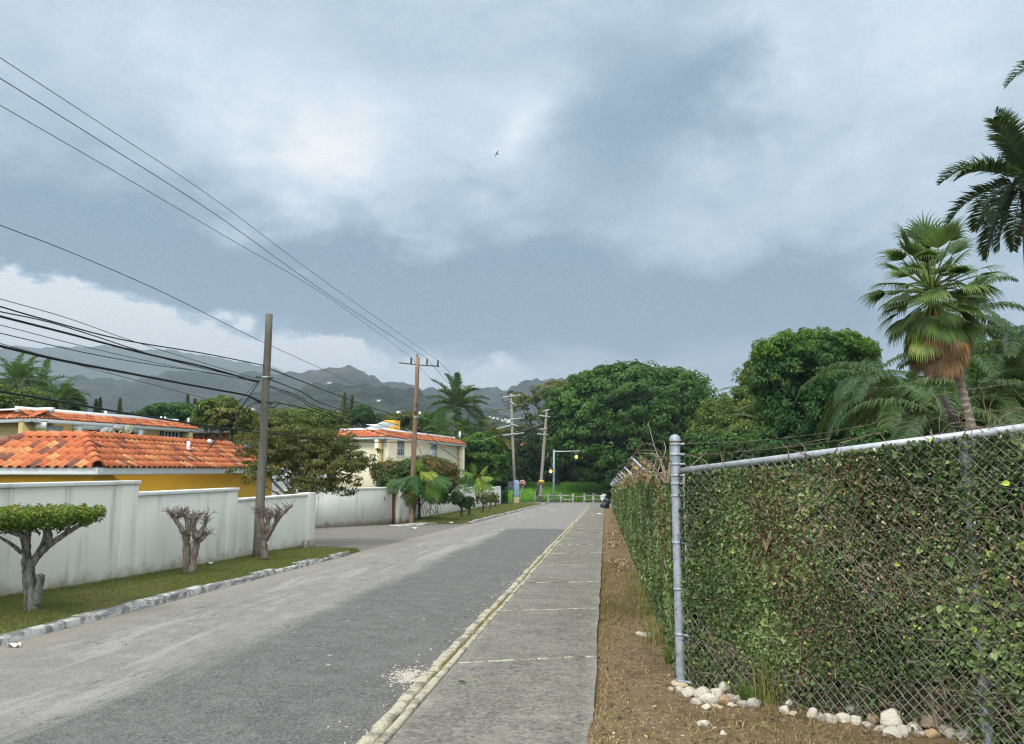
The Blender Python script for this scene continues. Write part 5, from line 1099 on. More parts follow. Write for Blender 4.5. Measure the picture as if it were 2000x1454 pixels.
# ================================================================== overhead lines
def cable(pts,d0,d1,r,label,mat=None,n=40,ext=None):
    """pts: photo points in order; depth runs from d0 to d1 as along a straight span"""
    p0,p1=pts[0][0],pts[-1][0]; P=[]
    for px,py in pts:
        f=(px-p0)/(p1-p0); P.append(PT(px,py,1/((1-f)/d0+f/d1)))
    P=spline(P,n)
    if ext: P=np.concatenate([[P[0]-(P[1]-P[0])/np.linalg.norm(P[1]-P[0])*q+np.array([0,0,.012*q*q*.2]) for q in np.linspace(ext,1,6)],P])
    mb=MB(); tube(mb,P,r,5,caps=False); o=mb.build('overhead_cable',mat or M_CABLE,smooth=True); return tag(o,label,'cable','overhead cables along the street')
dq=d2+ (t2_[2]-1.6)*FW[2]
for (py0,pm,i,lab) in ((113,(428,396),2,'highest of the three thin lines, ending at the outermost insulator'),(153,(428,424),1,'middle of the three thin lines to the metal crossarm'),(206,(428,455),0,'lowest of the three thin lines, ending nearest the brown pole')):
    e=[(803,698),(834,701),(855,704)][i]
    cable([(0,py0),(200,py0+(pm[1]-py0)*.463),pm,(640,pm[1]+(e[1]-pm[1])*(.50 if i!=1 else .53)+4),e],12.0,dq,.0085 if i==1 else .007,lab,M_CABLEG,60,14)
for (e,f,lab) in (((803,699),(866,765),'thin line leaving the insulator nearest the brown pole towards the far poles'),((834,701),(880,752),'thin line from the middle insulator towards the royal palm'),((856,704),(893,742),'thin line from the outermost insulator towards the royal palm')):
    cable([e,((e[0]+f[0])/2,(e[1]+f[1])/2+1),f,(f[0]+52,f[1]+42)],dq,88,.010,lab,M_CABLEG,16)
D1=dep(on1(740))
W_=[([(0,440),(150,498),(330,577),(512,668),(660,735),(806,805)],11,37,.0075,'thin line passing behind the grey pole high above the other cables',M_CABLEG),
 ([(0,599),(90,625),(240,664),(400,691),(516,714)],11,D1,.012,'black cable reaching the grey pole above the metal band',None),
 ([(0,609),(90,628),(180,655),(330,703),(502,744)],11,D1,.010,'black cable crossing another one then dipping to the metal band',None),
 ([(0,618),(130,651),(280,690),(400,717),(503,746)],11,D1,.019,'heavy black cable bundle ending at the metal band of the grey pole',None),
 ([(0,584),(130,621),(252,664),(380,704),(505,741)],11,D1,.0065,'faint thin line with the steepest dip to the metal band',M_CABLEG),
 ([(0,635),(160,676),(300,708),(420,731),(505,744)],11,D1,.0065,'faint thin line just under the heavy bundle',M_CABLEG),
 ([(0,651),(170,690),(300,713),(420,730),(504,747)],11,D1,.0075,'thin dark line two below the heavy bundle',None),
 ([(0,676),(120,704),(240,727),(360,750),(470,770),(488,775),(514,788)],10.5,D1,.022,'thickest black cable sweeping to the lower clamp of the grey pole',None),
 ([(0,671),(168,717),(300,752),(392,776),(450,787),(510,801)],11.5,D1,.0065,'thin line parting below the thickest cable',M_CABLEG),
 ([(0,765),(120,785),(238,806),(364,826),(440,837),(512,846),(640,859),(722,864),(806,864)],9.5,36.6,.017,'lowest black cable crossing in front of the grey pole to the brown pole',None),
 ([(530,722),(600,749),(680,780),(790,818)],D1,36.8,.014,'black cable from high on the grey pole down to the brown pole',None),
 ([(528,742),(590,766),(652,796),(806,838)],D1,36.8,.013,'cable from the metal band of the grey pole to the brown pole',None),
 ([(528,754),(585,775),(641,802),(806,846)],D1,36.8,.011,'cable just below the metal band running on to the brown pole',None),
 ([(528,757),(585,780),(641,808),(806,856)],D1,36.8,.010,'lower twin of the cables running on to the brown pole',None),
 ([(528,789),(545,788),(590,797),(660,819),(740,846),(806,862)],D1,36.8,.014,'black cable from the lower clamp to the brown pole below the twins',None),
 ([(513,789),(490,791),(462,815),(420,838),(398,851),(352,857)],D1,44,.012,'service cable curving down from the lower clamp to the apartment roof',None),
 ([(507,744),(490,770),(450,825),(400,885)],D1,20.5,.011,'service cable dropping steeply from the metal band to the yellow house',None),
 ([(508,741),(478,772),(440,810),(390,860)],D1,30,.0075,'thin service line dropping from the band beside the steep cable',None),
 ([(806,860),(850,866),(918,880)],36.8,60,.013,'cable from the brown pole along the second apartment block',None),
 ([(820,833),(850,862),(880,888),(900,900)],36.8,66,.014,'service cable from the brown pole to the far corner of the block',None),
 ([(818,850),(834,862),(870,882),(899,901)],36.8,66,.010,'thinner service line beside the one to the far corner of the block',None),
 ([(814,866),(822,885),(829,905),(826,930)],36.3,36.0,.012,'loose cable hanging from the brown pole into the shrub',None),
 ([(1000,846),(1030,838),(1062,826)],d3,d4,.013,'pale line between the two far poles',M_ARMG),
 ([(1000,858),(1035,850),(1064,842)],d3,d4,.012,'lower line between the two far poles',M_CABLEG),
 ([(940,862),(968,852),(1000,846)],70,d3,.014,'pale line running to the crossarm of the far pole',M_ARMG),
 ]
for pts,d0,d1,r,lab,mt in W_: cable(pts,d0,d1,r,lab,mt,44,10 if pts[0][0]==0 else None)
mb=MB(); q=on1(789)+np.array([.16,-.1,0]); P=[PT(x,y,D1) for x,y in ((527,789),(534,784),(542,785),(546,787),(540,793),(531,797),(527,794),(529,788))]; tube(mb,spline(P,24),.010,5,caps=False)
o=mb.build('cable_loop',M_CABLE); tag(o,'small loop of spare black cable beside the lower clamp of the grey pole','cable')
# ================================================================== clipped street trees
def shaped_tree(name,label,limbs_,d,mat,base,crown=None,group=None,seed=0,rough=.12,twigs=0,twig_r=(.012,.003),tips=None):
    """limbs_: (photo polyline, radius start, radius end, depth bend)"""
    rng=np.random.default_rng(seed+900); t=thing(name,label,'tree',base,group); mb=MB(); ends=[]
    for pts,r0,r1,bd in limbs_:
        n=len(pts); P=[PT(x,y,d+bd*(i/(n-1))**1.3) for i,(x,y) in enumerate(pts)]; P=spline(P,4*n); tube(mb,P,[r0,(r0+r1)/2,r1],9,rough=rough); ends.append((P,r1))
    trunk=mb.build('trunk',mat,t,smooth=True)
    if twigs:
        mb=MB()
        for i in range(twigs):
            P,r=ends[rng.integers(len(ends))]; s=P[rng.integers(int(len(P)*.55),len(P))]; dv=unit(rdir(1,rng)[0]*np.array([1,1,.55])+np.array([0,0,.75])); l=rng.uniform(.06,.22); m=s+dv*l*.5+rdir(1,rng)[0]*.03; e=s+dv*l+rdir(1,rng)[0]*.06
            tube(mb,[s,m,e],[twig_r[0],twig_r[1]],5,caps=False)
            if rng.random()<.5: tube(mb,[m,m+unit(dv+rdir(1,rng)[0]*.8)*l*.5],[twig_r[0]*.6,twig_r[1]],4,caps=False)
        mb.build('twigs',mat,t)
    return t,rng
# flat topped tree
b=G(64,1188,.06); dt=dep(b)
ft,rg=shaped_tree('topiary_tree','flat topped clipped tree with forked trunk and bright green crown by the white wall',
 [([(62,1195),(60,1160),(56,1120),(52,1090)],.092,.066,0.),([(52,1095),(50,1065),(40,1040),(20,1018),(5,1005)],.055,.015,-.25),([(60,1105),(75,1085),(100,1062),(125,1045),(150,1030),(168,1016)],.052,.022,.15),
  ([(52,1080),(54,1050),(58,1030),(70,1012)],.05,.015,.4),([(95,1068),(98,1045),(92,1025),(95,1012)],.035,.014,-.3),([(70,1088),(85,1060),(88,1035),(80,1015)],.04,.014,.3),([(42,1080),(20,1062),(0,1050),(-25,1035)],.028,.01,.2),([(125,1045),(135,1030),(120,1015)],.025,.01,-.2),([(46,1045),(25,1040),(0,1030),(-30,1015)],.045,.015,.3),
  ([(70,1180),(76,1150),(80,1124)],.055,.045,-.05)],dt,M_BARK,b,seed=1)
cc=PT(62,1008,dt); rx=128*dt/F; n=6800; a=rg.uniform(0,2*PI,n); rr=np.sqrt(rg.random(n))*rx*(1+.07*np.sin(a*5+1)+.05*np.sin(a*11)+.06*np.sin(a*23)); hz=rg.random(n)**.75
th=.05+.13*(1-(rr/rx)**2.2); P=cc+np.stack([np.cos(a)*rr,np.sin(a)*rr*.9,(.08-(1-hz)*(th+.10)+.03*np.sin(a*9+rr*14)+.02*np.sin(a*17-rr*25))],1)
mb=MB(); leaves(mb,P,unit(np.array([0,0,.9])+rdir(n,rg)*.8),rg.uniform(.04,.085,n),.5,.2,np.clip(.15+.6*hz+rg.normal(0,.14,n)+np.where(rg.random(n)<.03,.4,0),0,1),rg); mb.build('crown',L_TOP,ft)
# bare pollards
b=G(370,1117,.06); dt=dep(b)
L1=[([(364,1120),(365,1090),(364,1060),(362,1045)],.075,.06,0),([(375,1120),(378,1090),(384,1060),(388,1045)],.07,.055,.1),([(362,1050),(352,1030),(340,1012),(333,1003)],.05,.022,-.15),([(364,1050),(366,1025),(362,1010),(356,1004)],.045,.02,.2),([(386,1052),(378,1030),(382,1015),(386,1008)],.05,.025,-.2),([(388,1050),(394,1036),(402,1022),(404,1008)],.045,.02,.1),([(388,1058),(398,1050),(402,1044)],.04,.035,.1),([(366,1045),(374,1028),(374,1010)],.04,.02,.3),([(352,1032),(346,1015),(350,1003)],.03,.015,.1)]
shaped_tree('pollard_tree','bare pollarded tree with two stout trunks in front of the middle wall section',L1,dt,M_BARKP,b,seed=2,rough=.22,twigs=320,twig_r=(.009,.003),group='bare pollards on the verge')
b=G(518,1092,.06); dt=dep(b)
L2=[([(517,1092),(516,1070),(517,1050),(519,1030)],.085,.05,0),([(519,1040),(512,1020),(505,1005),(503,996)],.055,.02,-.15),([(518,1055),(530,1035),(545,1012),(560,996),(568,991)],.06,.025,.15),([(519,1040),(522,1020),(518,1005),(512,998)],.045,.02,.25),([(528,1040),(536,1022),(540,1008),(548,996)],.035,.015,-.2),([(512,1020),(508,1010),(515,1000)],.03,.012,.2),([(522,1040),(526,1018),(532,1003)],.03,.012,.1)]
shaped_tree('pollard_tree','bare pollarded tree with a single trunk right beside the grey pole',L2,dt,M_BARKP,b,seed=3,rough=.22,twigs=280,twig_r=(.009,.003),group='bare pollards on the verge')
b=G(596,1072,.05); st=thing('tree_stump','short cut stump on the grass by the end pillar of the wall','tree stump',b); mb=MB(); tube(mb,[b-np.array([0,0,.1]),b+np.array([.01,0,.08]),b+np.array([.0,.02,.20])],[.12,.095,.085],10,rough=.15); mb.build('stump',M_BARKP,st,smooth=True)
# small clipped trees along the far verge
def small_topiary(px,py,ptop,w,label,seed,mat=L_MANGO,flat=False,leafy=1.):
    b=G(px,py,.05); d=dep(b); u=d/F; H=(py-ptop)*u; rng=np.random.default_rng(seed+40)
    limbs=[([(px,py),(px+1,py-(py-ptop)*.3),(px+1,py-(py-ptop)*.42)],.07,.05,0)]+[([(px+1,py-(py-ptop)*.4),(px+dx*.6,py-(py-ptop)*.6),(px+dx,py-(py-ptop)*.85)],.04,.012,bd) for dx,bd in((-w*.35,.1),(w*.35,-.1),(0,.3),(-w*.15,-.3))]
    t,_=shaped_tree('topiary_tree',label,limbs,d,M_BARKD,b,seed=seed,group='clipped trees on the far verge',twigs=20)
    c=PT(px,ptop+(py-ptop)*(.2 if flat else .3),d); ell=[(c,(w/2*u,w/2*u,(py-ptop)*u*(.20 if flat else .34)))]
    P,N,T=crown_pts(ell,34,int(60*leafy),.16,rng,-.9); mb=MB(); leaves(mb,P,N,.085*rng.uniform(.7,1.3,len(P)),.5,.15,T,rng); P,N,T=fill_pts(ell,int(200*leafy),rng); leaves(mb,P,N,.14,.7,.1,T,rng); mb.build('crown',mat,t)
small_topiary(901,1010,967,40,'dark clipped tree with a round head nearest the driveway end of the verge',1,L_DARK,True)
small_topiary(916,1006,972,22,'small bushy green clipped tree right behind the dark round headed one',2,L_MANGO)
small_topiary(943,1000,963,24,'half bare clipped tree with several stems midway down the verge',3,L_OLIVE,False,.35)
small_topiary(957,996,963,22,'grey green clipped tree just past the half bare one',4,L_OLIVE,False,.6)
small_topiary(967,992,965,14,'thin clipped tree farthest down the verge before the hedge',5,L_OLIVE,False,.5)
b=np.array([*xy(984,79.),zp(79)]); hg=thing('clipped_hedge','squared dark green hedge at the far end of the street wall','hedge',b); u=79/F; ell=[(b+np.array([0,0,.9]),(8*u,.5,.95))]
mb=MB(); n=2600; P=b+np.stack([RNG.uniform(-8*u,8*u,n),RNG.uniform(-.5,.5,n),RNG.uniform(0,1.45,n)],1); leaves(mb,P,rdir(n),RNG.uniform(.07,.14,n),.6,.1,RNG.random(n)*.7); mb.build('foliage',L_MANGO,hg)

# ================================================================== gardens and trees
# feathery olive tree over the wall end
d=22.6; b=gb(583,22.6); rng=np.random.default_rng(5)
EL=[E(600,900,d,95,45,80),E(540,888,d,55,40,70),E(500,868,d,35,20,50),E(655,898,d,80,38,60),E(560,845,d,70,30,60),E(620,945,d,75,28,55),E(690,905,d,45,26,40),E(500,925,d,40,20,40),E(640,860,d,60,28,50)]
ot=tree('olive_green_tree','spreading olive green feathery tree overhanging the end of the stepped wall','tree',b,EL,.125,L_FEATH,640,34,.26,fill=0,trunk_r=.11,bark=M_BARK,seed=3,limbs=14,low=-.8,aspect=.26,shell=(.30,1.12),flat=.36,fillsize=1.1,droop=.35,trunk_top=PT(590,915,d),fold=.1)
# reddish shrub
d=38.5; EL=[E(800,938,d,62,30,60),E(768,932,d,34,28,40),E(842,936,d,42,34,50),E(860,960,d,28,26,40),E(812,916,d,42,17,45),E(778,953,d,38,20,35),E(828,912,d,28,15,40)]
rs=tree('reddish_shrub','big mounded shrub with reddish brown tips behind the brown pole','shrub',gb(820,39),EL[:],.15,L_SHRUB,330,46,.30,fill=1500,trunk_r=.07,seed=8,limbs=10,low=-.8,aspect=.4,shell=(.7,1.05),extra=(L_RED,.75,[E(846,928,d,40,26,45),E(862,950,d,30,32,40),E(762,934,d,30,26,35),E(832,912,d,30,16,40)]),trunk_top=PT(815,955,d))
mb=MB()
for i in range(9):
    x=RNG.uniform(822,858); P=[PT(x,958,38.0),PT(x+RNG.uniform(-6,6),985,37.4),PT(x+RNG.uniform(-8,14),1004,37.2)]; tube(mb,spline(P,8),.018,5,caps=False)
mb.build('hanging_stems',M_BARKD,rs)
# split leaf climbers
def split_leaf(mb,o,dv,nrm,L,rng,tint):
    """one big slashed leaf: lobes either side of a midrib"""
    dv=unit(np.array(dv)); nrm=unit(np.array(nrm)-dv*np.dot(nrm,dv)); s=np.cross(dv,nrm); n=9
    ts=np.linspace(0,1,40); W=lambda t:.50*math.sin(PI*min(1,t*.94+.06))**.75*(1.15-.45*t)
    for sg in(-1,1):
        for i in range(n):
            t0=i/n; t1=t0+.62/n; tm=min(1.,t0+.20); w=W((t0+t1)/2)*rng.uniform(.85,1.1)*L
            a=o+dv*t0*L; b_=o+dv*(t0+.075)*L; cc=o+dv*(t0+.045)*L+s*sg*w*.6-nrm*w*.05; c=o+dv*(t0+.115)*L+s*sg*w*.6-nrm*w*.06; e=o+dv*(t0+.20)*L+s*sg*w-nrm*w*(.30+.2*rng.random()); e2=o+dv*(t0+.165)*L+s*sg*w*.97-nrm*w*.30
            q0=o+dv*(t0+1/n+.01)*L; q1=q0+s*sg*w*.22; q2=a+s*sg*w*.22; mb.add([a,q0,q1,q2],[(0,1,2,3)],tint=np.clip(tint+rng.uniform(-.04,.04),0,1))
            V=[a,b_,c,cc,e,e2]; mb.add(V,[(0,1,2,3),(3,2,4,5)],tint=np.clip(tint+rng.uniform(-.06,.06),0,1))
    mb.add([o+dv*.9*L-s*.1*L,o+dv*.9*L+s*.1*L,o+dv*1.12*L-nrm*.12*L],None,[(0,1,2)],tint=tint)
    tube(mb,[o-dv*.5*L-nrm*.25*L,o-dv*.2*L,o,o+dv*.9*L],[.012,.01,.004],5,tint=min(1,tint+.2))
def split_plant(name,label,base,spec,d,seed,dead=None,stem=None):
    rng=np.random.default_rng(seed); t=thing(name,label,'climbing plant',base); mb=MB()
    for px,py,dx,dy,Lp,tint in spec:
        L=Lp*.82*d/F; o=PT(px,py,d-.1-rng.uniform(0,.5)); dv=RT*dx-np.array([0,0,1.])*dy+np.array([-FW[0],-FW[1],0])*rng.uniform(.15,.55); nm=np.array([-FW[0],-FW[1],0])*.75+np.array([0,0,.65])+rdir(1,rng)[0]*.25; split_leaf(mb,o,dv,nm,L,rng,tint)
    mb.build('leaves',L_MON,t)
    if dead:
        mb=MB()
        for px,py,dx,dy,Lp,tint in dead: split_leaf(mb,PT(px,py,d-.35),RT*dx-np.array([0,0,1.])*dy,np.array([-FW[0],-FW[1],0.])+np.array([0,0,.2]),Lp*d/F,rng,tint)
        mb.build('dead_leaf',L_YOUNGD,t)
    mb=MB(); 
    for i in range(4): tube(mb,spline([PT(*stem[0],d-.05),PT((stem[0][0]+stem[1][0])/2+rng.uniform(-6,6),(stem[0][1]+stem[1][1])/2,d-.2),PT(stem[1][0]+rng.uniform(-8,8),stem[1][1],d-.15)],10),[.04,.025],6)
    mb.build('stem',M_BARKD,t); return t
split_plant('split_leaf_climber','climber with huge slashed green leaves wrapped round the foot of the brown pole',(b2[0],b2[1]-.3,b2[2]),
 [(805,930,-.5,.75,42,.45),(812,928,.1,1,48,.5),(822,922,.75,.45,38,.9),(815,918,.3,-.8,26,.85),(828,926,.8,.1,34,.92),(838,938,.5,.85,46,.9),(845,930,.75,.6,46,.62),(852,935,.8,.3,40,.5),(795,935,-.85,.35,40,.4),(788,940,-.8,.6,40,.42),(780,938,-.9,.5,36,.55),(820,950,.6,.75,40,.62),(806,948,-.3,.9,40,.5),(800,955,-.6,.6,28,.65),(830,958,.4,.8,36,.55),(848,950,.3,.95,38,.7),(815,935,-.2,.9,40,.35),(835,925,.4,.5,36,.6),(860,938,.5,.8,34,.6),(776,946,-.6,.8,30,.5)],35.6,11,[(806,955,-.25,.95,34,.35),(800,960,-.2,.9,28,.55)],((808,1015),(812,930)))
split_plant('split_leaf_climber','smaller clump of bright slashed leaves above the street wall past the shrub',gb(932,52),
 [(925,928,-.8,-.1,30,.75),(930,925,-.3,-.7,26,.8),(938,926,.5,-.5,28,.85),(940,932,.9,.15,28,.9),(932,934,.3,.8,32,.9),(925,936,-.6,.6,30,.6),(942,940,.7,.7,30,.85),(920,942,-.8,.5,28,.5),(930,946,.1,.9,28,.75),(912,938,-.9,.3,26,.45),(950,945,.7,.6,26,.7),(938,948,.4,.9,24,.88),(918,928,-.7,-.4,26,.5)],50.,13,None,((932,985),(932,935)))
split_plant('split_leaf_climber','low dark leaved clump tucked between the shrub and the bright slashed leaves',gb(895,46),
 [(893,952,-.7,.3,24,.3),(900,948,.2,-.6,22,.4),(905,955,.8,.4,22,.35),(890,962,-.4,.8,22,.75),(898,960,.3,.8,22,.3),(885,950,-.8,-.3,20,.85)],45.,15,None,((896,985),(896,950)))
# trees at the street's end
T=tree
T('almond_tree','bright green tree in flat tiers beside the far end of the apartment block','tree',gb(935,84),[E(935,872,84,42,16,40),E(940,893,84,50,13,45),E(930,915,84,45,14,45),E(950,935,84,42,14,40),E(905,900,84,22,18,30),E(965,905,84,28,20,30),E(940,858,84,26,10,26)],.42,L_MANGOT,230,40,.75,fill=1500,trunk_r=.25,seed=21,flat=.5)
T('dark_tree','leafy dark tree partly veiling the small red roofed house','tree',gb(1026,111),[E(1012,905,111,16,20,16),E(1030,893,111,12,26,14),E(1005,880,111,7,20,10)],.4,L_DARK,120,26,.8,fill=200,trunk_r=.15,seed=220,limbs=5,low=-.9)
T('dark_tree','dark shaded tree below the tiers at the junction corner','tree',gb(975,90),[E(975,925,90,32,40,40),E(955,950,90,30,25,30),E(985,895,92,20,20,20)],.35,L_DARK,130,40,.7,fill=1200,trunk_r=.2,seed=22)
T('acacia_tree','wide feathery tree with bare curving limbs reaching over the far poles','tree',gb(1090,114),[E(1135,757,113,32,7,60),E(1030,778,113,36,8,60),E(1070,765,113,36,10,60),E(1015,795,113,20,9,30),E(1030,815,113,18,8,30),E(1135,838,113,20,8,30),E(1085,752,113,26,8,40),E(1000,768,113,10,4,20),E(1095,780,113,34,22,50)],.30,L_OLIVE,220,44,.75,fill=200,trunk_r=.35,seed=23,limbs=14,flat=.4,aspect=.4,trunk_top=PT(1078,800,113),shell=(.5,1.05),low=-.9)
d=106.
BT=[E(1240,800,d,150,82,130),E(1160,850,d,85,75,95),E(1320,840,d,75,85,85),E(1240,880,d,130,68,115),E(1130,795,d,60,42,70),E(1300,770,d,75,48,70),E(1200,770,d,90,50,85),E(1235,750,d,80,34,70),E(1175,905,d,55,38,60),E(1225,915,d,70,38,65),E(1345,890,d,60,60,60),E(1095,800,d,35,30,40),E(1100,860,d,34,45,40)]
T('spreading_tree','huge dark green spreading tree filling the sky above the street end','tree',gb(1250,107),BT,.50,L_BIG,1400,58,1.15,fill=9000,trunk_r=.6,seed=24,limbs=16,low=-.75,aspect=.62,shell=(.80,1.04),flat=.7,fillsize=2.4,tvar=.5)
T('light_tree','pale green open tree between the huge tree and the mango','tree',gb(1400,92),[E(1398,830,92,34,52,40),E(1412,800,92,22,28,25),E(1380,860,92,40,40,40),E(1410,870,92,30,40,30)],.36,L_LIGHT,200,40,.8,fill=1500,trunk_r=.25,seed=25)
T('light_tree','pale yellowish tree rising behind the left flank of the mango','tree',gb(1465,62),[E(1470,750,62,30,36,30),E(1455,790,62,26,30,26),E(1485,720,62,22,22,22),E(1462,830,62,30,40,30)],.28,L_LIGHT,150,40,.6,fill=900,trunk_r=.2,seed=26)
d=40.
MG=[E(1590,735,d,98,62,90),E(1545,710,d,55,42,50),E(1645,720,d,55,50,55),E(1605,690,d,62,32,60),E(1600,800,d,110,70,100),E(1545,860,d,80,50,70),E(1640,850,d,90,60,80),E(1500,880,d,60,32,50),E(1580,880,d,90,45,80),E(1680,790,d,45,55,50),E(1520,745,d,45,45,45),E(1690,880,d,60,40,50)]
T('mango_tree','dense rounded mango tree with yellowish shoots on its crown','tree',gb(1590,41),MG,.27,L_MANGO,900,56,.52,fill=6500,trunk_r=.4,seed=27,limbs=12,low=-.7,aspect=.34,shell=(.82,1.04),flat=.8,fillsize=2.4,droop=.7,extra=(L_MANGOT,.16,[E(1590,700,d,105,45,90),E(1650,712,d,52,45,50),E(1545,700,d,52,36,50)]),fold=.1)
# undergrowth inside the fence
for px,py,d,rx,rz,lab,sd in ((1370,900,34,60,48,'dark bushy undergrowth rising behind the corner post',31),(1420,890,30,60,40,'loose green undergrowth just past the corner post',32),(1290,925,40,50,38,'dark undergrowth behind the fence along the sidewalk',33),(1250,935,55,40,30,'far undergrowth behind the slanted fence arms',34),(1460,905,24,70,36,'dense low undergrowth below the small coconut palm',35),(1720,880,24,60,45,'shaded undergrowth below the mango and the fan palm',36),(1900,800,30,110,85,'shaded thicket behind the fan palm trunk',37),(1985,730,38,60,90,'tall dark thicket at the fence\'s far corner',38),(1790,830,33,90,80,'shaded thicket under the coconut palms',39),(1200,945,70,14,30,'dark bush closing the far end of the sidewalk fence',40)):
    T('undergrowth',lab,'bush',gb(px,d),[E(px,py,d,rx,rz),E(px-rx*.5,py+rz*.4,d,rx*.6,rz*.7),E(px+rx*.5,py+rz*.5,d,rx*.6,rz*.7)],.15+.002*d,L_DARK if sd not in(32,36) else L_MANGO,150,40,rx*d/F*.28,fill=1600,trunk_r=.08,seed=sd,limbs=5,low=-.9)
# dark wood beyond the junction
for i,(px,py,d,rx,rz,lab) in enumerate(((1045,905,122,45,42,'dark tree directly behind the leaning pole'),(1100,900,120,48,50,'dark tree behind the signal pole'),(1150,905,121,45,46,'dark tree behind the low rail fence'),(1190,915,118,35,40,'dark tree beyond the end of the sidewalk'),(1010,905,126,40,40,'dark tree behind the stop sign'),(1075,860,128,45,40,'taller dark tree between the far pole tops and the huge tree'),(1030,870,132,40,36,'dim tree crown behind the far house'),(975,880,130,45,40,'dim tree crown behind the tiers of the bright tree'))):
    T('dark_tree',lab,'tree',gb(px,d),[E(px,py,d,rx,rz),E(px-rx*.4,py+rz*.5,d,rx*.7,rz*.6),E(px+rx*.4,py+rz*.4,d,rx*.7,rz*.7)],.6,L_DARK,110,36,1.3,fill=1600,trunk_r=.3,seed=50+i,limbs=5,low=-.9,group='dark wood beyond the junction')
for i,(px,lab) in enumerate(((1030,'banana like plant with arching blades between the far poles'),(1015,'pale banana plant close to the stop sign'),(1052,'banana like plant at the foot of the leaning pole'))):
    b=gb(px,112); b=(b[0],b[1],b[2]-.1); t=thing('banana_plant',lab,'plant',b,'banana plants beyond the junction'); mb=MB(); rng=np.random.default_rng(60+i)
    for k_ in range(9):
        a=rng.uniform(0,2*PI); e=rng.uniform(.7,1.3); dv=(math.cos(a)*math.cos(e),math.sin(a)*math.cos(e),math.sin(e)); frond(mb,np.array(b)+np.array([0,0,.8+rng.random()]),dv,rng.uniform(2.6,4),1.8,16,.55,.30,rng,.35,.2,.3,.04)
    mb.build('leaves',L_MANGO,t); mb=MB(); tube(mb,[np.array(b),np.array(b)+np.array([0,0,1.8])],[.15,.1],8); mb.build('stem',M_BARKP,t)
# palms near the end of the street
def palm_at(px,pytop,d,**kw):
    b=gb(px,d); tp=PT(kw.pop('tx',px),pytop,d); return b,tp
b,tp=palm_at(892,812,93); feather_palm('royal_palm','royal palm standing clear of the trees left of the far pole'.replace(' left of',' near'),b,tp,4.4,20,1,L_PALM,(.28,.20),(78,-18),.95,.13,60,.95,crownshaft=1.2,hang=.35,vlift=.6,tint=.38)
for px,py,d,L,sd,lab,m in ((862,850,86,3.6,2,'coconut palm with yellowish fronds just below the royal palm',L_PALM),(940,838,96,4.2,3,'dense coconut palm between the royal palm and the far pole',L_PALM),(835,842,100,3.8,4,'low palm behind the roof edge next to the brown pole',L_PALM),(908,850,90,3.4,5,'bushy palm directly under the royal palm',L_PALM),(965,858,92,3.2,6,'browning palm above the bright tiered tree',L_YOUNGD),(878,868,80,2.6,7,'low palm peeping over the apartment roof',L_PALM)):
    b,tp=palm_at(px,py,d); feather_palm('coconut_palm',lab,b,tp,L,18,sd,m,(.2,.15),(78,-40),.9,.11,34,1.5,hang=.6,group='palms at the street end')
# palms on the skyline at the picture's left
for px,py,d,L,sd,lab in ((28,745,62,2.6,11,'palm with ragged fronds at the edge of the view above the first roof'),(42,742,60,2.4,12,'upright palm between the ragged ones above the first roof'),(82,762,64,2.8,13,'palm with long arching fronds nearest the round dark tree'),(118,782,56,2.2,14,'light green low palm in front of the round dark tree')):
    b,tp=palm_at(px,py,d); feather_palm('feather_palm',lab,b,tp,L,17,sd,L_PALM,(.16,.12),(80,-30),.6,.08,34,1.2,hang=.5,vlift=.5,tint=.42,group='palms above the first roof')
T('dark_tree','round dark tree between the palms and the small pines','tree',gb(120,58),[E(125,795,58,36,26,30),E(95,800,58,40,26,30),E(135,778,58,18,15,15)],.24,L_MANGO,160,40,.5,fill=900,trunk_r=.2,seed=70)
T('light_tree','yellow green tree under the palms at the edge of the view','tree',gb(15,56),[E(12,795,56,32,22,25),E(50,790,57,32,30,25),E(-20,790,56,40,40,30)],.24,L_LIGHT,150,40,.5,fill=900,trunk_r=.2,seed=71)
def conifer(name,label,px,py0,py1,d,w,seed,mat=L_OLIVE):
    b=gb(px,d); u=d/F; rng=np.random.default_rng(seed+700); t=thing(name,label,'tree',b,'conifers on the skyline'); tp=PT(px,py0,d); mb=MB(); tube(mb,[np.array(b),tp],[.22,.03],7); mb.build('trunk',M_BARKD,t); mb=MB(); H=(py1-py0)*u; n=26
    for i in range(n):
        f=i/n; z=tp[2]-H*f; R=w*u/2*(.10+.9*f**.8)*rng.uniform(.75,1.15)
        for j in range(7):
            a=rng.uniform(0,2*PI); k=16; s=rng.random(k); dv=np.array([math.cos(a),math.sin(a),.35]); P=np.array([tp[0],tp[1],z])+dv*R*s[:,None]+rng.normal(0,.06,(k,3))
            leaves(mb,P,unit(np.array([0,0,.4])+rdir(k,rng)),rng.uniform(.15,.34,k)*(.6+R*.25),.28,.1,rng.random(k)*.8,rng,droop=None)
    mb.build('crown',mat,t); return t
conifer('pine_tree','twin small pines, the one nearer the palms over the white roof edge',188,782,815,92,12,1,L_DARK); conifer('pine_tree','slim small pine close beside its twin over the white roof edge',196,778,815,92,12,2,L_DARK)
conifer('pine_tree','single thin brownish pine standing alone over the white roof edge',235,780,818,95,13,3,L_OLIVE)
conifer('pine_tree','tall feathery pine behind the olive green tree',674,768,840,102,34,4); conifer('pine_tree','second slimmer pine touching the tall feathery one',688,774,840,103,24,5)
conifer('pine_tree','thin spiky pine top above the umbrella shaped tree',367,772,815,85,9,6); conifer('pine_tree','second thin spiky pine top above the umbrella shaped tree',381,780,815,86,9,7)
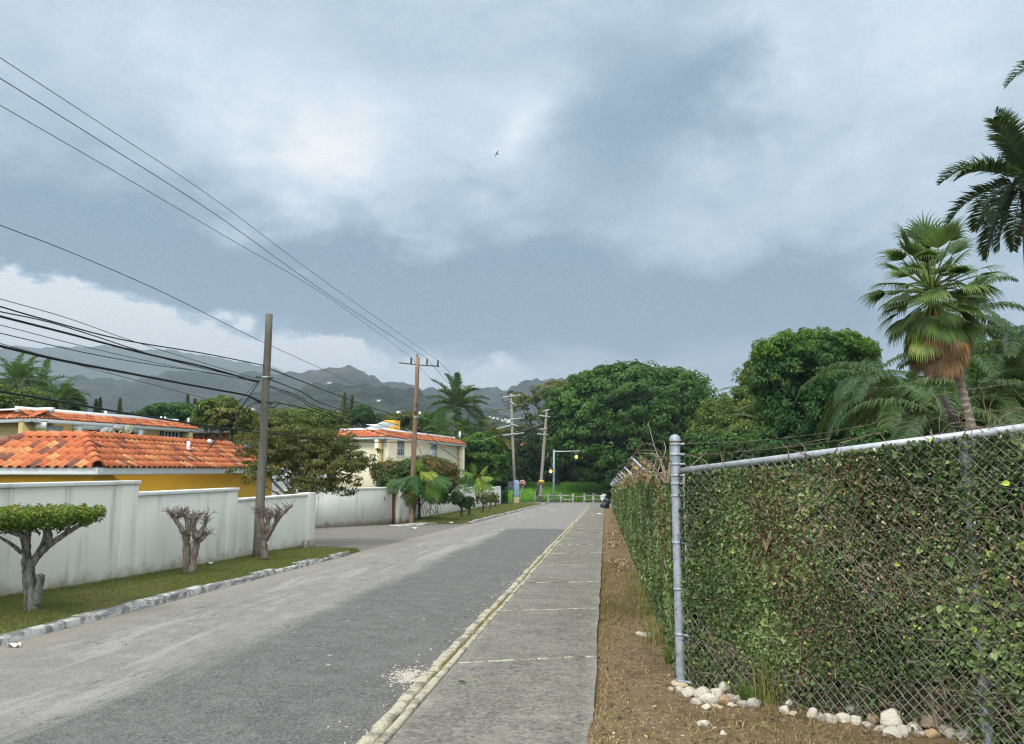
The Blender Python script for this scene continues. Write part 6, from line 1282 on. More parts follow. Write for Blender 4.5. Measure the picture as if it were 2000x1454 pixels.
T('umbrella_tree','dark umbrella shaped tree above the cream apartment block','tree',gb(340,74),[E(340,800,74,48,8,45),E(320,806,74,40,9,40),E(365,808,74,40,10,40),E(340,815,74,45,9,40)],.32,L_MANGO,190,38,.6,fill=600,trunk_r=.2,seed=72,flat=.5)
for i,(px,py,d,rx,rz,m,lab) in enumerate(((428,803,58,38,26,L_LIGHT,'light olive tree above the end of the first apartment block'),(455,818,50,36,24,L_OLIVE,'bushy olive tree touching the grey pole from the block side'),(560,822,88,60,18,L_LIGHT,'yellow green hedge of trees behind the olive tree\'s top'),(520,822,80,45,18,L_OLIVE,'olive treetops just past the grey pole'),(610,818,84,45,20,L_LIGHT,'light treetops beneath the tall pine'),(706,812,95,24,18,L_MANGO,'round green tree beside the tall pine'),(745,826,110,34,12,L_DARK,'dark treetop over the block between pine and ochre tank'),(790,822,105,36,14,L_OLIVE,'treetop behind the ochre tank'),(838,828,98,30,20,L_BRIGHT,'bright treetop behind the brown pole'),(640,822,90,36,16,L_OLIVE,'olive treetop under the twin pine'),(405,822,64,30,14,L_LIGHT,'small pale treetop over the block\'s end vent'),(280,822,100,60,10,L_DARK,'dark low treetops behind the middle of the first block'),(215,824,96,50,10,L_DARK,'dark low treetops behind the small pines'))):
    T('garden_tree',lab,'tree',gb(px,d),[E(px,py,d,rx,rz),E(px-rx*.5,py+rz*.3,d,rx*.55,rz*.7),E(px+rx*.5,py+rz*.4,d,rx*.5,rz*.7)],.22+.0012*d,m,110,36,.2+rx*d/F*.16,fill=700,trunk_r=.15,seed=80+i,limbs=5,low=-.6,group='garden trees behind the roofs')
# ---- palms inside the fence
b=gb(1945,15.0); base=np.array(b); tp=PT(1852,655,15.6)
fp_=thing('fan_palm','tall fan palm with a skirt of dead orange brown leaves and a leaning trunk','palm tree',base)
mb=MB(); P=spline([base-np.array([0,0,.2]),PT(1925,975,15.1),PT(1897,830,15.3),PT(1866,715,15.5),tp,PT(1832,600,15.7),PT(1815,560,15.7)],26); tube(mb,P,[.14,.105,.085,.078,.075,.07,.06],14,rough=.03); mb.build('trunk',M_PALMBARK,fp_,smooth=True)
def fan(mb,o,dv,pet,R,rng,tint,spread=2.3,droop=.8,n=30,dead=False,wid=1.):
    dv=unit(np.array(dv)); o=np.array(o); sag=np.array([0,0,-1.]); q=[o]; v=dv.copy()
    for i in range(5): v=unit(v+sag*.10*droop); q.append(q[-1]+v*pet/5)
    v=unit(v+sag*(.12+.34*droop))
    tube(mb,q,[.018,.012],5,tint=min(1,tint+.25),caps=False); c=q[-1]
    s=np.cross(v,np.array([0,0,1.])); s=s/max(np.linalg.norm(s),.05) if np.linalg.norm(s)>.05 else np.array([1.,0,0]); s=unit(s+rdir(1,rng)[0]*.45); up=unit(np.cross(s,v))
    for k_ in range(n):
        a=(k_/(n-1)-.5)*spread*2*.5*2 if False else (k_/(n-1)-.5)*spread; r=R*(1-.16*abs(a/spread*2)**2)*rng.uniform(.9,1.06); d0=unit(v*math.cos(a)+s*math.sin(a)+up*(.10+.18*math.cos(a*1.3)));w=unit(np.cross(d0,up))*R*.036*wid
        p1=c+d0*r*.30; d1=unit(d0+sag*.20*droop); p2=p1+d1*r*.28; d2_=unit(d1+sag*(.55*droop+.2*rng.random())); p3=p2+d2_*r*.22; d3_=unit(d2_+sag*(1.0*droop+.3*rng.random())); p4=p3+d3_*r*.22
        ridge=up*R*.012*(1 if k_%2 else -1)
        V=[c,p1-w*1.25+ridge,p1+w*1.25-ridge,p2-w*.85,p2+w*.85,p3-w*.42,p3+w*.42,p4]; mb.add(V,[(1,2,4,3),(3,4,6,5)],[(0,2,1),(5,6,7)],tint=np.clip(tint+rng.uniform(-.13,.13),0,1))
rng=np.random.default_rng(42); hub=PT(1818,560,15.7); mb=MB()
for i in range(60):
    f=(i+.5)/60; a=i*2.39996+.6; e=math.radians(82-136*f**.92+rng.uniform(-13,13)); dv=(math.cos(a)*math.cos(e),math.sin(a)*math.cos(e),math.sin(e)); o=hub+np.array([0,0,-.40*f])
    fan(mb,o,dv,rng.uniform(.55,1.06)*(1.0-.22*f),rng.uniform(.55,.74),rng,.22+.52*rng.random()+(.14 if f>.75 else 0),rng.uniform(1.6,2.3),.35+.6*f,22)
for i in range(20):
    a=i*2.39996+2.1; e=math.radians(rng.uniform(0,66)); dv=(math.cos(a)*math.cos(e),math.sin(a)*math.cos(e),math.sin(e)); fan(mb,hub+np.array([0,0,-.05]),dv,rng.uniform(.25,.85),rng.uniform(.42,.6),rng,.25+.5*rng.random(),2.0,rng.uniform(.3,1.1),20)
mb.build('crown',L_FAN,fp_)
mb=MB()
for i in range(30):
    f=i/30; a=i*2.39996; e=math.radians(-42-22*f+rng.uniform(-8,8)); dv=(math.cos(a)*math.cos(e),math.sin(a)*math.cos(e),math.sin(e)); o=hub+np.array([.03,0,-.42-.15*f]); fan(mb,o,dv,rng.uniform(.48,.62),rng.uniform(.5,.7),rng,.2+.75*rng.random()**1.4,1.6,1.4,20)
mb.build('yellowing_fronds',L_YOUNGD,fp_)
mb=MB()
for i in range(95):
    f=i/95; a=i*2.39996; e=math.radians(-42-28*f+rng.uniform(-9,9)); dv=np.array([math.cos(a)*math.cos(e),math.sin(a)*math.cos(e),math.sin(e)]); o=hub+np.array([.05+.04*f,0,-.46-.24*f])
    toward=np.dot(unit(np.array([dv[0],dv[1],0])),unit(RT*.45-np.array([FW[0],FW[1],0])*.9)); t_=.3+.45*rng.random() if toward<.91 else rng.uniform(.50,.94)
    fan(mb,o,dv,rng.uniform(.54,.74),rng.uniform(.40,.74),rng,t_,1.3,rng.uniform(1.0,2.0),20,wid=.7)
mb.build('dead_skirt',L_DEAD,fp_)
# coconut palms beyond the fan palm
for px,py,d,L,nf,sd,lab,dr,el,bx in ((1760,770,25,3.0,20,21,'coconut palm with drooping fronds just behind the fan palm\'s skirt',1.9,(62,-50),1790),(1700,735,29,3.0,15,22,'coconut palm whose fronds droop against the mango tree',2.0,(50,-40),1760),(1905,760,22,2.9,18,23,'coconut palm with bright fronds beside the leaning trunk',1.8,(55,-50),1930),(2010,690,24,3.6,20,24,'large coconut palm spreading in from the edge beyond the fan palm',1.6,(70,-40),2030),(1880,620,31,3.0,17,25,'coconut palm half hidden behind the fan palm crown',1.5,(75,-45),1900),(1840,815,20,2.5,16,27,'low coconut palm filling the gap above the top rail',1.9,(60,-50),1850)):
    bb=gb(bx,d); feather_palm('coconut_palm',lab,bb,PT(px,py,d),L,nf,sd,L_PALM,(.15,.11),el,.62,.052,80,dr,spear=False,hang=1.3,vlift=.1,tint=.36,group='coconut palms behind the fence')
bb=gb(1500,44); feather_palm('coconut_palm','small coconut palm leaning out in front of the mango tree\'s flank',bb,PT(1492,825,42),3.0,13,26,L_PALM,(.12,.1),(86,-25),.62,.05,46,1.5,spear=False,hang=1.,tint=.55,group='coconut palms behind the fence')
bb=gb(2012,21); feather_palm('royal_palm','tall dark palm cut off by the picture edge high above the fan palm',bb,PT(2003,385,21),2.25,22,31,L_PALMD,(.17,.12),(84,-52),.60,.055,74,1.25,crownshaft=.5,hang=.45,vlift=.55,tint=.35)
bb=gb(2120,19); feather_palm('royal_palm','palm outside the picture whose single frond tip shows at the top corner',bb,PT(2128,100,19),1.75,13,33,L_PALMD,(.17,.12),(60,-35),.5,.04,44,1.2,hang=.4,vlift=.5,tint=.3,spear=False)
# ================================================================== ground cover and small things
rng=np.random.default_rng(123)
def scatter(n,x0,x1,y0,y1,py=1.): return rng.uniform(x0,x1,n),y0+(y1-y0)*rng.random(n)**py
# short grass on the near verge
x,y=scatter(150000,-8.62,-6.54,6.5,V1E-.3,1.5); w=KJ(x*2.2,y*1.4); keep=(rng.random(len(x))<np.clip(.72+.25*w,.15,1))
for px,d_ in (): pass
x,y=x[keep],y[keep]; P=np.array([(a,b,turf_z(a,b)-.004) for a,b in zip(x,y)]); mb=MB(); blade_field(mb,P,rng.uniform(.018,.050,len(P)),.0055,rng,1.1,np.clip(.42-.16*KJ(x*1.1,y*.8)+rng.normal(0,.2,len(P)),0,1)); tag(mb.build('grass',L_GRASS),'short dry green grass on the verge below the stepped wall','grass',None,'stuff')
x,y=scatter(26000,-10.2,-6.7,36.5,82,1.3); k_=x<np.array([kpath(q)-.12 for q in y]); x,y=x[k_],y[k_]; P=np.array([(a,b,turf_z(a,b)) for a,b in zip(x,y)]); mb=MB(); blade_field(mb,P,rng.uniform(.03,.08,len(P)),.02,rng,1.,np.clip(.4+rng.normal(0,.22,len(P)),0,1)); tag(mb.build('grass',L_GRASS),'short grass on the far verge in front of the street wall','grass',None,'stuff')
# bright grass on the bank
x,y=scatter(42000,-13,10,99.2,120); P=np.array([(a,b,gz(a,b)) for a,b in zip(x,y)]); mb=MB(); blade_field(mb,P,rng.uniform(.35,.95,len(P)),.06,rng,.9,np.clip(.45+.2*KJ(x*.5,y*.5)+rng.normal(0,.2,len(P)),0,1)); tag(mb.build('grass',L_FIELD),'bright green long grass on the bank beyond the rail fence','grass',None,'stuff')
# straw, sparse turf and dead leaves on the dirt verge
x,y=scatter(120000,-.10,4.2,1.2,18,1.3); inside=((x-FA[0])*(-FDIR[1])+(y-FA[1])*FDIR[0]>-.05)&(x>FA[0]-.05); w=KJ(x*2.3+3,y*2.3); edge=np.exp(-((x+.05)/.2)**2); keep=(~inside)&(rng.random(len(x))<np.clip(.40+.42*w+.6*edge,.06,1)); x,y,w=x[keep],y[keep],w[keep]
P=np.array([(a,b,dirt_z(a,b)-.003) for a,b in zip(x,y)]); mb=MB(); blade_field(mb,P,rng.uniform(.015,.065,len(P)),.006,rng,2.2,np.clip(.55+rng.normal(0,.26,len(P))-.18*w,0,1)); tag(mb.build('grass',L_STRAW),'sparse straw coloured grass on the dirt strip beside the sidewalk','grass',None,'stuff')
x,y=scatter(46000,-.13,4.2,1.2,30,1.5); inside=((x-FA[0])*(-FDIR[1])+(y-FA[1])*FDIR[0]>.1)&(x>FA[0]-.05); w=KJ(x*1.9+8,y*1.9+2); keep=(~inside)&(rng.random(len(x))<np.clip(.45+.35*w,.08,1)); x,y=x[keep],y[keep]; n=len(x)
P=np.array([(a,b,dirt_z(a,b)+.006) for a,b in zip(x,y)]); mb=MB(); leaves(mb,P,unit(np.array([0,0,1.])+rng.normal(size=(n,3))*.45),.010+.048*rng.random(n)**2.0,.45,.3,rng.random(n)*.75+.25*rng.random(n),rng)
n=900; 
for c,s in (((0.30,17.5),.18),((.28,30),.25),((.35,40),.3),((.25,24),.22)):
    m=260; q=np.stack([rng.normal(c[0],s*.55,m),rng.normal(c[1],s*3,m)],1); q[:,0]=np.clip(q[:,0],-.02,.58); Pq=np.array([(a,b,dirt_z(a,b)+rng.uniform(0,.05)) for a,b in q]); leaves(mb,Pq,unit(np.array([0,0,1.])+rng.normal(size=(m,3))*.7),rng.uniform(.05,.11,m),.5,.35,rng.uniform(.5,1,m),rng)
tag(mb.build('leaf_litter',L_DRY),'brown dead leaves and straw scattered over the dirt strip','dead leaves',None,'stuff')
# grit along the kerbs
def pebbles(P,r,mat,label,name='pebbles'):
    ico=bmesh.new(); bmesh.ops.create_icosphere(ico,subdivisions=1,radius=1.); Vi=np.array([v.co[:] for v in ico.verts]); Fi=np.array([[v.index for v in f.verts] for f in ico.faces]); ico.free(); mb=MB()
    for p,rr in zip(P,r): mb.add(np.array(p)+Vi*rr*rng.uniform(.6,1.2,(1,3))*np.array([1,1,.6])+rng.normal(0,rr*.12,(len(Vi),3)),None,Fi,tint=rng.random()*.6)
    return tag(mb.build(name,mat),label,name,None,'stuff')
x,y=scatter(900,-.05,3.6,1.5,8.5,1.2); inside=((x-FA[0])*(-FDIR[1])+(y-FA[1])*FDIR[0]>-.02)&(x>FA[0]-.05); x,y=x[~inside],y[~inside]; pebbles([(a,b,dirt_z(a,b)+.002) for a,b in zip(x,y)],rng.lognormal(math.log(.0075),.45,len(x)),M_ROCK,'small pale pebbles sprinkled over the dirt strip')
x,y=scatter(420,-2.0,-1.62,2.5,26,1.5); pebbles([(-1.62-abs(q+1.62)**1.0*rng.random(),b,zp(b)-.050) for q,b in zip(x,y)],rng.lognormal(math.log(.008),.5,len(x)),M_ROCK,'grit and crumbs along the foot of the sidewalk kerb','gravel')
# weeds in the slot between the two kerb strips
x=rng.normal(-1.502,.013,9000); y=1.5+34*rng.random(9000)**1.5; w=KJ(y*0+1,y*2.3); keep=rng.random(9000)<np.clip(.25+.5*w,.02,1); P=np.stack([x,y,[zp(b)-.012 for b in y]],1)[keep]; mb=MB(); blade_field(mb,P,rng.uniform(.012,.045,len(P)),.006,rng,1.2,rng.uniform(.2,.95,len(P))); tag(mb.build('weeds',L_STRAW),'thin weeds growing in the slot between the kerb strips','weeds',None,'stuff')
mb=MB(); P=[]
for i in range(400): y_=1.5+30*rng.random()**1.6; P.append((-1.395+rng.uniform(-.02,.03),y_,zp(y_)+.002))
# standing grass tufts
def tuft(label,x,y,n,h,r,mat,tl,lean=.6):
    z=dirt_z(x,y); o=thing('grass_tuft',label,'grass tuft',(x,y,z),'grass tufts at the fence foot'); a=rng.uniform(0,2*PI,n); rr=r*np.sqrt(rng.random(n)); P=np.stack([x+np.cos(a)*rr,y+np.sin(a)*rr,np.full(n,z-.01)],1); mb=MB(); blade_field(mb,P,rng.uniform(.35,1,n)*h,.0045,rng,lean*1.5,np.clip(tl+rng.normal(0,.18,n),0,1)); mb.build('blades',mat,o); return o
p=G(1309,1300,-.05); tuft('bright green grass tuft hard against the corner post',p[0],p[1],150,.20,.05,L_TALL,.5,.5)
p=G(1285,1255,-.05); tuft('tall mixed straw and green tuft on the sidewalk side of the corner post',p[0]+.02,p[1],190,.40,.20,L_TALL,.85,.6)
p=G(1270,1200,-.05); tuft('tall green tuft at the fence foot one stride past the corner post',p[0]+.03,p[1],170,.36,.2,L_TALL,.75,.6)
p=G(1255,1165,-.05); tuft('tuft of long grass at the fence foot two strides past the corner post',p[0]+.03,p[1],170,.34,.22,L_TALL,.7,.6)
p=G(1240,1130,-.05); tuft('tuft of long grass farthest along the sidewalk fence foot',p[0]+.04,p[1],170,.30,.24,L_TALL,.75,.6)
q=A2+fdir*.95; tuft('tall thin grass clump standing at the middle of the front fence foot',q[0]+fnr[0]*.02,q[1]+fnr[1]*.02,70,.60,.13,L_TALL,.85,.35); q=A2+fdir*.80; tuft('low bright green clump among the rocks of the front fence',q[0]+fnr[0]*.10,q[1]+fnr[1]*.10,90,.24,.06,L_TALL,.4,1.)
q=A2+fdir*.12; tuft('straw tuft inside the mesh next to the corner post',q[0]+fin[0]*.08,q[1]+fin[1]*.08,160,.5,.08,L_TALL,.8,.5)
# dead canes above the fence by the corner post
cn=thing('dead_canes','tangle of dry yellow canes sticking up behind the corner post','dead plant',(XF+.1,YF+1.0,dirt_z(XF,YF+1.0)))
mb=MB()
for pts in ([(1302,945),(1290,905),(1276,865),(1266,826)],[(1300,945),(1297,915),(1285,890),(1262,885)],[(1303,945),(1306,915),(1312,885),(1322,875)],[(1306,945),(1309,905),(1308,870)],[(1312,940),(1313,900),(1311,868)],[(1300,945),(1283,920),(1270,900)],[(1280,940),(1290,905),(1300,880),(1296,860)],[(1330,930),(1345,915),(1380,884)],[(1300,930),(1280,890),(1242,885)],[(1285,945),(1297,925),(1312,915)]):
    tube(mb,spline([PT(x,y,7.2+.15*i) for i,(x,y) in enumerate(pts)],12),[.008,.003],5,caps=False)
mb.build('canes',M_TWIG,cn); mb=MB(); n=40; c=PT(1290,925,7.3); P=c+rng.normal(0,1,(n,3))*np.array([.09,.15,.10]); leaves(mb,P,rdir(n,rng),rng.uniform(.02,.06,n),.3,.2,rng.uniform(.4,1,n),rng,droop=.6); mb.build('dead_leaves',L_DRY,cn)
dc=thing('dead_creeper','bunches of yellow and tan dead creeper over the slanted fence arms','dead plant',(XF+.1,YF+6,zp(YF+6)-.05)); mb=MB()
for px,py,d,r,n in ((1250,910,11.8,.08,80),(1262,932,10.6,.05,40),(1243,928,13.9,.12,110),(1232,938,17,.12,80),(1222,941,20,.12,70),(1266,941,9.9,.04,30),(1208,944,26,.2,60)):
    c=PT(px,py,d); c[0]=max(c[0],XF-.02); P=c+rng.normal(0,1,(n,3))*r*np.array([.6,1.4,.8]); leaves(mb,P,rdir(n,rng),rng.uniform(.04,.09,n)*(1+d*.03),.6,.25,rng.uniform(.45,1,n),rng)
mb.build('dead_leaves',L_DRY,dc); mb=MB()
for i in range(30): y_=YF+2+rng.random()*16; a=sp_(y_-YF,.02,zt2(y_-YF)); tube(mb,spline([a,a+np.array([rng.uniform(-.3,.1),rng.uniform(-.3,.3),rng.uniform(.1,.3)]),a+np.array([rng.uniform(-.3,.1),rng.uniform(-.5,.5),rng.uniform(.05,.35)])],8),[.006,.002],4,caps=False)
mb.build('dead_vine',M_TWIG,dc)
tw=thing('dry_creeper','spray of dry wiry creeper stems over the top rail beside the leaning trunk','dead plant',(*fp(2.6,.05,zb1(2.6)),)); mb=MB()
for i in range(60): 
    u=rng.uniform(2.25,3.9); a=fp(u,rng.uniform(-.02,.1),ztop(u)); P=[a]; v=np.array([*fdir*rng.normal(0,.6),.9]); 
    for q in range(6): v=unit(v+rdir(1,rng)[0]*.55); P.append(P[-1]+v*rng.uniform(.02,.07))
    tube(mb,spline(P,12),[.003,.0012],4,caps=False)
for i in range(6):
    u=rng.uniform(.4,2); a=fp(u,0,ztop(u)-.02); P=[a,a+np.array([*fdir*rng.normal(0,.1),.08]),a+np.array([*fdir*rng.normal(0,.15),.13])]; tube(mb,P,[.005,.002],4,caps=False)
mb.build('dead_vine',M_TWIG,tw)
# broken twig clusters and snagged litter on the front fence
sn=thing('snagged_branch','pale forked dry branch caught upright in the front mesh','branch',(*fp(.55,-.01,ztop(.55)-.25),)); mb=MB(); dm_=dep(fp(.6,0,1.4))
for pts in ([(1498,955),(1499,930),(1504,912)],[(1499,930),(1494,918),(1493,905)],[(1500,925),(1508,912)]): tube(mb,spline([PT(x,y,dep(fp(.62,-.02,1.3))) for x,y in pts],8),[.009,.005],6)
mb.build('branch',M_TWIG,sn)
lt=thing('litter','scrap of white paper caught in the front mesh','litter',fp(1.22,-.015,0)); u_=1.25; c=fp(u_,-.02,0); 
pz=PT(1622,1247,dep(fp(1.22,0,.4))); mb=MB(); V=[pz+RT*a+np.array([0,0,b])-np.array([FW[0],FW[1],0])*c_ for a,b,c_ in ((-.018,-.02,.0),(.016,-.024,.01),(.02,.02,.0),(-.008,.024,.012),(.0,.0,.02),(-.02,.0,.0))]; mb.add(V,None,[(0,1,4),(1,2,4),(2,3,4),(3,5,4),(5,0,4)]); mb.build('scrap',M_PAPER,lt)
# rocks along the front fence
ico=bmesh.new(); bmesh.ops.create_icosphere(ico,subdivisions=3,radius=1.); VI=np.array([v.co[:] for v in ico.verts]); FI=np.array([[v.index for v in f.verts] for f in ico.faces]); ico.free()
def rock(px,py,w,h,tint,label,lift=0.):
    w*=.86; h*=.80; tint=min(1,tint*.9+.06)
    p=G(px,py+h*.35,-.05); 
    for _ in range(3): p=G(px,py+h*.35,dirt_z(p[0],p[1])-zp(p[1]))
    d=dep(p); u=d/F; a=rng.uniform(0,2*PI); R=np.array([w/2*u,w/2*u*rng.uniform(.75,1.0),h/2*u])
    V=VI.copy(); 
    for _ in range(rng.integers(9,15)):                       # facets: planes shave the blob flat
        nrm=rdir(1,rng)[0]; k_=rng.uniform(.48,.80); s=V@nrm; V=V-np.outer(np.maximum(0,s-k_)*.97,nrm)
    V=V*(1+.04*np.sin(V@rdir(1,rng)[0]*7+1)[:,None])*1.28; V+=rng.normal(0,.012,V.shape)
    c,s=math.cos(a),math.sin(a); V=V@np.array([[c,s,0],[-s,c,0],[0,0,1]]); V=V*R; V[:,2]+=R[2]*.32+lift*.6; mb=MB(); mb.add(V+p,None,FI,tint=tint); o=mb.build('rock',M_ROCK,smooth=False); return tag(o,label,'rock','rocks along the foot of the front fence')
RK=[(1348,1352,34,26,.35,'cream rock lying nearest the corner post'),(1368,1352,40,32,.30,'large rough grey cream rock in the heap by the corner post'),(1360,1368,30,22,.22,'grey rock low in the heap by the corner post'),(1388,1366,42,34,.55,'largest cream rock at the front of the post heap'),(1400,1352,36,26,.40,'white rock on the back of the post heap'),(1417,1348,22,30,.45,'small upright white rock behind the orange one'),(1413,1366,26,26,.9,'orange rock with a flat face in the post heap'),(1427,1362,34,28,.15,'grey rounded rock right beside the orange flat faced one'),(1442,1365,22,24,.40,'small pale round rock ending the post heap'),(1400,1380,24,14,.75,'ochre stone in front of the orange flat faced rock'),(1430,1376,22,14,.45,'flat white stone below the grey rounded rock'),(1378,1380,22,16,.4,'small cream stone in front of the largest one'),
 (1452,1374,30,22,.10,'dull grey stone between the post heap and the pinkish rock'),(1474,1374,36,28,.12,'pinkish grey blocky rock standing apart after the post heap'),(1532,1385,28,28,.45,'cream wedge shaped rock before the bright green clump'),(1549,1394,20,14,.75,'ochre stone under the bright green clump'),(1542,1378,18,16,.3,'grey stone behind the cream wedge'),(1588,1393,30,28,.35,'pale leaning rock after the grass clump'),(1602,1400,20,20,.1,'dark grey stone leaning on the pale one'),(1620,1400,38,30,.5,'cream angular rock with a dark seam'),(1648,1402,34,24,.42,'white rounded rock in the middle of the row'),(1668,1392,32,22,.2,'grey white rock set back in the row'),(1672,1407,36,24,.3,'grey pitted rock in front of the set back one'),(1703,1403,28,36,.95,'bright orange rock standing in the row'),(1696,1415,30,14,.25,'flat grey stone at the orange rock\'s foot'),(1718,1422,26,24,.2,'white chunk beside the orange rock'),(1742,1410,44,50,.5,'tall white rock topping the row'),(1746,1430,38,32,.35,'rounded grey cream rock beneath the tall white one'),(1764,1428,26,34,.18,'bluish white split rock next to the tall one'),(1785,1422,30,28,.6,'round tan ball shaped rock'),(1818,1413,58,34,.8,'largest tan slab near the end of the row'),(1818,1432,34,28,.85,'orange tan stone under the largest slab'),(1800,1432,20,16,.3,'pale stone between the ball shaped rock and the slab'),(1845,1426,28,26,.15,'grey stone behind the slab\'s end'),(1858,1430,40,34,.4,'cream rock with a pointed end past the slab'),(1880,1434,34,40,.12,'grey rock that ends the row'),
 (1372,1413,34,14,.4,'flat white stone lying alone on the dirt'),(1396,1421,12,9,.4,'little white stone just past the lone flat one'),(1413,1431,18,11,.4,'white stone nearest the viewer on the dirt'),(1258,1238,34,15,.3,'pale stone in the dirt beside the sidewalk fence'),(1312,1346,16,11,.1,'tiny bluish stone before the corner post'),(1328,1346,20,13,.6,'small tan stone before the corner post')]
for r_ in RK: rock(*r_,lift=0.05 if r_[0] in(1417,1668,1542) else (.07 if r_[0]==1742 else (.05 if r_[0]==1818 and r_[1]==1413 else 0.)))
# litter, leaf and bags
def dryleaf(px,py,L,label,off=.004,tint=.9):
    p=G(px,py,off); mb=MB(); s=L/2; nx=6; V=[];
    for i in range(nx):
        t_=i/(nx-1); w=math.sin(PI*min(1,t_*.9+.05))*s*.75; V+= [p+np.array([-s+2*s*t_,-w*.9,.010+.02*abs(w)/s*1.2]),p+np.array([-s+2*s*t_,0,.004+.022*(t_-.4)**2]),p+np.array([-s+2*s*t_,w,.010+.035*abs(w)/s])]
    Q=[]
    for i in range(nx-1): Q+=[(i*3,i*3+3,i*3+4,i*3+1),(i*3+1,i*3+4,i*3+5,i*3+2)]
    mb.add(V,Q,tint=tint); return tag(mb.build('dry_leaf',L_DRY),label,'leaf')
dryleaf(903,1334,.075,'curled orange brown dead leaf lying on the sidewalk slab',.006,.62)
mb=MB(); a,b=G(930,1340,.004),G(966,1334,.004); tube(mb,spline([a,(a+b)/2+np.array([0,.01,.006]),b],8),[.003,.002],5); tag(mb.build('dry_stalk',M_TWIG),'pale dry stalk lying on the slab beside the dead leaf','stalk')
def scrap(px,py,w,label,off):
    p=G(px,py,off); mb=MB(); n=5; V=[p+np.array([(i/(n-1)-.5)*w,(j/(n-1)-.5)*w*.5,.012+.02*math.sin(i*1.7+j*2.3)]) for j in range(n) for i in range(n)]; mb.add(V,[(j*n+i,j*n+i+1,(j+1)*n+i+1,(j+1)*n+i) for j in range(n-1) for i in range(n-1)]); return tag(mb.build('litter',M_PAPER),label,'litter')
scrap(28,1262,.13,'crumpled white paper against the painted kerb',-.045); scrap(410,1101,.12,'white scrap on the grass by the wall past the first pollard',.07); scrap(880,1021,.22,'white scrap on the verge below the street wall',.05); scrap(1168,1004,.5,'flat pale card lying across the sidewalk edge',.006); scrap(808,1032,.3,'pale rubble scrap at the driveway edge by the brown pole',-.04)
mb=MB(); 
for i in range(620):
    px=rng.normal(797,20); py=rng.normal(1321,8)+ (797-px)*.15; p=G(px,py,-.05); s=rng.uniform(.004,.013); mb.add(p+np.array([[-s,-s,0],[s,-s*.6,0],[s*.8,s,0],[-s,s*.7,0],[0,0,s*.35]]),[(0,1,2,3)],[(0,1,4),(1,2,4),(2,3,4),(3,0,4)],tint=rng.random()*.5)
tag(mb.build('rubble',M_ROCK),'spilled patch of white concrete crumbs beside the kerb','rubble',None,'stuff')
for px,py,w,h,lab in ((1181,993,.36,.32,'nearer black rubbish bag slumped at the end of the sidewalk'),(1186,985,.42,.45,'taller black rubbish bag behind the slumped one')):
    p=G(px,py,-.04); V=VI*(1+.14*np.sin(VI@rdir(1,rng)[0]*6)[:,None]+.10*np.sin(VI@rdir(1,rng)[0]*11)[:,None]); V=V*np.array([w,w*.9,h]); V[:,2]=np.maximum(V[:,2],-h*.6)+h*.6; k_=V[:,2]>h*1.35; V[k_,:2]*=.55; mb=MB(); mb.add(V+p,None,FI); t_=mb.build('rubbish_bag',M_BAG,smooth=True); tag(t_,lab,'rubbish bag','black rubbish bags')
# parked white car beyond the junction
cp_=np.array([*xy(1205,95.),zp(95)-.09]); ca=thing('parked_car','white car half hidden past the fence end at the junction','car',cp_)
prof=[(-2.0,.35),(-2.05,.75),(-1.5,.92),(-.8,1.0),(-.25,1.42),(.9,1.46),(1.55,1.0),(2.0,.95),(2.05,.4)]
def loft(mb,prof,ws,c):
    n=len(prof); V=[c+np.array([x,s*(w-(.18 if z>1.1 else 0)),z]) for s in(-1,1) for (x,z),w in zip(prof,ws)]; k=np.arange(n-1); mb.add(V,np.stack([k,k+1,n+k+1,n+k],1),[(0,i,i+1) for i in range(1,n-1)]+[(n,n+i+1,n+i) for i in range(1,n-1)])
mb=MB(); loft(mb,prof,[.8]*9,cp_); mb.build('body',M_CARW,ca,bevel=.08)
mb=MB(); 
for s in(-1,1): mb.add([cp_+np.array([x,s*(.815-(.17 if z>1.1 else 0)),z]) for x,z in((-.72,1.02),(-.2,1.38),(.85,1.41),(1.38,1.02))],[(0,1,2,3)])
mb.add([cp_+np.array([x-.02,y,z]) for x,y,z in((-.82,-.62,1.02),(-.82,.62,1.02),(-.30,.52,1.40),(-.30,-.52,1.40))],[(0,1,2,3)]); mb.build('windows',M_GLASS,ca)
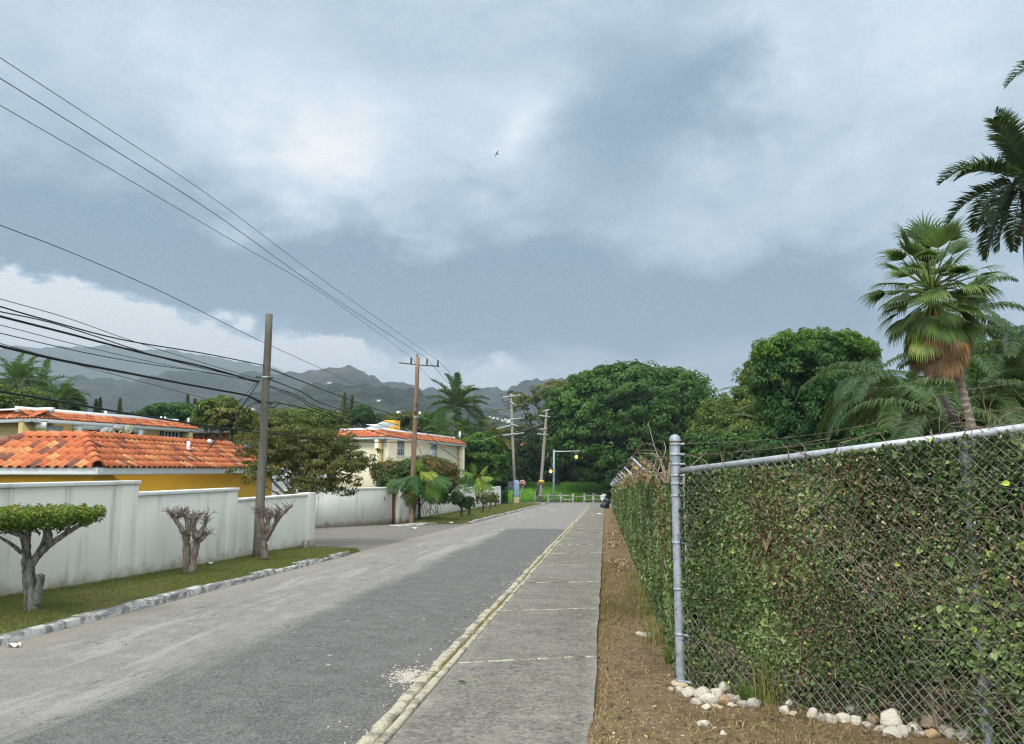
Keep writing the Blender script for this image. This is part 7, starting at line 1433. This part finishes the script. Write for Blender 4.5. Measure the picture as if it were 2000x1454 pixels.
for x in(-1.3,1.25):
    for s in(-1,1):
        mb=MB(); lathe(mb,(0,0,0),[(.05,-.1),(.3,-.1),(.31,0),(.3,.1),(.05,.1)],18); V=mb.v[0]; mb.v[0]=np.stack([V[:,0],V[:,2],V[:,1]],1)+cp_+np.array([x,s*.74,.31]); w_=mb.build('wheel',M_RUB,ca,smooth=True)
        mb=MB(); lathe(mb,(0,0,0),[(.0,.02),(.18,.02),(.19,0)],14); V=mb.v[0]; mb.v[0]=np.stack([V[:,0],V[:,2]*s,V[:,1]],1)+cp_+np.array([x,s*.85,.31]); mb.build('rim',M_STEEL,w_)
for s in(-1,1): mb=MB(); box(mb,cp_+np.array([-2.03,s*.55,.72]),(.06,.32,.14)); mb.build('headlight',M_STEEL,ca,bevel=.03)
# birds
def bird(px,py,d,span,roll,head,label):
    p=PT(px,py,d); t_=thing('bird',label,'bird',p,'birds over the street'); mb=MB(); s=span
    ax=RT*math.cos(roll)+UP*math.sin(roll); bx=-RT*math.sin(roll)*head+UP*math.cos(roll)*head; nz=np.cross(ax,bx)
    W2=[(-.5,-.06,-.02),(-.28,.03,.05),(0,.04,.0),(.28,.03,.05),(.5,-.06,-.02),(.26,-.07,.04),(0,-.09,0),(-.26,-.07,.04)]
    top=[p+s*(a*ax+b*bx+c*nz) for a,b,c in W2]; mb.add(top+[q-nz*s*.012 for q in top],[(0,1,7,7)][:0]+[(1,2,6,7),(2,3,5,6),(9,15,14,10),(10,14,13,11)],[(0,1,7),(3,4,5),(8,15,9),(11,13,12)])
    tube(mb,[p+bx*s*.16,p+bx*s*.06,p-bx*s*.10,p-bx*s*.22],[.012*s,.05*s,.045*s,.01*s],8); mb.add([p-bx*s*.18,p-bx*s*.34+ax*s*.06,p-bx*s*.34-ax*s*.06],None,[(0,1,2)]); mb.build('body',M_ARMD,t_); return t_
bird(970,300,60,.62,1.02,1,'dark bird banking with long wings spread, highest and largest in the sky'); bird(740,227,90,.28,.2,1,'tiny distant bird above the crossing of the thin lines'); bird(1183,706,95,.42,.7,1,'small dark bird just above the huge spreading tree')
